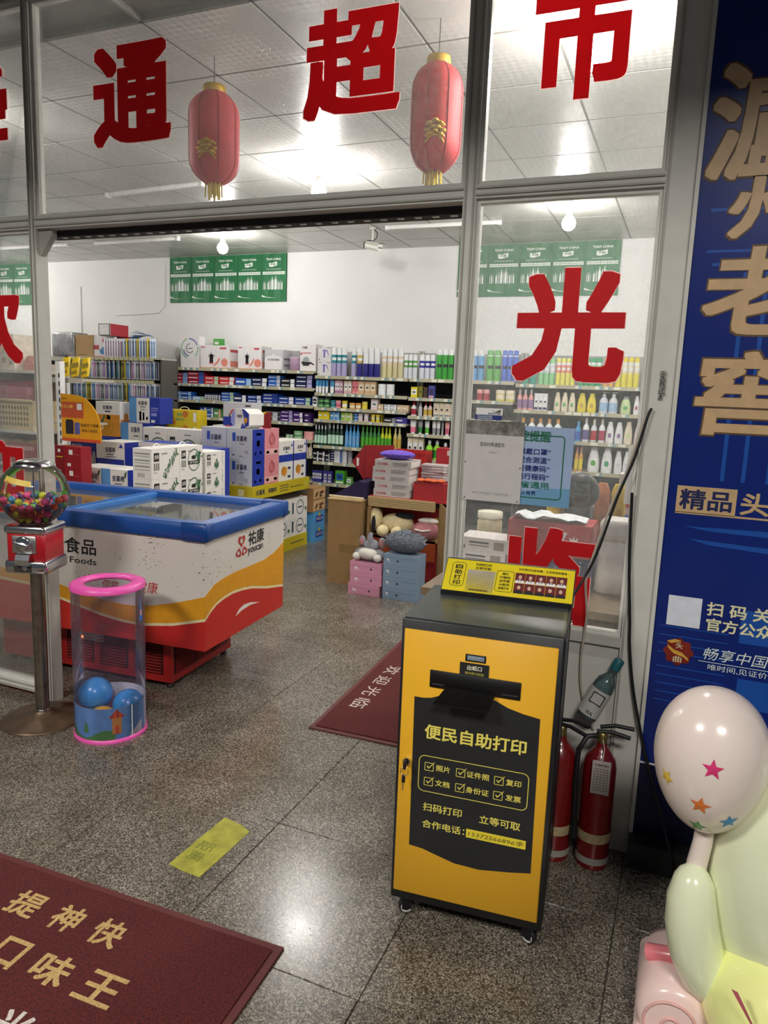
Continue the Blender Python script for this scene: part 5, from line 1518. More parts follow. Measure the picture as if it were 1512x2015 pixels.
        ('oval', -0.78, -0.60, 2, .22, 'white,mauve,white', 1, 'white tapering lotion bottle with ribbon print'),
        ('oval', -0.60, -0.51, 1, .23, 'cream,lime4,cream', 1, 'cream wide-shouldered bottle'),
        ('oval', -0.50, -0.42, 1, .22, 'rosew,mauve,rosew', 1, 'pale rose wide-shouldered bottle'),
    ]),
    ('E4', 0.850, [
        ('bottle', -1.07, -0.98, 2, .26, 'orange,yellow,coral', 1, 'orange and yellow bottle at the edge of the blue notice'),
        ('oval', -0.94, -0.81, 1, .3, 'white,leaf,white', 1, 'large white bottle with leaf green print'),
        ('oval', -0.80, -0.68, 1, .3, 'white,emerald,white', 1, 'large white bottle with emerald print'),
        ('oval', -0.67, -0.50, 2, .24, 'white,pale,white', 1, 'white bottle behind the stacked cartons'),
    ]),
]
UZ = {'B': [1.805, 1.605, 1.40, 1.19, .985, .80, .5], 'C': [1.755, 1.555, 1.385, 1.245, .935, .74, .486], 'D': [1.755, 1.545, 1.34, 1.14, .86, .5], 'E': [1.735, 1.465, 1.165, .855, .5]}
LVL = {1: [''], 2: [', lower of two', ', upper of two'], 3: [', bottom of stack', ', middle of stack', ', top of stack'], 5: [', bottom of stack', ', second from bottom', ', third from bottom', ', fourth from bottom', ', top of stack']}
CNM = dict(skyl='pale blue', green2='green', navy2='navy', royal2='royal blue', lgreen='light green', peri='periwinkle', skyblue='sky blue', peri2='blue', dkgreen='dark green', rose2='rose', rosew='pale pink',
    grey2='grey', bottleg='dark green', green3='green', lime2='lime', lime3='lime', lime4='pale lime', khaki2='gold', redt='red', teal2='teal', mint2='mint', yellow2='yellow', orange2='orange', lemon2='lemon', grass='grass green', pale='pale')
KPL = dict(can='cans', carton='cartons', pack='boxes', jar='jars', tub='tubs', tube='tubes', bottle='bottles', pump='pump bottles', oval='bottles')
ORD = ['next to', 'second from', 'third from', 'fourth from', 'fifth from', 'sixth from', 'seventh from']
def short_label(lab, suf):
    for cut in (' in the ', ' beneath ', ' standing ', ' beside ', ' next to ', ' behind ', ' among ', ' on the ', ' above ', ' at the ', ' with ', ' and '):
        if len((lab + suf).split()) <= 16:
            break
        lab = lab.split(cut)[0].rstrip(',')
    return lab + suf
def anchor(it):
    c = it[5].split(',')
    return CNM.get(c[0], c[0]) + ' ' + KPL[it[0]]
for unit, z, items in ROWS:
    zs = UZ[unit[0]]
    zb = min(zs, key=lambda q: abs(q - z))
    i0 = zs.index(zb)
    gap = (zs[i0 - 1] - zb - .045) if i0 else 9
    for ii, (kind, x0, x1, n, h, cols, lv, lab) in enumerate(items):
        h = min(h, gap / lv)
        w = (x1 - x0) / n
        nm, me, parts = product(kind, min(w, .36), h, cols)
        lab = lab.replace(' in a stack of two', '').replace(' in the stack of five', ' in a tall stack').replace(' in the stack of three', '').replace(' in a stack of three', '')
        if len(lab.split()) < 4:
            lab += ' on the wall shelf'
        for i in range(n):
            for q in range(lv):
                suf = LVL[lv][q]
                if n > 1 and len(items) > 1:
                    if ii:
                        suf += ', ' + ORD[i] + ' the ' + anchor(items[ii - 1])
                    else:
                        suf += ', ' + ORD[n - 1 - i] + ' the ' + anchor(items[1])
                dep = {'can': .05, 'bottle': .05, 'pump': .06, 'jar': .05, 'tub': .06, 'oval': .05}.get(kind, .02)
                o = obj(nm, me, None, (x0 + w * (i + .5), 5.215 + max(dep, w * .5 if dep > .02 else 0) + random.uniform(0, .012), zb + .0005 + q * (h + .0005)), (0, 0, random.uniform(-.05, .05) if kind in ('carton', 'pack') else 0))
                tag(o, short_label(lab, suf), CATN[nm], 'shelf goods: ' + lab)
                for pn, pme in parts:
                    obj(pn, pme, o)

# boxes on the top of the toothpaste shelf
def label_box(name, x0, x1, yf, d, z0, z1, mt, label, cat, prints, group=None, side=None, mats=None):
    """carton with its printed fields as parts: prints = [(part name, material, [shape...])], shapes in front-face units 0..1"""
    t = thing(name, label, cat, ((x0 + x1) / 2, yf, z0), 0, group)
    w, h = x1 - x0, z1 - z0
    b = MB(); b.box(-w / 2, w / 2, 0, d, 0, h); b.build('box_body', mt, t)
    for pn, pmt, shp in prints:
        b = MB()
        for s in shp:
            if s[0] == 'r':
                b.box(-w / 2 + w * s[1], -w / 2 + w * s[2], -.0015, 0, h * s[3], h * s[4])
            elif s[0] == 'p':
                b.prism([(-w / 2 + w * u, h * v) for u, v in s[1]], -.0022, -.0005)
            elif s[0] == 'o':
                _, cx, cy, ro, ri, a0, a1 = s
                n = 20; A = [RAD(a0 + (a1 - a0) * q / n) for q in range(n + 1)]
                vs = [(-w / 2 + w * cx + ro * math.cos(a), -.002, h * cy + ro * math.sin(a)) for a in A] + [(-w / 2 + w * cx + ri * math.cos(a), -.002, h * cy + ri * math.sin(a)) for a in A]
                b.add(vs, [(q, q + 1, q + n + 2, q + n + 1) for q in range(n)])
            elif s[0] == 't':
                put(b, s[1], (-w / 2 + w * s[2], -.0026, h * s[4]), XR, ZU, w * (s[3] - s[2]), h * (s[5] - s[4]), s[6] if len(s) > 6 else .01)
            elif s[0] == 'sr':   # on the right side face: depth fraction
                b.box(w / 2, w / 2 + .0015, d * s[1], d * s[2], h * s[3], h * s[4])
            elif s[0] == 'st':
                put(b, s[1], (w / 2 + .0022, d * s[2], h * s[4]), (0, 1, 0), ZU, d * (s[3] - s[2]), h * (s[5] - s[4]), s[6] if len(s) > 6 else .01)
            elif s[0] == 'so':
                _, cy, cz, ro, ri, a0, a1 = s
                n = 20; A = [RAD(a0 + (a1 - a0) * q / n) for q in range(n + 1)]
                vs = [(w / 2 + .002, d * cy + ro * math.cos(a), h * cz + ro * math.sin(a)) for a in A] + [(w / 2 + .002, d * cy + ri * math.cos(a), h * cz + ri * math.sin(a)) for a in A]
                b.add(vs, [(q, q + 1, q + n + 2, q + n + 1) for q in range(n)])
            elif s[0] == 'sp':
                b.prism([(d * u, h * v) for u, v in s[1]], w / 2 + .0005, w / 2 + .0025, 'x')
        po = b.build(pn, pmt, t)
        if len(shp) > 1:
            po['kind'] = 'stuff'
    return t
BW = mat('box_white', '#e2dede', 0.5, var=0.03); BGY = mat('box_grey', '#c2c3c6', 0.5, var=0.03)
PRD = mat('print_red2', '#b84a50', 0.5); PBK = mat('print_black2', '#26242a', 0.5); PBL = mat('print_blue2', '#3c4fa8', 0.5); PGN = mat('print_green2', '#4d7a55', 0.5)
zB = 1.8055
label_box('fan_box', -6.125, -5.835, 5.26, .12, zB, zB + .395, BW, 'tall white box printed with blue and green ring arcs on the toothpaste shelf', 'box',
    [('blue_ring', PBL, [('o', .5, .62, .125, .112, 20, 95), ('o', .5, .62, .105, .092, 190, 260)]), ('green_ring', PGN, [('o', .5, .62, .135, .122, 110, 250), ('o', .5, .62, .13, .117, -50, 10)]), ('grey_ring', mat('print_grey3', '#7d8288', 0.5), [('o', .5, .62, .062, .05, 90, 330)]), ('small_text', PBK, [('r', .36, .64, .61, .63)])])
label_box('green_booklet', -5.80, -5.66, 5.51, .05, zB, zB + .385, mat('booklet_green', '#4d9a45', 0.5), 'thin green box standing behind the cooker box', 'box', [('pale_patch', BW, [('r', .15, .6, .82, .9)])])
for (x0, x1, lab) in ((-5.815, -5.375, 'white cooker box printed with a pot, beside the ring-arc box'), (-5.245, -4.905, 'white cooker box printed with a pot, beside the grey lidded box')):
    label_box('cooker_box', x0, x1, 5.25, .24, zB, zB + .285, BW, lab, 'box',
        [('pot_print', PBK, [('r', .33, .45, .26, .62), ('r', .28, .5, .56, .58), ('r', .28, .5, .5, .52), ('r', .38, .4, .64, .7)]), ('pot_base', PRD, [('r', .32, .46, .2, .27), ('r', .03, .18, .9, .94), ('r', .68, .9, .84, .92)]), ('pot_body', mat('pot_lilac', '#a9a6cc', 0.4), [('r', .345, .375, .28, .6), ('r', .405, .435, .28, .6)]),
         ('meat_print', mat('print_coral', '#d1776b', 0.6), [('p', [(.46, .08), (.56, .16), (.66, .3), (.70, .48), (.64, .44), (.58, .3), (.5, .2)]), ('o', .84, .27, .05, .0, 0, 360), ('sr', .1, .8, .1, .35)]), ('orange_foot', mat('print_peach', '#e0a080', 0.6), [('r', 0, 1, 0, .05)]), ('side_text', PRD, [('sr', .1, .9, .72, .84)])], 'twin cooker boxes')
label_box('steamer_box', -4.86, -4.60, 5.25, .22, zB, zB + .245, BGY, 'grey box with a white pot outline beside the cooker box', 'box', [('pot_outline', BW, [('p', [(.02, .05), (.9, .05), (.96, .55), (.85, .68), (.55, .72), (.5, .8), (.44, .8), (.4, .72), (.1, .68), (.0, .55)])]), ('name_print', PBK, [('t', '多功能电煮锅', .17, .8, .46, .56)]), ('side_text', mat('print_grey4', '#77777c', 0.5), [('sr', .1, .9, .5, .6), ('sr', .1, .9, .2, .3)])])
b = MB(); b.lathe([(.075, 0), (.085, .01), (.088, .15), (.082, .155)], 22); t = thing('enamel_mug', 'mauve round tub beside the grey steamer box', 'tub', (-4.47, 5.36, zB)); b.build('tub_body', mat('mauve_enamel', '#a98ba6', 0.3, var=0.12, scale=12), t)
b = MB(); b.lathe([(.09, .15), (.09, .165), (.001, .168)], 22); b.build('lid', mat('mauve_lid', '#b7a0b4', 0.35), t)
label_box('pan_box', -4.365, -4.155, 5.25, .2, zB, zB + .315, BW, 'white box printed with a dark frying pan at the end of the toothpaste shelf', 'box', [('pan_print', PBK, [('p', [(.1, .3), (.2, .2), (.55, .2), (.66, .28), (.9, .22), (.92, .26), (.7, .34), (.1, .36)])]), ('lid_print', mat('print_steel', '#9aa2a8', 0.4), [('p', [(.15, .37), (.62, .37), (.55, .48), (.4, .55), (.22, .48)])]), ('red_tab', PRD, [('r', .02, .12, .6, .68), ('r', .15, .7, .66, .69)]), ('ink_text', PBK, [('t', '大容量', .12, .45, .84, .92)])])
zC = 1.7555
for q in range(2):
    label_box('kettle_box', -4.128, -3.948, 5.25, .2, zC + .171 * q, zC + .1705 + .171 * q, mat('box_palegrey', '#d6d4d4', 0.5), ('lower' if q == 0 else 'upper') + ' of two pale boxes printed with a violet press jug, by the lilac cans', 'box',
        [('jug_print', mat('print_violet3', '#6b66b0', 0.5), [('r', .38, .58, .68, .78), ('r', .42, .54, .25, .68), ('p', [(.58, .76), (.7, .74), (.82, .4), (.78, .4), (.66, .68), (.58, .7)])]), ('small_text', PBK, [('r', .08, .28, .9, .93), ('r', .68, .92, .9, .93), ('r', .08, .14, .08, .16)])], 'pale jug boxes')

# ------------------------------------------------------------------ brush rack at the left end of the wall
AX0, AX1, AY = -7.62, -6.10, 4.85
PG = thing('brush_rack', 'pegboard rack of hanging toothbrush packs left of the toothpaste shelf', 'shelving', (AX0, AY, 0))
aw = AX1 - AX0
b = MB(); b.box(0, aw, .30, .315, .05, 1.90); b.build('peg_panel', mat('peg_dark', '#3a3936', 0.7), PG)
for z in (1.90, 1.60, 1.39):
    b = MB(); b.box(0, aw, 0.0 if z > 1.8 else .24, .30, z - .02, z)
    b.build('shelf' if z > 1.8 else 'hook_bar', mat('shelf_metal', '#b3afa2', 0.4), PG)
for x in (0, aw - .03):
    b = MB(); b.box(x, x + .03, .02, .30, 0, 1.88); b.build('rack_side', mat('peg_side', '#55534d', 0.6), PG)
hk = MB(); hk.tube([(0, .27, 0), (0, .01, 0), (0, 0, .012)], .0025, 5); hkm = hk.mesh('hook', STEEL)
tgm_ = MB(); tgm_.box(-.035, .035, -.004, -.002, -.018, .018); tgm = tgm_.mesh('hook_tag', mat('tag_khaki', '#b9b48f', 0.5))
BRC = [('#d8d8da', '#1f5f9c'), ('#cfd6dc', '#222226'), ('#d9c23a', '#333'), ('#c8cdd6', '#2b4f8c'), ('#dfe3e6', '#b36aa0'), ('#b9c2c9', '#2e6e6a'), ('#e4e0da', '#7d4a9a'), ('#c0cad6', '#3f7fc0')]
BRN = ['white and blue', 'pale grey and black', 'yellow and dark', 'grey and navy', 'white and pink', 'grey and teal', 'cream and purple', 'pale blue and sky']
bpm = []
for i, (c1, c2) in enumerate(BRC):
    c2 = c2 if len(c2) == 7 else '#333333'
    b = MB(); b.rbox(-.038, .038, 0, .003, -.235, 0, .004, 0, 1); card = b.mesh('brush_pack', mat('pack_card' + str(i), c1, 0.35, var=0.10, scale=20, coat=0.3))
    b = MB(); b.tube([(-.014, -.006, -.215), (-.014, -.008, -.10), (-.014, -.006, -.035)], [.006, .004, .005], 6); b.tube([(.014, -.006, -.215), (.014, -.008, -.10), (.014, -.006, -.035)], [.006, .004, .005], 6)
    b.box(-.02, -.008, -.014, -.006, -.06, -.03, 0); b.box(.008, .02, -.014, -.006, -.06, -.03, 0)
    br = b.mesh('toothbrush', mat('brush_col' + str(i), c2, 0.4))
    bpm.append((card, br))
for row, (z, n) in enumerate(((1.865, 17), (1.585, 18))):
    for i in range(n):
        x = AX0 + .10 + (aw - .16) * (i + .5) / n - .05
        obj('hook', hkm, PG, (x - AX0, 0, z + .004)); obj('hook_tag', tgm, PG, (x - AX0, 0, z + .016))
        for dpt in range(2):
            k = (i * 5 + row * 3) % 8
            o = tag(obj('brush_pack', bpm[k][0], None, (x + random.uniform(-.006, .006), AY + .03 + .07 * dpt, z - .002), (0, 0, random.uniform(-.45, .45))), BRN[k] + ' toothbrush pack ' + ('in front' if dpt == 0 else 'behind another') + ' on the ' + ('upper' if row == 0 else 'lower') + ' peg row', 'brush pack', 'hanging brush packs ' + str(row) + str(dpt) + ' ' + BRN[k])
            obj('toothbrush', bpm[k][1], o)
zA = 1.9005
t = thing('shrink_wrapped_bale', 'silvery plastic wrapped bale on top of the brush rack', 'bale', (-7.72, 4.86, zA - .0))
b = MB(); b.rbox(-.2, .185, 0, .28, 0, .31, .03); b.build('bale_body', mat('silver_film', '#9b9b9c', 0.28, 0.3, var=0.3, scale=9, bump=0.9, bscale=8), t)
b = MB()
for i in range(9): b.tube([(-.18 + .045 * i, -.004, .29), (-.1 + .02 * i, -.006, .15), (-.16 + .04 * i, -.004, .02)], .003, 5)
b.build('film_fold', mat('film_light', '#cfd0d2', 0.25, 0.2), t)
b = MB(); b.box(-.42, .02, .02, .32, -.06, -.001); b.build('support_board', mat('shelf_metal', '#b3afa2', 0.4), t)
b = MB(); b.box(-.42, -.40, .02, .32, -1.9005, -.06); b.build('support_leg', mat('peg_side', '#55534d', 0.6), t)
t = thing('cardboard_carton', 'plain tan cardboard carton on top of the brush rack', 'carton', (-7.38, 4.88, zA), 0)
b = MB(); b.box(-.135, .15, 0, .2, 0, .275); b.build('carton_body', CARD, t); b = MB(); b.box(-.10, .06, -.001, 0, .02, .028); b.build('printed_line', mat('carton_ink', '#6d5636', 0.7), t)
label_box('pot_box', -7.225, -7.03, 4.90, .16, zA, zA + .27, BW, 'white box printed with a blue pot beside the tan carton', 'box', [('blue_pot', mat('print_bluepot', '#4a7fb8', 0.5), [('p', [(.5, .25), (.62, .12), (.9, .12), (1, .25), (1, .36), (.5, .36)]), ('r', .68, .84, .36, .46)]), ('red_patch', PRD, [('r', .0, .45, .35, .55), ('r', 0, 1, 0, .04)]), ('warning_sign', PRD, [('p', [(.72, .7), (.94, .7), (.83, .92)])])])
label_box('red_shoe_box', -7.12, -6.93, 4.88, .33, zA + .272, zA + .42, BW, 'white ended red box lying across the boxes above the brush rack', 'box', [('black_edge', PBK, [('r', 0, 1, .95, 1), ('r', 0, 1, 0, .05), ('r', .93, 1, 0, 1), ('r', 0, .04, 0, 1)]), ('red_side', mat('shoe_red', '#b5303c', 0.5), [('sr', .02, 1, .0, 1)])])
label_box('red_flat_box', -7.025, -6.86, 5.10, .12, zA, zA + .2715, mat('flat_red', '#8f1f2a', 0.5), 'dark red box wedged behind the clear brush row on the rack top', 'box', [('paler_line', PRD, [('r', .1, .9, .8, .84)])])
for i in range(7):
    o = tag(obj('brush_pack', bpm[4][0], None, (-7.0 + .036 * i, 4.895 + .006 * i, zA + .2355), (0, 0, RAD(58))), 'clear white brush pack standing on the rack top, ' + ORD[i] + ' the pot box', 'brush pack', 'clear brush packs standing on the rack top'); obj('toothbrush', bpm[4][1], o)
for i in range(11):
    k = (7, 2, 7, 3)[i % 4]
    o = tag(obj('brush_pack', bpm[k][0], None, (-6.69 + .042 * i, 4.90 + .004 * (i % 3), zA + .2355), (0, 0, RAD(50))), BRN[k] + ' brush pack in the rack-top bunch, ' + (ORD + ['eighth from', 'ninth from', 'tenth from', 'farthest from'])[i] + ' the clear packs', 'brush pack', 'blue bunch on the rack top ' + BRN[k]); obj('toothbrush', bpm[k][1], o)
t = thing('brush_pack_heap', 'loose heap of blue striped brush cards lying on the bunch', 'card heap', (-6.52, 4.93, zA + .236))
for i in range(7):
    b = MB(); b.rbox(-.11, .11, 0, .10, 0, .004, .003, 0, 1); b.box(-.10, .10, .01, .02, .004, .0045, 1); b.box(-.10, .10, .04, .05, .004, .0045, 1); b.box(-.1, .1, .07, .08, .004, .0045, 1)
    b.build('striped_card', [mat('card_blue', '#2f6fb0', 0.4), BW], t, (-.10 + .035 * i, -.02, .005 + .012 * i if i < 4 else .06), (0, RAD(-18 + 6 * i), RAD(-20 + 9 * i)))
# ------------------------------------------------------------------ island of milk cartons
MW = mat('milk_white', '#ebe7e0', 0.5, var=0.03); MGY = mat('milk_grey', '#c3c5cc', 0.5, var=0.03); MBL = mat('milk_blue', '#20369c', 0.45, var=0.04); MLB = mat('milk_sky', '#5b97cf', 0.5, var=0.12, scale=6)
MYE = mat('tray_yellow', '#c7b41f', 0.5, var=0.05); MPK = mat('milk_pink', '#dd8f95', 0.5, var=0.06); MIN = mat('milk_ink', '#23284a', 0.5); MGR = mat('leaf_green', '#3f6b45', 0.55, var=0.3, scale=30); MRD = mat('gift_red', '#84181f', 0.45, var=0.05)
MOR = mat('mango_orange', '#d9902c', 0.5, var=0.2, scale=8); MDB = mat('deep_blue', '#1b2a86', 0.45); MLI = mat('lid_lilac', '#8f94d8', 0.5); BLKP = mat('logo_black', '#222420', 0.5)
PW = 'stacked milk cartons on the island'
t = thing('display_platform', 'low grey platform beneath the piled milk cartons behind the freezer', 'platform', (0, 0, 0))
b = MB(); b.box(-4.665, -3.76, 2.02, 2.41, 0, .45); b.build('front_block', mat('platform_grey', '#77756f', 0.7), t)
b = MB(); b.box(-5.2, -3.76, 2.41, 2.92, 0, .45); b.build('middle_block', mat('platform_grey', '#77756f', 0.7), t)
b = MB(); b.box(-3.76, -3.58, 1.66, 2.92, 0, .45); b.build('aisle_block', mat('platform_grey', '#77756f', 0.7), t)
b = MB(); b.box(-5.75, -4.12, 2.92, 4.0, 0, .70); b.build('rear_block', mat('platform_grey', '#77756f', 0.7), t)
# white cartons with leaf print, long faces towards the aisle
def leaf_cluster(mb, cy, cz, n, s, ax='x', x=0, seed=0):
    rd = random.Random(seed)
    for i in range(n):
        a = rd.uniform(0, 6.28); q = rd.uniform(0, 1) ** .6 * s
        y, z = cy + q * math.cos(a) * .7, cz + q * math.sin(a)
        l, th = s * .38, rd.uniform(.3, 2.6)
        d1, d2 = (math.cos(th) * l, math.sin(th) * l), (-math.sin(th) * l * .3, math.cos(th) * l * .3)
        pts = [(y - d1[0], z - d1[1]), (y + d2[0], z + d2[1]), (y + d1[0], z + d1[1]), (y - d2[0], z - d2[1])]
        mb.add([(x + .0001 * i, p[0], p[1]) for p in pts], [(0, 3, 2, 1)])
def leaf_carton(y0, y1, z0, z1, xr, d, style, label, top=False):
    t = thing('milk_carton', label, 'carton', (xr, y0, z0), 0, PW)
    L, h = y1 - y0, z1 - z0
    b = MB(); b.box(-d, 0, 0, L, 0, h); b.build('box_body', MW, t)
    b = MB(); b.box(0, .0015, L * .08, L * .26, h * .58, h * .86); b.build('logo_block', BLKP, t)
    b = MB(); put(b, '金典', (.0022, L * .10, h * .66), (0, 1, 0), ZU, L * .14, h * .14, .01); b.build('logo_text', MW, t)
    b = MB()
    for q in range(3): b.box(0, .0012, L * (.08 + .07 * q), L * (.125 + .07 * q), h * .28, h * .52)
    b.box(0, .0012, L * .08, L * .2, h * .2, h * .22); b.box(0, .0012, L * .36, L * .55, h * .8, h * .84); b.build('fine_print', mat('print_grey5', '#77786f', 0.6), t)['kind'] = 'stuff'
    b = MB()
    if style == 0:
        for k in range(5): leaf_cluster(b, L * (.48 + .10 * k), h * (.15 + .17 * k), 16, h * .15, x=.002, seed=k)
    elif style == 1:
        n = 22
        for k in range(n):
            a0, a1 = 2 * math.pi * k / n, 2 * math.pi * (k + 1) / n
            b.add([(.0016, L * .62 + rr * L * math.cos(a), h * .5 + rr * L * 1.15 * math.sin(a)) for rr, a in ((.27, a0), (.27, a1), (.245, a1), (.245, a0))], [(0, 1, 2, 3)])
        leaf_cluster(b, L * .82, h * .62, 26, h * .26, x=.002, seed=9)
    else:
        leaf_cluster(b, L * .55, h * .32, 34, h * .25, x=.002, seed=3)
        for k in range(6): leaf_cluster(b, L * .86, h * (.3 + .11 * k), 5, h * .09, x=.002, seed=20 + k)
    b.build('leaf_print', MGR, t)['kind'] = 'stuff'
    if style == 1:
        b = MB(); b.box(.0022, .003, L * .36, L * .86, h * .36, h * .48); b.sphere((.002, L * .60, h * .60), .02, 8, 0, (.1, 1.4, .8), 6); b.build('band_print', BLKP, t)
        b = MB(); put(b, '原产地有机', (.0038, L * .42, h * .385), (0, 1, 0), ZU, L * .38, h * .07, .01); b.build('band_text', MW, t)
    b = MB()
    for q, zz in enumerate((.82, .74, .60, .52, .40, .30)): b.box(-d * .9, -d * .1, -.0012, 0, h * zz, h * (zz + (.012 if q % 2 else .03)))
    for q in range(8): b.box(-d * (.75 - .05 * q), -d * (.735 - .05 * q), -.0012, 0, h * .06, h * .2)
    b.build('side_print', mat('print_grey5', '#77786f', 0.6), t)['kind'] = 'stuff'
    if top:
        b = MB(); b.tube([(-d * .5, L * .35, h), (-d * .5, L * .42, h + .02), (-d * .5, L * .5, h + .026), (-d * .5, L * .58, h + .02), (-d * .5, L * .65, h)], .004, 6); b.build('carry_handle', WHITE, t)
for lv, z in enumerate((.45, .675, .90)):
    leaf_carton(1.65, 1.965, z + .0005, z + .2245, -3.56, .17, 0, ('bottom', 'middle', 'top')[lv] + ' white leaf-print carton of the stack right behind the freezer', lv == 2)
    leaf_carton(1.968, 2.25, z + .0005, z + .2245, -3.56, .17, 1, ('bottom', 'middle', 'top')[lv] + ' white carton with cow ring print next to the leaf-print stack', lv == 2)
for lv in range(4):
    leaf_carton(2.29, 2.56, .45 + .153 * lv + .0005, .45 + .153 * (lv + 1) - .0005, -3.56, .2, 2, ('lowest', 'second', 'third', 'top')[lv] + ' of four small white leaf cartons between leaf stack and grey cartons')
b = MB()
# generic front-facing cartons
def front_carton(x0, x1, yf, d, z0, z1, body, label, prints, name='milk_carton'):
    return label_box(name, x0, x1, yf, d, z0, z1, body, label, 'carton', prints, PW)
txt_am = lambda u0, u1, v0, v1: ('name_text', MIN, [('t', '安慕希', u0, u1, v0, v1, .012)])
for i, (x0, lab) in enumerate(((-4.66, 'left'), (-4.385, 'right'))):
    for lv, z in enumerate((.4505, .673)):
        front_carton(x0, x0 + .27, 2.02, .26, z, z + .222, MW, ('upper ' if lv else 'lower ') + ('sky-edged yogurt carton beside the red gift boxes' if i == 0 else 'sky-edged yogurt carton beside the leaf-print stack'),
            [('sky_panel', MLB, [('r', 0, .34, 0, 1)]), txt_am(.42, .88, .56, .78), ('fine_text', MIN, [('r', .5, .78, .46, .49), ('r', .5, .74, .33, .35)]), ('cup_print', mat('print_cup', '#5a6fa0', 0.5), [('r', .5, .56, .02, .2), ('r', .6, .63, .05, .16), ('r', .65, .69, .02, .14)]), ('sprig_print', MGR, [('p', [(.86, .7), (.93, .74), (.98, .95), (.9, .9)])]), ('blue_side', MBL, [('sr', 0, 1, 0, 1)])])
front_carton(-4.112, -3.735, 2.02, .26, .4505, .83, MBL, 'blue carton with white base wedged beside the leaf-print stack', [('white_foot', MW, [('r', 0, 1, 0, .62)]), ('fine_print', MIN, [('r', .1, .4, .5, .53), ('r', .1, .6, .35, .37)])])
front_carton(-5.15, -4.86, 2.45, .3, .4505, .80, MBL, 'plain blue carton under the players carton', [('pale_line', MW, [('r', .1, .9, .4, .5)])])
front_carton(-4.85, -4.53, 2.45, .3, .4505, .80, MBL, 'plain blue carton under the banded yogurt carton', [('pale_line', MW, [('r', .1, .9, .4, .5)])])
front_carton(-5.15, -4.86, 2.45, .3, .8005, 1.055, MDB, 'dark blue carton printed with three grey standing figures', [('slogan', MW, [('t', '我们可以', .05, .46, .80, .9, .01), ('t', '一起', .05, .26, .64, .74, .01), ('t', '安慕希', .05, .5, .42, .58, .012)]), ('figure_print', mat('print_figure', '#9a9aa0', 0.6), [('p', [(.45, 0), (.7, 0), (.68, .45), (.62, .55), (.62, .72), (.52, .72), (.52, .55), (.46, .45)]), ('p', [(.7, 0), (.86, 0), (.86, .45), (.82, .68), (.74, .68), (.7, .45)]), ('p', [(.86, 0), (1, 0), (1, .5), (.96, .68), (.9, .68), (.86, .45)])]), ('hair_print', PBK, [('r', .52, .62, .7, .78), ('r', .74, .82, .66, .74), ('r', .9, .97, .66, .74)])])
front_carton(-4.85, -4.53, 2.45, .3, .8005, 1.07, MW, 'white yogurt carton with broad blue band behind the sky-edged cartons', [('blue_band', MBL, [('r', 0, .97, .2, .44)]), txt_am(.33, .68, .64, .82), ('fine_text', MIN, [('r', .38, .62, .57, .6), ('r', .3, .7, .5, .52), ('r', .7, .9, .04, .1)]), ('badge_print', MBL, [('p', [(.8, .82), (.95, .82), (.875, .95)])]), ('blue_side', MDB, [('sr', 0, 1, 0, 1)])])
front_carton(-4.525, -4.14, 2.62, .26, .4505, 1.075, MBL, 'tall blue carton with white lid behind the leaf-print stack', [('white_lid', MW, [('r', 0, 1, .93, 1)]), ('pale_text', MLI, [('r', .5, .95, .84, .9)])])
front_carton(-4.135, -3.735, 2.62, .26, .4505, 1.055, MBL, 'blue carton with lilac lid behind the small leaf cartons', [('white_lid', MLI, [('r', 0, 1, .93, 1)]), ('pale_text', MW, [('r', .05, .5, .86, .9)])])
# mango and tall boxes at the back left
front_carton(-5.74, -5.43, 3.35, .25, .7005, 1.03, MBL, 'blue carton supporting the mango carton', [('pale_line', MW, [('r', .1, .9, .4, .5)])])
front_carton(-5.715, -5.40, 3.35, .18, 1.0305, 1.388, MW, 'white and orange carton with a large mango print', [('orange_field', MOR, [('r', 0, 1, 0, .63)]), ('mango_print', mat('mango_skin', '#c98a1f', 0.45, var=0.25, scale=14), [('p', [(.36, .08), (.5, .02), (.66, .06), (.75, .25), (.73, .45), (.6, .6), (.45, .62), (.34, .5), (.3, .28)])]), ('mango_blush', mat('mango_red', '#b4552a', 0.5), [('p', [(.45, .5), (.62, .48), (.6, .6), (.47, .62)])]), ('leaf_print', MGR, [('p', [(.2, .4), (.28, .36), (.4, .6), (.34, .62)])]), txt_am(.3, .7, .77, .89), ('fine_text', MIN, [('r', .38, .62, .7, .735)]), ('zero_mark', MW, [('o', .22, .27, .028, .016, 0, 360)]), ('side_mango', MOR, [('sr', .05, .95, .05, .5), ('so', .5, .58, .035, 0, 0, 360)])])
front_carton(-5.385, -4.99, 3.35, .22, .7005, 1.186, MBL, 'blue and white carton under the tall sky carton', [('white_panel', MW, [('r', .24, .7, .05, 1)]), ('sky_panel', MLB, [('r', 0, .24, .05, 1)]), ('name_text', MIN, [('t', '安慕希', .33, .62, .80, .92, .012)]), ('fine_text', MIN, [('r', .4, .56, .72, .74)])])
front_carton(-5.29, -4.905, 3.37, .2, 1.1865, 1.448, MBL, 'tall sky, white and royal blue yogurt carton standing on top beside the mango', [('white_panel', MW, [('r', .24, .67, .02, .98)]), ('sky_panel', MLB, [('r', 0, .24, .02, .98)]), ('name_text', MIN, [('t', '安慕希', .30, .60, .70, .86, .012)]), ('fine_text', MIN, [('r', .36, .54, .62, .65), ('r', .38, .52, .52, .54)]), ('cup_print', mat('print_cup', '#5a6fa0', 0.5), [('r', .33, .40, .1, .46), ('r', .44, .5, .12, .42), ('r', .55, .61, .14, .26)]), ('pale_list', MLI, [('r', .72, .94, .58, .62), ('r', .72, .94, .5, .53), ('r', .72, .9, .3, .42)]), ('code_patch', MW, [('r', .72, .84, .05, .15)])])
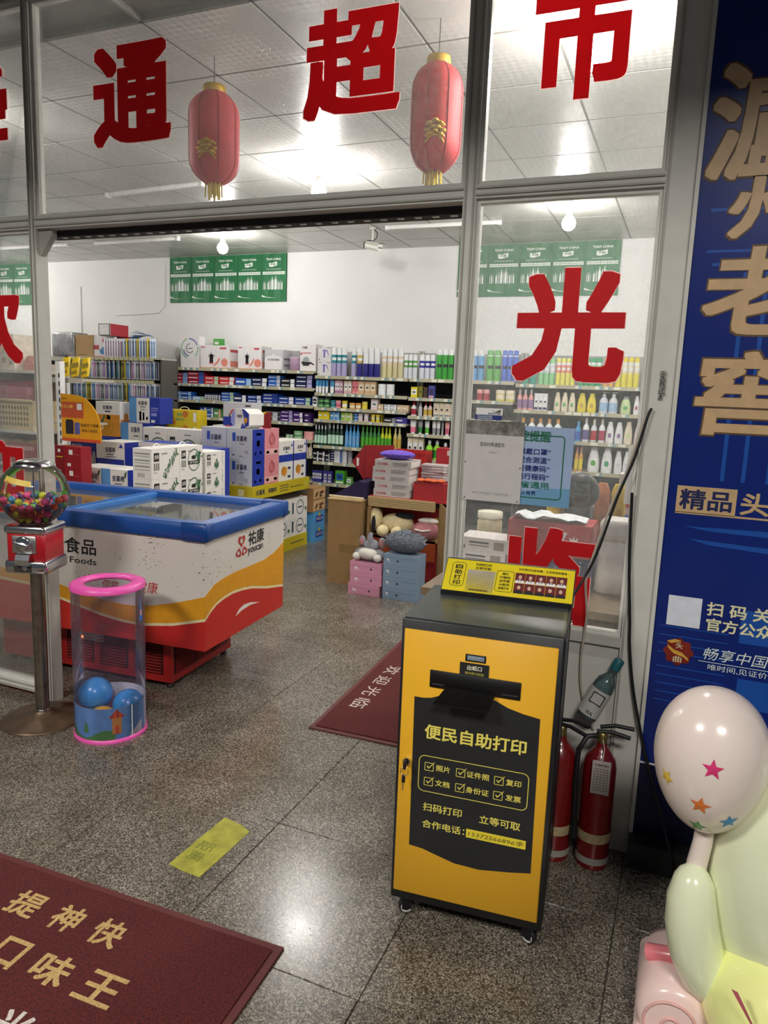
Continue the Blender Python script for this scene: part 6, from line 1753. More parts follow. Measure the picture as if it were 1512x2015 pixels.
for (x0, x1, lab) in ((-4.885, -4.592, 'white cow-ring carton facing the door beneath the yellow gift box'), (-4.588, -4.205, 'white leaf carton facing the door next to the cow-ring carton')):
    label_box('milk_carton', x0, x1, 3.1, .2, .7005, 1.172, MW, lab, 'carton', [('logo_block', BLKP, [('r', .06, .22, .66, .84)]), ('logo_text', MW, [('t', '金典', .08, .2, .70, .79, .01)]), ('fine_print', mat('print_grey5', '#77786f', 0.6), [('r', .5, .7, .88, .90), ('r', .1, .4, .5, .56)])] + ([('ring_print', MGR, [('o', .62, .60, .10, .088, 0, 360)]), ('cow_print', BLKP, [('r', .5, .72, .66, .72)])] if 'cow' in lab else [('leaf_print', MGR, [('p', [(.8, .6), (.9, .62), (.99, .8), (.94, .95), (.86, .92), (.78, .75)])])]), PW)
t_ = None
for lv, z in enumerate((1.04, 1.187)):
    front_carton(-5.06 + .0, -4.62, 3.60, .16, z, z + .1465, mat('gift_yellow', '#dcc322', 0.45, var=0.05), ('upper' if lv else 'lower') + ' of two yellow apricot gift cartons', [('apricot_print', mat('apricot', '#cf7a28', 0.5), [('o', .1, .75, .03, 0, 0, 360), ('o', .27, .5, .022, 0, 0, 360), ('o', .66, .72, .035, 0, 0, 360), ('o', .35, .12, .02, 0, 0, 360)]), ('name_text', PGN, [('t', '果粒', .42, .58, .55, .8, .012), ('t', '酸奶', .38, .62, .25, .42, .01)]), ('pale_panel', MW, [('r', .88, .97, .2, .85)]), ('blue_mark', MBL, [('p', [(.02, .08), (.12, .05), (.2, .2), (.1, .3)])])])
    if lv:
        hb = MB(); hb.tube([(-.06, .08, .147), (-.04, .08, .17), (0, .08, .178), (.04, .08, .17), (.06, .08, .147)], .004, 6); hb.build('carry_handle', WHITE, COL.objects[-1].parent)
front_carton(-5.06, -4.62, 3.60, .16, .7005, 1.039, MBL, 'plain blue carton under the yellow gift cartons', [('pale_line', MW, [('r', .1, .9, .4, .5)])])
front_carton(-4.43, -4.06, 3.6, .2, .7005, 1.203, MW, 'white carton under the milk carton with an arched emblem', [('arch_print', PRD, [('o', .5, .9, .06, .045, 0, 180)]), ('brand_strip', PBK, [('r', .8, .98, .88, .94)])])
front_carton(-4.32, -3.985, 3.62, .18, 1.2035, 1.437, BGY, 'grey and blue milk carton with red arched emblem at the back', [('blue_field', MBL, [('r', 0, .82, 0, .38)]), ('arch_print', PRD, [('o', .4, .48, .055, .038, 0, 180)]), ('emblem_black', PBK, [('o', .4, .48, .037, 0, 0, 180), ('r', .2, .6, .38, .5)]), ('emblem_text', MW, [('t', '舒化奶', .24, .56, .40, .48, .01)]), ('corner_text', PBK, [('r', .78, .96, .84, .9)]), ('pale_text', MLI, [('r', .3, .6, .26, .28), ('r', .25, .65, .14, .17)])])
# grey yogurt cartons on the yellow tray, aisle corner
for (x0, x1, who) in ((-3.832, -3.562, 'at the aisle corner of the yellow tray'), (-4.108, -3.836, 'second from the aisle on the yellow tray')):
    for lv, z in enumerate((.7105, .9665)):
        front_carton(x0, x1, 2.98, .2, z, z + .2555, MGY, ('upper' if lv else 'lower') + ' grey yogurt carton ' + who, [('blue_cup', mat('cup_blue', '#2b4aa8', 0.5), [('r', .22, .34, .56, .86)]), ('name_text', MIN, [('t', '安慕希', .38, .80, .56, .76, .012)]), ('fine_text', MIN, [('r', .5, .68, .46, .48), ('r', .22, .3, .06, .1), ('r', .48, .62, .04, .055)]), ('ring_mark', MIN, [('o', .78, .2, .014, .011, 0, 360)]), ('outline_print', MLI, [('r', .22, .23, .1, .54), ('r', .34, .35, .1, .54)]), ('blue_side', MBL, [('sr', 0, 1, 0, 1)]), ('side_print', MLI, [('sr', .3, .7, .78, .86), ('sr', .35, .6, .4, .6), ('sr', .2, .3, .1, .2), ('sr', .6, .75, .12, .22)])])
def aisle_carton(y0, y1, z0, z1, body, label, prints, d=.27):
    return label_box('milk_carton', -3.562 - d, -3.562, y0, y1 - y0, z0, z1, body, label, 'carton', prints, PW)
for lv, z in enumerate((.7105, .9665)):
    aisle_carton(3.184, 3.438, z, z + .2555, MPK, ('upper' if lv else 'lower') + ' pink yogurt carton with round line emblem', [('emblem', PRD, [('so', .5, .60, .052, .044, 0, 360), ('so', .5, .60, .038, .032, 0, 360), ('so', .5, .6, .018, .013, 0, 360), ('sr', .46, .54, .78, .86)]), ('pale_base', mat('pale_pink', '#e6b3b0', 0.5), [('sr', .05, .95, .05, .26)]), ('fine_text', PRD, [('sr', .4, .6, .33, .345), ('sr', .12, .3, .1, .2), ('sr', .66, .88, .1, .2)])])
for (y0, y1, who) in ((3.442, 3.725, 'next to the pink cartons'), (3.729, 3.985, 'at the far end of the tray')):
    aisle_carton(y0, y1, .7105, 1.092, MW, 'tall white carton with blue band and orange fruit ' + who, [('blue_band', MBL, [('sr', 0, 1, .48, .66), ('sr', .94, 1, 0, 1)]), ('name_text', MIN, [('st', '安慕希', .25, .72, .77, .87, .012)]), ('fine_text', MIN, [('sr', .4, .6, .71, .73), ('sr', .6, .78, .28, .34), ('sr', .6, .78, .06, .12)]), ('fruit_print', MOR, [('so', .32, .25, .045, 0, 0, 360), ('sp', [(.36, .1), (.5, .16), (.55, .3), (.45, .36), (.38, .2)])]), ('badge_print', MBL, [('sp', [(.78, .86), (.9, .86), (.84, .94)])])])
t = thing('yellow_display_tray', 'yellow cardboard tray edge carrying the grey and pink yogurt cartons', 'tray', (-4.115, 2.96, .588))
b = MB(); b.box(0, .57, 0, 1.06, 0, .12); b.build('tray_body', MYE, t)
b = MB(); b.box(.05, .50, .05, 1.0, -.08, 0); b.build('gap_shade_block', mat('gap_shade_brown', '#33291a', 0.8), t)  # support block coloured dark to stand for the shaded gap below the tray
b = MB(); put(b, '安慕希', (.572, .06, .035), (0, 1, 0), ZU, .15, .05, .012); put(b, '高端畅享', (.572, .27, .038), (0, 1, 0), ZU, .15, .045, .012)
for q in range(3): b.box(.57, .5715, .48, .64, .03 + .025 * q, .036 + .025 * q)
b.box(.57, .5715, .68, .92, .05, .056); b.box(.08, .34, -.0015, 0, .05, .058)
b.build('tray_print', MIN, t)
b = MB(); leaf_cluster(b, .98, .06, 10, .03, x=.572, seed=5); b.box(.42, .48, -.0015, 0, .03, .09); b.build('flower_print', mat('print_palecream', '#e6dca0', 0.5), t)
t = thing('yellow_floor_base', 'yellow cardboard base on the floor under the round-logo cartons', 'base', (-4.1, 3.0, 0))
b = MB(); b.box(0, .545, 0, 1.02, 0, .13); b.build('base_body', MYE, t); b = MB(); b.box(.545, .5465, .68, .95, .06, .067); b.build('base_print', MIN, t)
for lv, z in enumerate((.1305, .319)):
    for k, y in enumerate((3.01, 3.35, 3.69)):
        aisle_carton(y, y + .33, z, z + .188, MW, ('upper' if lv else 'lower') + ' round-logo white carton ' + ('at the near end of the yellow base', 'in the middle of the yellow base', 'at the far end of the yellow base')[k], [('ring_print', mat('print_navy3', '#45506e', 0.5), [('so', .55, .5, .075, .066, 0, 360), ('sr', .42, .68, .46, .54), ('sr', .06, .16, .2, .8)]), ('leaf_dot', MGR, [('so', .9, .35, .02, 0, 0, 360)])], .5)
b = MB()
t = thing('hexagon_gift_box', 'white hexagon-ended mango yogurt box on top of the grey cartons', 'box', (-3.70, 3.02, 1.2225), RAD(-18))
hx = [(-.10, .0), (.03, .0), (.10, .035), (.10, .135), (.03, .175), (-.10, .175), (-.155, .12), (-.155, .05)]
b = MB(); b.prism(hx, 0, .17, 'y'); b.build('box_body', MW, t)
b = MB(); b.prism([(.045, .0085), (.10, .035), (.10, .135), (.03, .175), (.0, .175), (.03, .10)], -.0015, 0); b.prism([(-.02, 0.0), (.03, 0), (.05, .01), (.01, .05)], -.002, 0); b.build('blue_panel', MBL, t)
b = MB(); b.sphere((.055, -.002, .075), .024, 10, 0, (1, .1, 1.1), 8); b.build('mango_print', MOR, t)
text('安慕希', MIN, (-.07, -.0025, .095), XR, ZU, .075, .03, t, .012)
b = MB(); b.prism([(-.15, .052), (-.10, .01), (-.10, .165), (-.15, .118)], -.0016, 0); b.build('lilac_panel', MLI, t)
t = thing('red_packet', 'upright red packet with yellow corner beside the hexagon box', 'packet', (-3.575, 3.26, 1.2225), RAD(10)); b = MB(); b.box(-.05, .012, 0, .05, 0, .15); b.build('packet_body', MRD, t); b = MB(); b.prism([(-.05, .12), (-.01, .15), (-.05, .15)], -.0012, 0); b.build('yellow_corner', MYE, t)
# brown and blue snack cases
for lv in range(2):
    label_box('snack_case', -3.86, -3.515, 4.08, .25, .165 * lv + .0005, .165 * (lv + 1) - .0005, mat('case_blue', '#4f93c8', 0.5, var=0.05), ('upper' if lv else 'lower') + ' sky blue snack case on the floor by the yellow base', 'case', [('navy_label', MDB, [('sr', .22, .85, .3, .7)]), ('label_text', MW, [('st', '天士力', .27, .8, .4, .62, .012)]), ('gold_mark', MYE, [('so', .53, .78, .022, 0, 0, 360)])], 'snack cases by the aisle')
    label_box('snack_case', -3.88, -3.515, 4.06, .28, .3305 + .126 * lv, .3295 + .126 * (lv + 1), mat('case_brown', '#9a7245', 0.6, var=0.06), ('upper' if lv else 'lower') + ' kraft brown snack case stacked on the sky blue cases', 'case', [('tan_field', mat('case_tan', '#c9a67a', 0.6), [('sr', .03, .97, .08, .95)]), ('brown_script', mat('case_ink', '#5d3a1c', 0.6), [('sp', [(.15, .3), (.25, .6), (.4, .7), (.35, .4), (.22, .2)]), ('sp', [(.5, .6), (.75, .7), (.9, .5), (.7, .45), (.55, .3)]), ('sr', .5, .72, .18, .3)]), ('silver_patch', mat('case_silver', '#8f8c84', 0.5), [('r', .1, .85, .5, .85)])], 'snack cases by the aisle')

# ------------------------------------------------------------------ snack gondola by the left post
SGN = thing('snack_gondola', 'white slotted gondola with snack shelves seen behind the left post', 'shelving', (-6.3, 1.95, 0))
b = MB(); b.box(1.545, 1.595, -.02, .03, 0, 1.74); up1 = b.build('slotted_upright', WHITE, SGN)
sl = MB(); sl.box(-.006, .006, -.002, 0, 0, .035); slm = sl.mesh('slot', mat('slot_dark', '#3a3836', 0.7))
for k in range(16): obj('slot', slm, up1, (1.583, -.0201, .62 + .066 * k))
b = MB(); b.box(0, .05, -.02, .03, 0, 1.9); b.build('slotted_upright', WHITE, SGN)
b = MB(); b.box(0, 1.33, .28, .30, .05, 1.72); b.build('rear_panel', mat('gondola_panel', '#c4beb2', 0.6), SGN)
for z in (1.66, 1.16, .88, .55):
    b = MB(); b.box(.05, 1.33, -.02, .28, z - .025, z); b.build('shelf', mat('gondola_shelf', '#cfccc4', 0.45), SGN)
b = MB(); b.box(1.36, 1.74, .08, .42, 1.585, 1.603); b.box(1.36, 1.74, .07, .08, 1.57, 1.612, 0); b.build('bracket_shelf', mat('shelf_metal', '#b3afa2', 0.4), SGN)
b = MB(); b.box(1.36, 1.66, .10, .42, 1.225, 1.24); b.build('lower_shelf', mat('shelf_metal', '#b3afa2', 0.4), SGN)
YB = mat('bag_yellow', '#d9b714', 0.35, var=0.12, scale=18); YBP = mat('bag_print', '#8a7a2a', 0.5, var=0.4, scale=40)
for i in range(3):
    t = thing('snack_bag', ('yellow snack bag leaning next to the white slotted upright', 'middle one of three yellow snack bags on the bracket shelf', 'yellow snack bag leaning at the open end of the bracket shelf')[i], 'bag', (-4.85 + .108 * i, 2.12, 1.622), 0, 'yellow snack bags', (RAD(-18), RAD(-10), 0))
    b = MB(); b.lathe([(.042, 0), (.05, .02), (.05, .09), (.048, .15), (.042, .165)], 12, 0, (0, 0, 0), True, 1, .28); b.build('bag_body', YB, t)
    b = MB(); b.box(-.04, .04, -.016, -.0145, .075, .115); b.box(-.036, .03, -.016, -.0145, .02, .045); b.build('bag_print', YBP, t)
for i in range(2):
    t = thing('red_snack_pack', 'red and gold glossy snack pack behind the orange board, ' + ('next to the upright' if i == 0 else 'at the shelf end'), 'bag', (-4.81 + .112 * i, 2.16, 1.2405), 0, 'red snack packs')
    b = MB(); b.lathe([(.045, 0), (.055, .02), (.055, .16), (.045, .20)], 12, 0, (0, 0, 0), True, 1, .4); b.build('bag_body', mat('pack_red', '#8f1d22', 0.3, var=0.2), t)
    b = MB(); b.box(-.03, .035, -.0235, -.022, .07, .14); b.build('gold_print', mat('pack_gold', '#c79a35', 0.4, var=0.3, scale=50), t)
t = thing('arched_header_board', 'orange quarter-round promotion board with red panel beside the white upright', 'board', (-4.70, 1.925, 1.105))
pts = [(0, 0), (.405, 0), (.415, .02), (.41, .09)] + [(.13 + .28 * math.cos(a), .09 + .285 * math.sin(a)) for a in [RAD(9 * q) for q in range(1, 10)]] + [(0, .38)]
b = MB(); b.prism(pts, 0, .006); b.build('board_sheet', mat('board_orange', '#e8a21c', 0.4, var=0.04), t)
b = MB(); b.box(0, .405, -.001, 0, 0, .025); b.build('red_foot', mat('board_red', '#d2552a', 0.5), t)
b = MB(); b.box(0, .235, -.001, 0, .19, .315); b.build('brick_panel', mat('board_brick', '#c65632', 0.5), t)
b = MB(); put(b, '购 码上4赢1', (.0, -.002, .265), XR, ZU, .13, .03, .012); b.build('panel_text', mat('board_gold', '#f0c75a', 0.5), t)
b = MB(); b.box(.17, .22, -.002, -.001, .255, .305); b.build('white_patch', WHITE, t)
b = MB(); b.lathe([(.04, 0), (.042, .01), (.042, .10), (.03, .115)], 14, 0, (.085, 0, .06), True, 1, .05); b.build('can_print', mat('print_can', '#2b2530', 0.5, var=0.3), t)
b = MB(); b.lathe([(.028, 0), (.03, .085), (.02, .095)], 12, 0, (.165, 0, .06), True, 1, .05); b.build('blue_can_print', mat('print_can_blue', '#5a5f9a', 0.5, var=0.3), t)
b = MB(); put(b, '和成天下槟榔', (.205, -.002, .122), XR, ZU, .185, .028, 0); put(b, '原来人无更优', (.215, -.002, .082), XR, ZU, .16, .024, 0); put(b, '1483元', (.0, -.002, .335), XR, ZU, .07, .014, 0); b.build('black_text', PBK, t)
for k, (z0, z1) in enumerate(((.4505, .735), (.7355, .91), (.9105, 1.075))):
    label_box('red_gift_box', -4.645, -4.558, 1.80, .11, z0, z1, MRD, ('lowest', 'middle', 'top')[k] + ' red gift box piled beside the white upright', 'box', [('gold_line', MYE, [('r', .1, .9, .45, .5)]), ('code_patch', MW, [('r', .3, .6, .7, .85)])], 'red gift boxes')
    label_box('red_gift_box', -4.556, -4.380, 1.80, .11, z0, z1, mat('gift_red2', '#9a1c24', 0.4), ('lowest', 'middle', 'top')[k] + ' red box with white codes behind the gift pile', 'box', [('code_patch', MW, [('r', .3, .52, .62, .85), ('r', .2, .4, .05, .2)]), ('script', PRD, [('r', .6, .9, .6, .64)])], 'red code boxes')
b = MB(); b.box(-4.65, -4.375, 1.795, 1.915, .0, .45); tag(b.build('grey_plinth_block', mat('platform_grey', '#77756f', 0.7)), 'grey block under the red gift boxes', 'block')
# shelf contents behind the left pane (gondola shelves)
def gbox(name, x0, x1, z0, h, mt, label, cat, pr=()):
    return label_box(name, x0, x1, 1.96, .24, z0 + .0005, z0 + h, mt, label, cat, list(pr))
for k in range(3):
    gbox('tissue_pack', -5.95 + .24 * k, -5.72 + .24 * k, 1.66, .14, mat('tissue_cream', '#d9d0bd', 0.6, var=0.15, scale=20), 'cream tissue pack, lower layer on the gondola top, ' + ('third from', 'second from', 'next to')[k] + ' the red sweets', 'tissue pack', [('faint_print', mat('print_tan3', '#a89c84', 0.6), [('r', .1, .25, .3, .6), ('r', .4, .6, .4, .7), ('r', .75, .9, .3, .5)])])
    gbox('tissue_pack', -5.95 + .24 * k, -5.72 + .24 * k, 1.801, .15, mat('tissue_cream', '#d9d0bd', 0.6), 'cream tissue pack, upper layer on the gondola top, ' + ('third from', 'second from', 'next to')[k] + ' the red sweets', 'tissue pack', [('faint_print', mat('print_tan3', '#a89c84', 0.6), [('r', .1, .3, .2, .35), ('r', .5, .7, .5, .8)])])
for o in [o for o in COL.objects if o.name.startswith('tissue_pack')]:
    o['group'] = 'tissue packs on the gondola'
t = thing('red_wrapped_bags', 'clear bag of red sweets hanging over the gondola top edge', 'bag', (-5.11, 2.0, 1.6605)); b = MB(); b.lathe([(.12, 0), (.125, .03), (.12, .08), (.08, .12)], 18, 0, (0, .06, 0), True, 1, .45); b.build('bag_body', mat('sweets_red', '#c98a82', 0.3, var=0.35, scale=40, bump=0.6), t)
gbox('pink_storage_box', -5.52, -4.98, 1.16, .0, WHITE, 'x', 'x') if False else None
t = thing('perforated_basket', 'cream perforated plastic basket on the gondola shelf behind the glass', 'basket', (-6.05, 1.94, 1.1605))
b = MB(); b.box(0, 1.02, 0, .02, 0, .25); b.box(0, 1.02, .25, .27, 0, .25); b.box(0, .02, .02, .25, 0, .25); b.box(1.0, 1.02, .02, .25, 0, .25); b.box(0.02, 1.0, .02, .25, 0, .01); b.rbox(-.005, 1.025, -.012, .0, .235, .26, .004, 0, 2); b.build('basket_wall', mat('basket_cream', '#cdbb8f', 0.5), t)
hm = MB(); hm.sphere((0, 0, 0), .013, 8, 0, (.7, .1, 1.3), 6); hme = hm.mesh('hole', mat('hole_dark', '#5d4d30', 0.8))
for i in range(18):
    for j in range(4): obj('hole', hme, t, (.38 + .034 * i, -.0005, .05 + .046 * j))
t = thing('pink_storage_box', 'dusty pink lidded storage box standing in the cream basket', 'box', (-5.55, 2.0, 1.172)); b = MB(); b.box(0, .40, 0, .18, 0, .36); b.build('box_body', mat('dusty_pink', '#b5707a', 0.5, var=0.05), t); b = MB(); b.box(.1, .41, -.006, .186, .36, .40); b.build('lid', mat('dusty_red', '#9a4450', 0.5), t)
t = thing('red_slatted_basket', 'red plastic basket with white slots on the lower gondola shelf', 'basket', (-6.05, 1.94, .8805))
b = MB(); b.box(0, 1.05, 0, .02, 0, .17); b.box(0, 1.05, .25, .27, 0, .17); b.box(0, .02, .02, .25, 0, .17); b.box(1.03, 1.05, .02, .25, 0, .17); b.box(.02, 1.03, .02, .25, 0, .01); b.build('basket_wall', mat('basket_red', '#8f3a3c', 0.5), t)
sm = MB(); sm.box(-.004, .004, -.0015, 0, 0, .035); sme = sm.mesh('slot', mat('slot_white', '#d8d0c8', 0.6))
for i in range(26): obj('slot', sme, t, (.40 + .0245 * i, 0, .115))
for i in range(5):
    t = thing('bread_bag', ('first', 'second', 'middle', 'fourth', 'last')[4 - i] + ' tan bread bag in the red basket counting from the white post', 'bag', (-5.90 + .185 * i, 2.07, .97), 0, 'bread bags in the red basket'); b = MB(); b.sphere((0, 0, .055), 1, 14, 0, (.09, .085, .055), 8); b.build('bag_body', mat('bread_tan', '#b8935a', 0.35, var=0.25, scale=20), t); b = MB(); b.box(-.03, .03, -.075, -.073, .05, .08); b.build('label', MRD, t)
for i in range(4):
    gbox('cream_carton', -6.05 + .255 * i, -5.80 + .255 * i, .55, .26, mat('carton_cream', '#c9b894', 0.6, var=0.08), 'cream snack carton on the lowest gondola shelf, ' + ('fourth', 'third', 'second', 'first')[i] + ' from the white post', 'carton', [('blue_patch', MLB, [('r', .1, .3, .5, .8)])])
for o in [o for o in COL.objects if o.name.startswith('cream_carton')]:
    o['group'] = 'cream cartons on the gondola'

# ------------------------------------------------------------------ cardboard display with plush toys by the aisle
CD2 = mat('cardboard_warm', '#8f7146', 0.85, var=0.08, scale=8); CDE = mat('cardboard_edge', '#b39a6c', 0.85, var=0.05)
t = thing('tall_cardboard_box', 'tall plain brown cardboard box standing on the floor by the aisle', 'box', (-2.69, 2.78, 0), RAD(2))
b = MB(); b.box(0, .29, 0, .36, 0, .71); b.build('box_body', CD2, t); b = MB(); b.box(.11, .291, -.0015, 0, .27, .34); b.build('packing_tape', mat('kraft_tape', '#7d6238', 0.5), t)
b = MB(); b.box(-.006, .296, -.008, .37, .705, .716); b.build('top_flap', CDE, t)
for k in range(1): pass
DS = thing('cardboard_display', 'open brown cardboard display bin lined with red beside the tall box', 'display', (-2.37, 2.86, 0))
b = MB(); b.box(0, .60, .30, .32, 0, .66); b.box(0, .02, .0, .30, 0, .66); b.build('bin_wall', CD2, DS)
b = MB(); b.box(.02, .58, .288, .30, .02, .64); b.build('red_lining', mat('lining_red', '#a3222a', 0.6, var=0.05), DS)
b = MB(); b.box(0.02, .58, .06, .288, .40, .42); b.build('inner_shelf', CD2, DS)
b = MB(); b.box(.02, .58, .06, .07, .25, .42); b.build('orange_lip', mat('lip_orange', '#a8481f', 0.6), DS)
for k in range(5):
    b = MB(); b.box(-.01, .57, .03 - .002 * k, .06, .665 + .0165 * k, .680 + .0165 * k); b.build('corrugated_edge', CDE, DS)
b = MB(); b.box(-.01, .66, .05, .55, .735, .75); b.build('top_board', mat('lining_red', '#a3222a', 0.6), DS)
b = MB(); b.box(.0, .02, .32, .54, 0, .735); b.box(.62, .64, .32, .54, 0, .735); b.build('rear_leg', CD2, DS)
b = MB(); b.add([(.60, .06, 0.0), (.72, -.06, 0), (.72, -.06, .70), (.60, .06, .74), (.605, .065, 0), (.725, -.055, 0), (.725, -.055, .70), (.605, .065, .74)], [(0, 1, 2, 3), (4, 7, 6, 5), (0, 3, 7, 4), (1, 5, 6, 2), (3, 2, 6, 7)]); b.build('side_flap', CD2, DS)
b = MB(); b.sphere((.52, .286, .53), .05, 14, 0, (1, .04, 1), 8); b.build('yellow_print', mat('print_yellow5', '#c9b13a', 0.5, var=0.4, scale=30), DS)
# plush dog
CRW = mat('plush_cream', '#e3d3a4', 0.95, var=0.12, scale=40, bump=0.8, bscale=120); PBLK = mat('plush_black', '#1c1c22', 0.95, bump=0.6); PGRY = mat('plush_grey', '#8d8f94', 0.95, var=0.1, bump=0.7, bscale=110); PPK = mat('plush_pink', '#b5777a', 0.95, var=0.1, bump=0.6, bscale=90); PWH = mat('plush_white', '#dcd6cc', 0.95, bump=0.5, bscale=100)
t = thing('plush_dog', 'cream plush dog with black ear and patch lying in the display bin', 'plush toy', (-2.205, 3.0, .421))
b = MB(); b.sphere((.05, .0, .10), 1, 20, 0, (.15, .085, .085), 12); b.build('body', CRW, t)
b = MB(); b.sphere((-.13, -.05, .13), 1, 20, 0, (.065, .065, .10), 12); b.build('head', CRW, t)
b = MB(); b.sphere((-.115, -.115, .10), 1, 12, 0, (.018, .014, .07), 8); b.build('ear', PBLK, t)
for (x, y) in ((-.03, -.12), (.10, -.13)):
    b = MB(); b.sphere((x, y, .05), 1, 14, 0, (.05, .06, .05), 10); b.build('paw', CRW, t)
b = MB(); b.sphere((.12, -.01, .175), 1, 14, 0, (.09, .06, .025), 8); b.build('back_patch', PBLK, t)
t = thing('pink_plush_cushion', 'dusty pink folded plush cushion beside the cream plush dog', 'plush toy', (-1.885, 2.965, .421))
b = MB(); b.sphere((0, 0, .075), 1, 20, 0, (.125, .09, .075), 12); b.build('cushion_body', PPK, t)
b = MB(); b.sphere((.01, .01, .155), 1, 14, 0, (.09, .05, .025), 8); b.build('white_trim', PWH, t); b = MB(); b.tube([(-.07, -.085, .09), (0, -.10, .085), (.06, -.085, .095)], .008, 8); b.build('white_strip', PWH, t)
# shoe boxes
PB1 = mat('shoebox_pink', '#cf8fa8', 0.5, var=0.04); PB2 = mat('shoebox_blue', '#7d93a8', 0.5, var=0.04)
for k in range(3):
    label_box('shoe_box', -2.37 + (.0, .004, -.012)[2 - k], -2.10 + (.0, .004, -.012)[2 - k], 2.555, .17, .089 * k + .0005, .089 * (k + 1) - .0005, PB1, ('lowest', 'middle', 'top')[k] + ' pink shoe box stacked in front of the display', 'shoe box', [('white_print', MW, [('r', .15, .24, .4, .52), ('r', .15, .3, .3, .35)]), ('finger_hole', PBK, [('o', .68, .45, .008, 0, 0, 360)]), ('lid_line', mat('pink_dark', '#b0708c', 0.5), [('r', 0, 1, .66, .68)])], 'pink shoe boxes')
for k in range(4):
    label_box('shoe_box', -2.085, -1.80, 2.56, .18, .090 * k + .0005, .090 * (k + 1) - .0005, PB2, ('lowest', 'second', 'third', 'top')[k] + ' grey-blue shoe box stacked in front of the display', 'shoe box', [('white_print', MW, [('r', .1, .16, .45, .6), ('r', .1, .19, .34, .38)]), ('finger_hole', PBK, [('o', .42, .45, .009, 0, 0, 360)]), ('lid_line', mat('blue_dark', '#62788e', 0.5), [('r', 0, 1, .7, .72)])], 'grey-blue shoe boxes')
t = thing('plush_elephant', 'grey and white plush elephant slipper toy on the pink shoe boxes', 'plush toy', (-2.235, 2.64, .2675))
b = MB(); b.sphere((0, 0, .055), 1, 20, 0, (.135, .075, .055), 12); b.build('body', PGRY, t)
b = MB(); b.sphere((.0, -.045, .065), 1, 18, 0, (.085, .045, .045), 10); b.build('white_belly', PWH, t)
b = MB(); b.sphere((.01, .0, .125), 1, 18, 0, (.065, .055, .05), 10); b.build('head', PGRY, t)
b = MB(); b.tube([(.01, -.03, .14), (.012, -.04, .19), (.014, -.03, .235)], [.026, .022, .015], 12); b.build('trunk', PGRY, t)
for s_ in (-1, 1):
    b = MB(); b.sphere((.01 + .085 * s_, .01, .15), 1, 14, 0, (.03, .015, .045), 8); ear = b.build('ear', PGRY, t)
    b = MB(); b.sphere((.01 + .085 * s_, -.006, .148), 1, 12, 0, (.018, .006, .03), 8); b.build('inner_ear', PPK, ear)
    b = MB(); b.sphere((.09 * s_, -.06, .04), 1, 12, 0, (.035, .03, .03), 8); b.build('foot', PWH, t)
t = thing('grey_fur_cushion', 'rolled dark grey shaggy fur cushion on the grey-blue shoe boxes', 'cushion', (-1.945, 2.65, .3605))
b = MB(); b.sphere((0, 0, .085), 1, 24, 0, (.165, .095, .085), 14); b.build('cushion_body', mat('shaggy_grey', '#5f666e', 1.0, var=0.4, scale=60, bump=1.0, bscale=70), t)
b = MB(); rd = random.Random(4)
for i in range(260):
    a, e = rd.uniform(0, 6.28), rd.uniform(-.1, 1.5)
    p = Vector((.165 * math.cos(e) * math.cos(a), .095 * math.cos(e) * math.sin(a), .085 + .085 * math.sin(e)))
    q = p * 1.06 + Vector((rd.uniform(-.02, .02), rd.uniform(-.015, .015), rd.uniform(-.006, .014)))
    b.tube([p, q], [.003, .0012], 4, 0, False)
tf = b.build('fur_tufts', mat('shaggy_light', '#8d959c', 1.0, var=0.3), t); tf['kind'] = 'stuff'
# slipper cartons with a purple cushion
for k in range(5):
    dx = (.0, .008, -.014, -.012, .004)[k]
    label_box('slipper_carton', -2.345 + dx, -2.03 + dx, 2.915, .24, .7505 + .0605 * k, .7505 + .0605 * (k + 1) - .0005, mat('carton_greywhite', '#bdb7b4', 0.6, var=0.04), ('lowest', 'second', 'third', 'fourth', 'top')[k] + ' white slipper carton stacked under the purple cushion', 'carton', [('red_name', PRD, [('t', '日光雨露', .08, .36, .3, .62, .01)]), ('fine_print', mat('print_grey5', '#77786f', 0.6), [('r', .5, .92, .62, .7), ('r', .5, .9, .42, .48), ('r', .5, .85, .25, .3)]), ('end_flap', MW, [('sr', .08, .85, .12, .85)])], 'slipper cartons')
t = thing('purple_cushion', 'purple velvet cushion lying on the slipper cartons', 'cushion', (-2.185, 3.02, 1.0535)); b = MB(); b.sphere((0, 0, .038), 1, 24, 0, (.155, .10, .038), 10); b.build('cushion_body', mat('purple_velvet', '#6a4fb5', 0.8, var=0.2, scale=14, bump=0.3), t); b = MB(); b.tube([(-.152, -.02, .035), (-.08, -.085, .038), (.03, -.098, .04), (.12, -.065, .038), (.153, .0, .04)], .006, 6); b.build('piping', mat('purple_dark', '#41308a', 0.8), t)
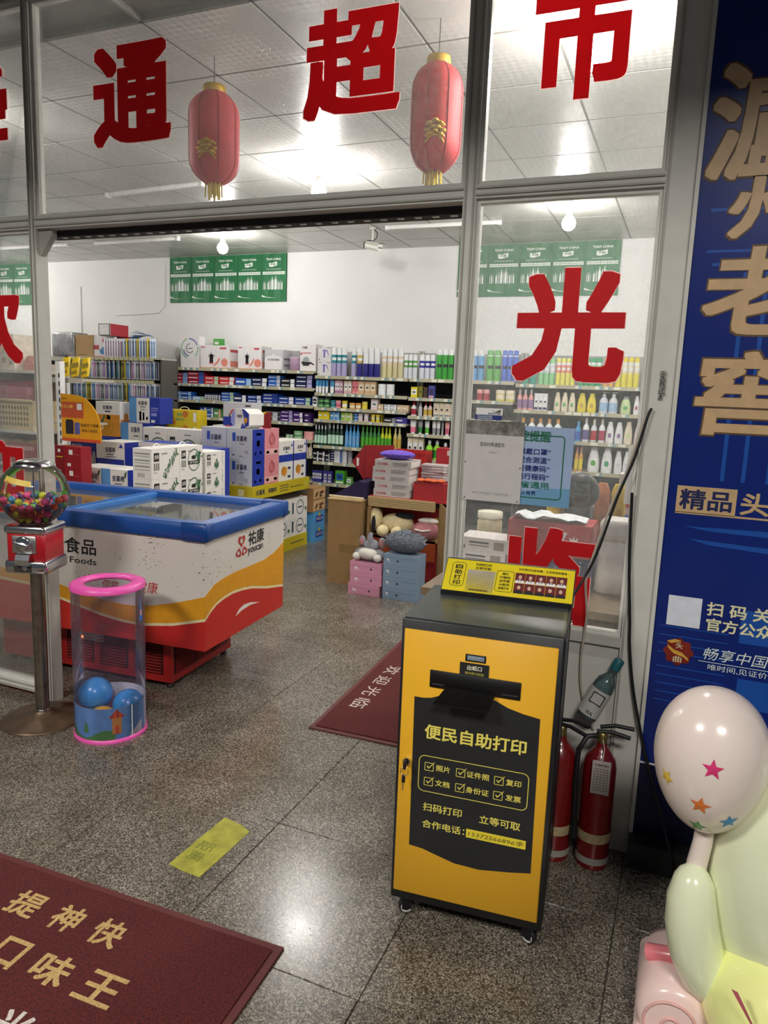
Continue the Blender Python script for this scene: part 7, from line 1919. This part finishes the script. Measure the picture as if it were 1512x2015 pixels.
# red hex header, navy cushion, crates and red cartons behind
t = thing('red_hexagon_card', 'red cardboard panel with pointed end standing behind the tall box', 'card', (-2.36, 3.22, .7505)); b = MB(); b.prism([(-.33, .235), (-.22, .09), (.06, .06), (.06, .40), (-.215, .385)], 0, .012); b.prism([(-.20, 0), (-.05, 0), (-.05, .1), (-.20, .1)], 0, .012); b.build('card_sheet', mat('card_red', '#93191f', 0.55, var=0.04), t); b = MB(); b.box(-.285, -.265, -.001, 0, .20, .27); b.build('white_label', MW, t); b = MB(); b.box(-.21, -.207, -.001, 0, .09, .385); b.build('fold_line', mat('card_dark', '#5c1014', 0.6), t)
t = thing('navy_cushion', 'dark navy wedge cushion with cream rim on the tall cardboard box', 'cushion', (-2.56, 2.95, .7165)); b = MB(); b.prism([(-.14, 0), (.16, 0), (.16, .14), (.10, .15), (.02, .10), (-.08, .04)], -.10, .16); b.build('cushion_body', mat('navy_velvet', '#1d1540', 0.85, var=0.15), t); b = MB(); b.rbox(-.155, .165, -.115, -.102, 0, .018, .004, 0, 2); b.build('cream_rim', mat('cream_rim', '#d6c6a2', 0.8), t)
t = thing('red_crate', 'red plastic crate with ribbed side behind the slipper cartons', 'crate', (-2.36, 3.25, .7505))
RC = mat('crate_red', '#b32a24', 0.4, var=0.05)
b = MB(); b.box(.02, .34, 0, .012, 0, .36); b.box(.02, .34, .16, .172, 0, .36); b.box(.02, .032, .012, .16, 0, .36); b.box(.328, .34, .012, .16, 0, .36); b.box(.032, .328, .012, .16, 0, .012); b.build('crate_wall', RC, t)
for k in range(7):
    b = MB(); b.box(.06 + .04 * k, .07 + .04 * k, -.006, 0, .24, .34); b.build('rib', RC, t)
b = MB(); b.box(.02, .34, -.008, 0, .34, .362); b.build('rim', RC, t)
label_box('red_gift_carton', -2.0, -1.74, 2.93, .14, .7505, .89, mat('carton_red3', '#a3262c', 0.5, var=0.04), 'plain red carton lying beside the slipper cartons', 'carton', [('edge_line', mat('card_dark', '#5c1014', 0.6), [('r', 0, 1, .94, .96)])])
label_box('red_gift_carton', -1.93, -1.70, 3.26, .12, .7505, 1.15, mat('carton_red4', '#a01f28', 0.5), 'upright red carton with white barcode behind the paper bags', 'carton', [('barcode', MW, [('r', .42, .9, .86, .96)]), ('bars', PBK, [('r', .45 + .05 * q, .47 + .05 * q, .87, .95) for q in range(8)])])
for k in range(6):
    t = thing('paper_bag_bundle', ('lowest', 'second', 'third', 'fourth', 'fifth', 'topmost')[k] + ' flat grey paper bag of the bundle on the red display top', 'paper bag', (-1.90, 3.10, .892 + .022 * k), RAD(4 * (k % 3) - 4), 'bundle of flat paper bags'); b = MB(); b.rbox(-.10, .12, 0, .14, 0, .02, .003, 0, 1); b.build('bag_sheet', mat('paper_grey', '#b3a9aa', 0.7, var=0.06), t); b = MB(); b.box(.09, .121, -.001, 0, .004, .016); b.build('folded_end', MW, t)
for k in range(4):
    t = thing('orange_snack_bag', 'orange snack bag on the red carton, ' + ('next to', 'second from', 'third from', 'farthest from')[k] + ' the slipper cartons', 'bag', (-1.955 + .055 * k, 2.97 + .02 * (k % 2), .8905), 0, 'orange snack bags'); b = MB(); b.sphere((0, 0, .016), 1, 12, 0, (.035, .05, .016), 8); b.build('bag_body', mat('snack_orange', '#cf5f33', 0.3, var=0.3, scale=30), t)

# ------------------------------------------------------------------ counter behind the right glass with its clutter
t = thing('checkout_counter', 'dark wooden counter standing behind the right hand glass', 'counter', (-.92, .14, 0))
b = MB(); b.box(0, 2.3, .02, .62, 0, .80); b.build('counter_body', mat('counter_wood', '#5d4630', 0.6, var=0.2, scale=6), t); b = MB(); b.box(-.01, 2.31, 0, .64, .80, .83); b.build('counter_top', mat('counter_top', '#7d6a52', 0.4, var=0.12, scale=5), t)
zc = .8305
WB = mat('white_goods', '#d2cbc6', 0.5, var=0.04)
for k in range(3):
    label_box('white_goods_box', -.88 + .012 * k, -.665 + .012 * k, .40, .16, zc + .058 * k, zc + .0575 + .058 * k, WB, ('lowest', 'middle', 'top')[k] + ' white box with dark print stacked on the counter', 'box', [('dark_print', PBK, [('r', .2, .6, .6, .72), ('r', .2, .6, .4, .45)]), ('picture', mat('print_brown3', '#8a7668', 0.6), [('r', .7, .9, .2, .8)]), ('code_patch', PBK, [('r', .04, .12, .15, .4)])], 'white boxes on the counter')
label_box('red_dinner_carton', -.655, -.315, .42, .2, zc + .13, zc + .265, mat('carton_red5', '#a8242b', 0.5, var=0.04), 'red carton with white starburst on the counter', 'carton', [('starburst', MW, [('p', [(.80 + (.085 if q % 2 else .05) * math.cos(q * math.pi / 10), .38 + (.30 if q % 2 else .18) * math.sin(q * math.pi / 10)) for q in range(20)])]), ('white_label', MW, [('p', [(.50, .55), (.68, .5), (.72, .75), (.52, .82)])]), ('label_text', PBK, [('t', '嘿哟!', .52, .68, .58, .74, .01)])])
label_box('starry_box', -.60, -.30, .44, .18, zc, zc + .129, mat('starry_navy', '#1c2a5c', 0.45, var=0.3, scale=60), 'dark navy dotted box under the red carton', 'box', [('white_dots', WHITE, [('o', .06 + .11 * (q % 9), .62 + .12 * (q // 9), .0022, 0, 0, 360) for q in range(27)]), ('black_foot', PBK, [('r', 0, 1, 0, .45)]), ('code_strip', MW, [('r', .02, .14, .1, .3), ('r', .3, .6, .12, .16)])])
t = thing('crumpled_paper', 'crumpled white paper lying across the red carton', 'paper', (-.49, .47, zc + .266)); b = MB(); rd = random.Random(2); N = 10
vs = [(-.16 + .034 * i, -.04 + .035 * j, .006 + .022 * rd.random() * (1 if 0 < i < N - 1 else .4)) for j in range(5) for i in range(N)]
b.add(vs, [(j * N + i, j * N + i + 1, (j + 1) * N + i + 1, (j + 1) * N + i) for j in range(4) for i in range(N - 1)]); b.add([(v[0], v[1], v[2] - .004) for v in vs], [(j * N + i, (j + 1) * N + i, (j + 1) * N + i + 1, j * N + i + 1) for j in range(4) for i in range(N - 1)]); b.build('paper_sheet', mat('paper_white', '#dfe3e2', 0.6), t)
t = thing('black_scale_hood', 'black rounded countertop device standing behind the red carton', 'device', (-.42, .80, zc)); b = MB(); b.rbox(-.07, .06, -.03, .06, 0, .30, .03); b.build('device_base', BLACK, t); b = MB(); b.sphere((0, 0, .36), 1, 22, 0, (.085, .05, .085), 14); b.build('device_head', BLACK, t); b = MB(); b.rbox(-.06, .06, -.055, -.045, .31, .41, .02); b.build('device_screen', mat('screen_dark', '#0d0e12', 0.15), t)
t = thing('detergent_bag_stack', 'yellow and orange packets standing behind the black device', 'packets', (-.60, .95, 0))
b = MB(); b.box(-.02, .40, 0, .2, 0, .95); b.build('stand_block', mat('counter_wood', '#5d4630', 0.6), t)
for k in range(5):
    b = MB(); b.lathe([(.028, 0), (.034, .02), (.034, .22), (.02, .26)], 12, 0, (.03 + .075 * k, .08, .951), True, 1, .6); b.build('packet', mat('packet_y' + str(k % 2), ('#d9b532', '#cf7a44')[k % 2], 0.4, var=0.2), t)
t = thing('jar_row', 'pale jar with cream lid on a low stand behind the payment placard', 'jar', (-.84, .85, 0)); b = MB(); b.box(-.10, .12, -.05, .1, 0, .90); b.build('stand_block', mat('counter_wood', '#5d4630', 0.6), t)
b = MB(); b.lathe([(.05, .90), (.06, .915), (.06, 1.0), (.05, 1.02)], 20); b.build('jar_glass', mat('jar_cream', '#cfc39a', 0.3, var=0.1), t); b = MB(); b.lathe([(.06, 1.02), (.06, 1.05), (.001, 1.052)], 20); b.build('jar_lid', mat('jar_lid', '#d8d2b8', 0.4), t)
t = thing('white_folded_sheets', 'white rounded plastic casing standing at the counter end by the post', 'casing', (-.205, .46, zc)); b = MB(); b.rbox(-.075, .07, -.05, .09, 0, .22, .03, 0, 4, 1.15); b.build('casing_body', mat('casing_white', '#d9d5cc', 0.4, var=0.05), t); b = MB(); b.rbox(-.08, .075, -.055, .095, .22, .30, .03, 0, 4); b.build('casing_lid', mat('casing_white', '#d9d5cc', 0.4), t)
t = thing('sun_pattern_card', 'white card with black sunburst pattern hung inside the glass by the post', 'card', (-.137, .10, 1.245)); b = MB(); b.box(-.045, .05, 0, .002, 0, .20); b.build('card_sheet', mat('card_white3', '#d2cfcc', 0.5), t); b = MB()
for q in range(26):
    a = 2 * math.pi * q / 26
    for r0, r1, wd in ((.022, .032, .0016), (.037, .043, .0016)):
        c_, s_ = math.cos(a), math.sin(a)
        b.add([(.02 + r0 * c_ - wd * s_, -.001, .12 + r0 * s_ + wd * c_), (.02 + r1 * c_ - wd * s_, -.001, .12 + r1 * s_ + wd * c_), (.02 + r1 * c_ + wd * s_, -.001, .12 + r1 * s_ - wd * c_), (.02 + r0 * c_ + wd * s_, -.001, .12 + r0 * s_ - wd * c_)], [(0, 1, 2, 3)])
b.sphere((.02, -.001, .12), .014, 16, 0, (1, .05, 1), 8); b.build('sunburst_print', PBK, t)
for k in range(3):
    label_box('tissue_carton', -.30 + .0, -.10, 1.35, .14, .84 + .13 * k, .9695 + .13 * k, mat('tissue_lilac', '#c3b7b0', 0.5, var=0.1), ('lowest', 'middle', 'top')[k] + ' tissue carton of the pile behind the counter', 'carton', [('pink_band', PRD, [('r', 0, 1, .7, 1)] if k == 1 else [('r', .1, .9, .8, .9)]), ('blue_patch', MLB, [('r', .0, 1, .0, .4)] if k == 1 else [('r', .4, .7, .2, .5)])], 'tissue cartons behind the counter')
b = MB(); b.box(-.34, -.06, 1.30, 1.55, 0, .8395); tag(b.build('grey_storage_block', mat('platform_grey', '#77756f', 0.7)), 'grey storage block under the tissue cartons behind the counter', 'block')
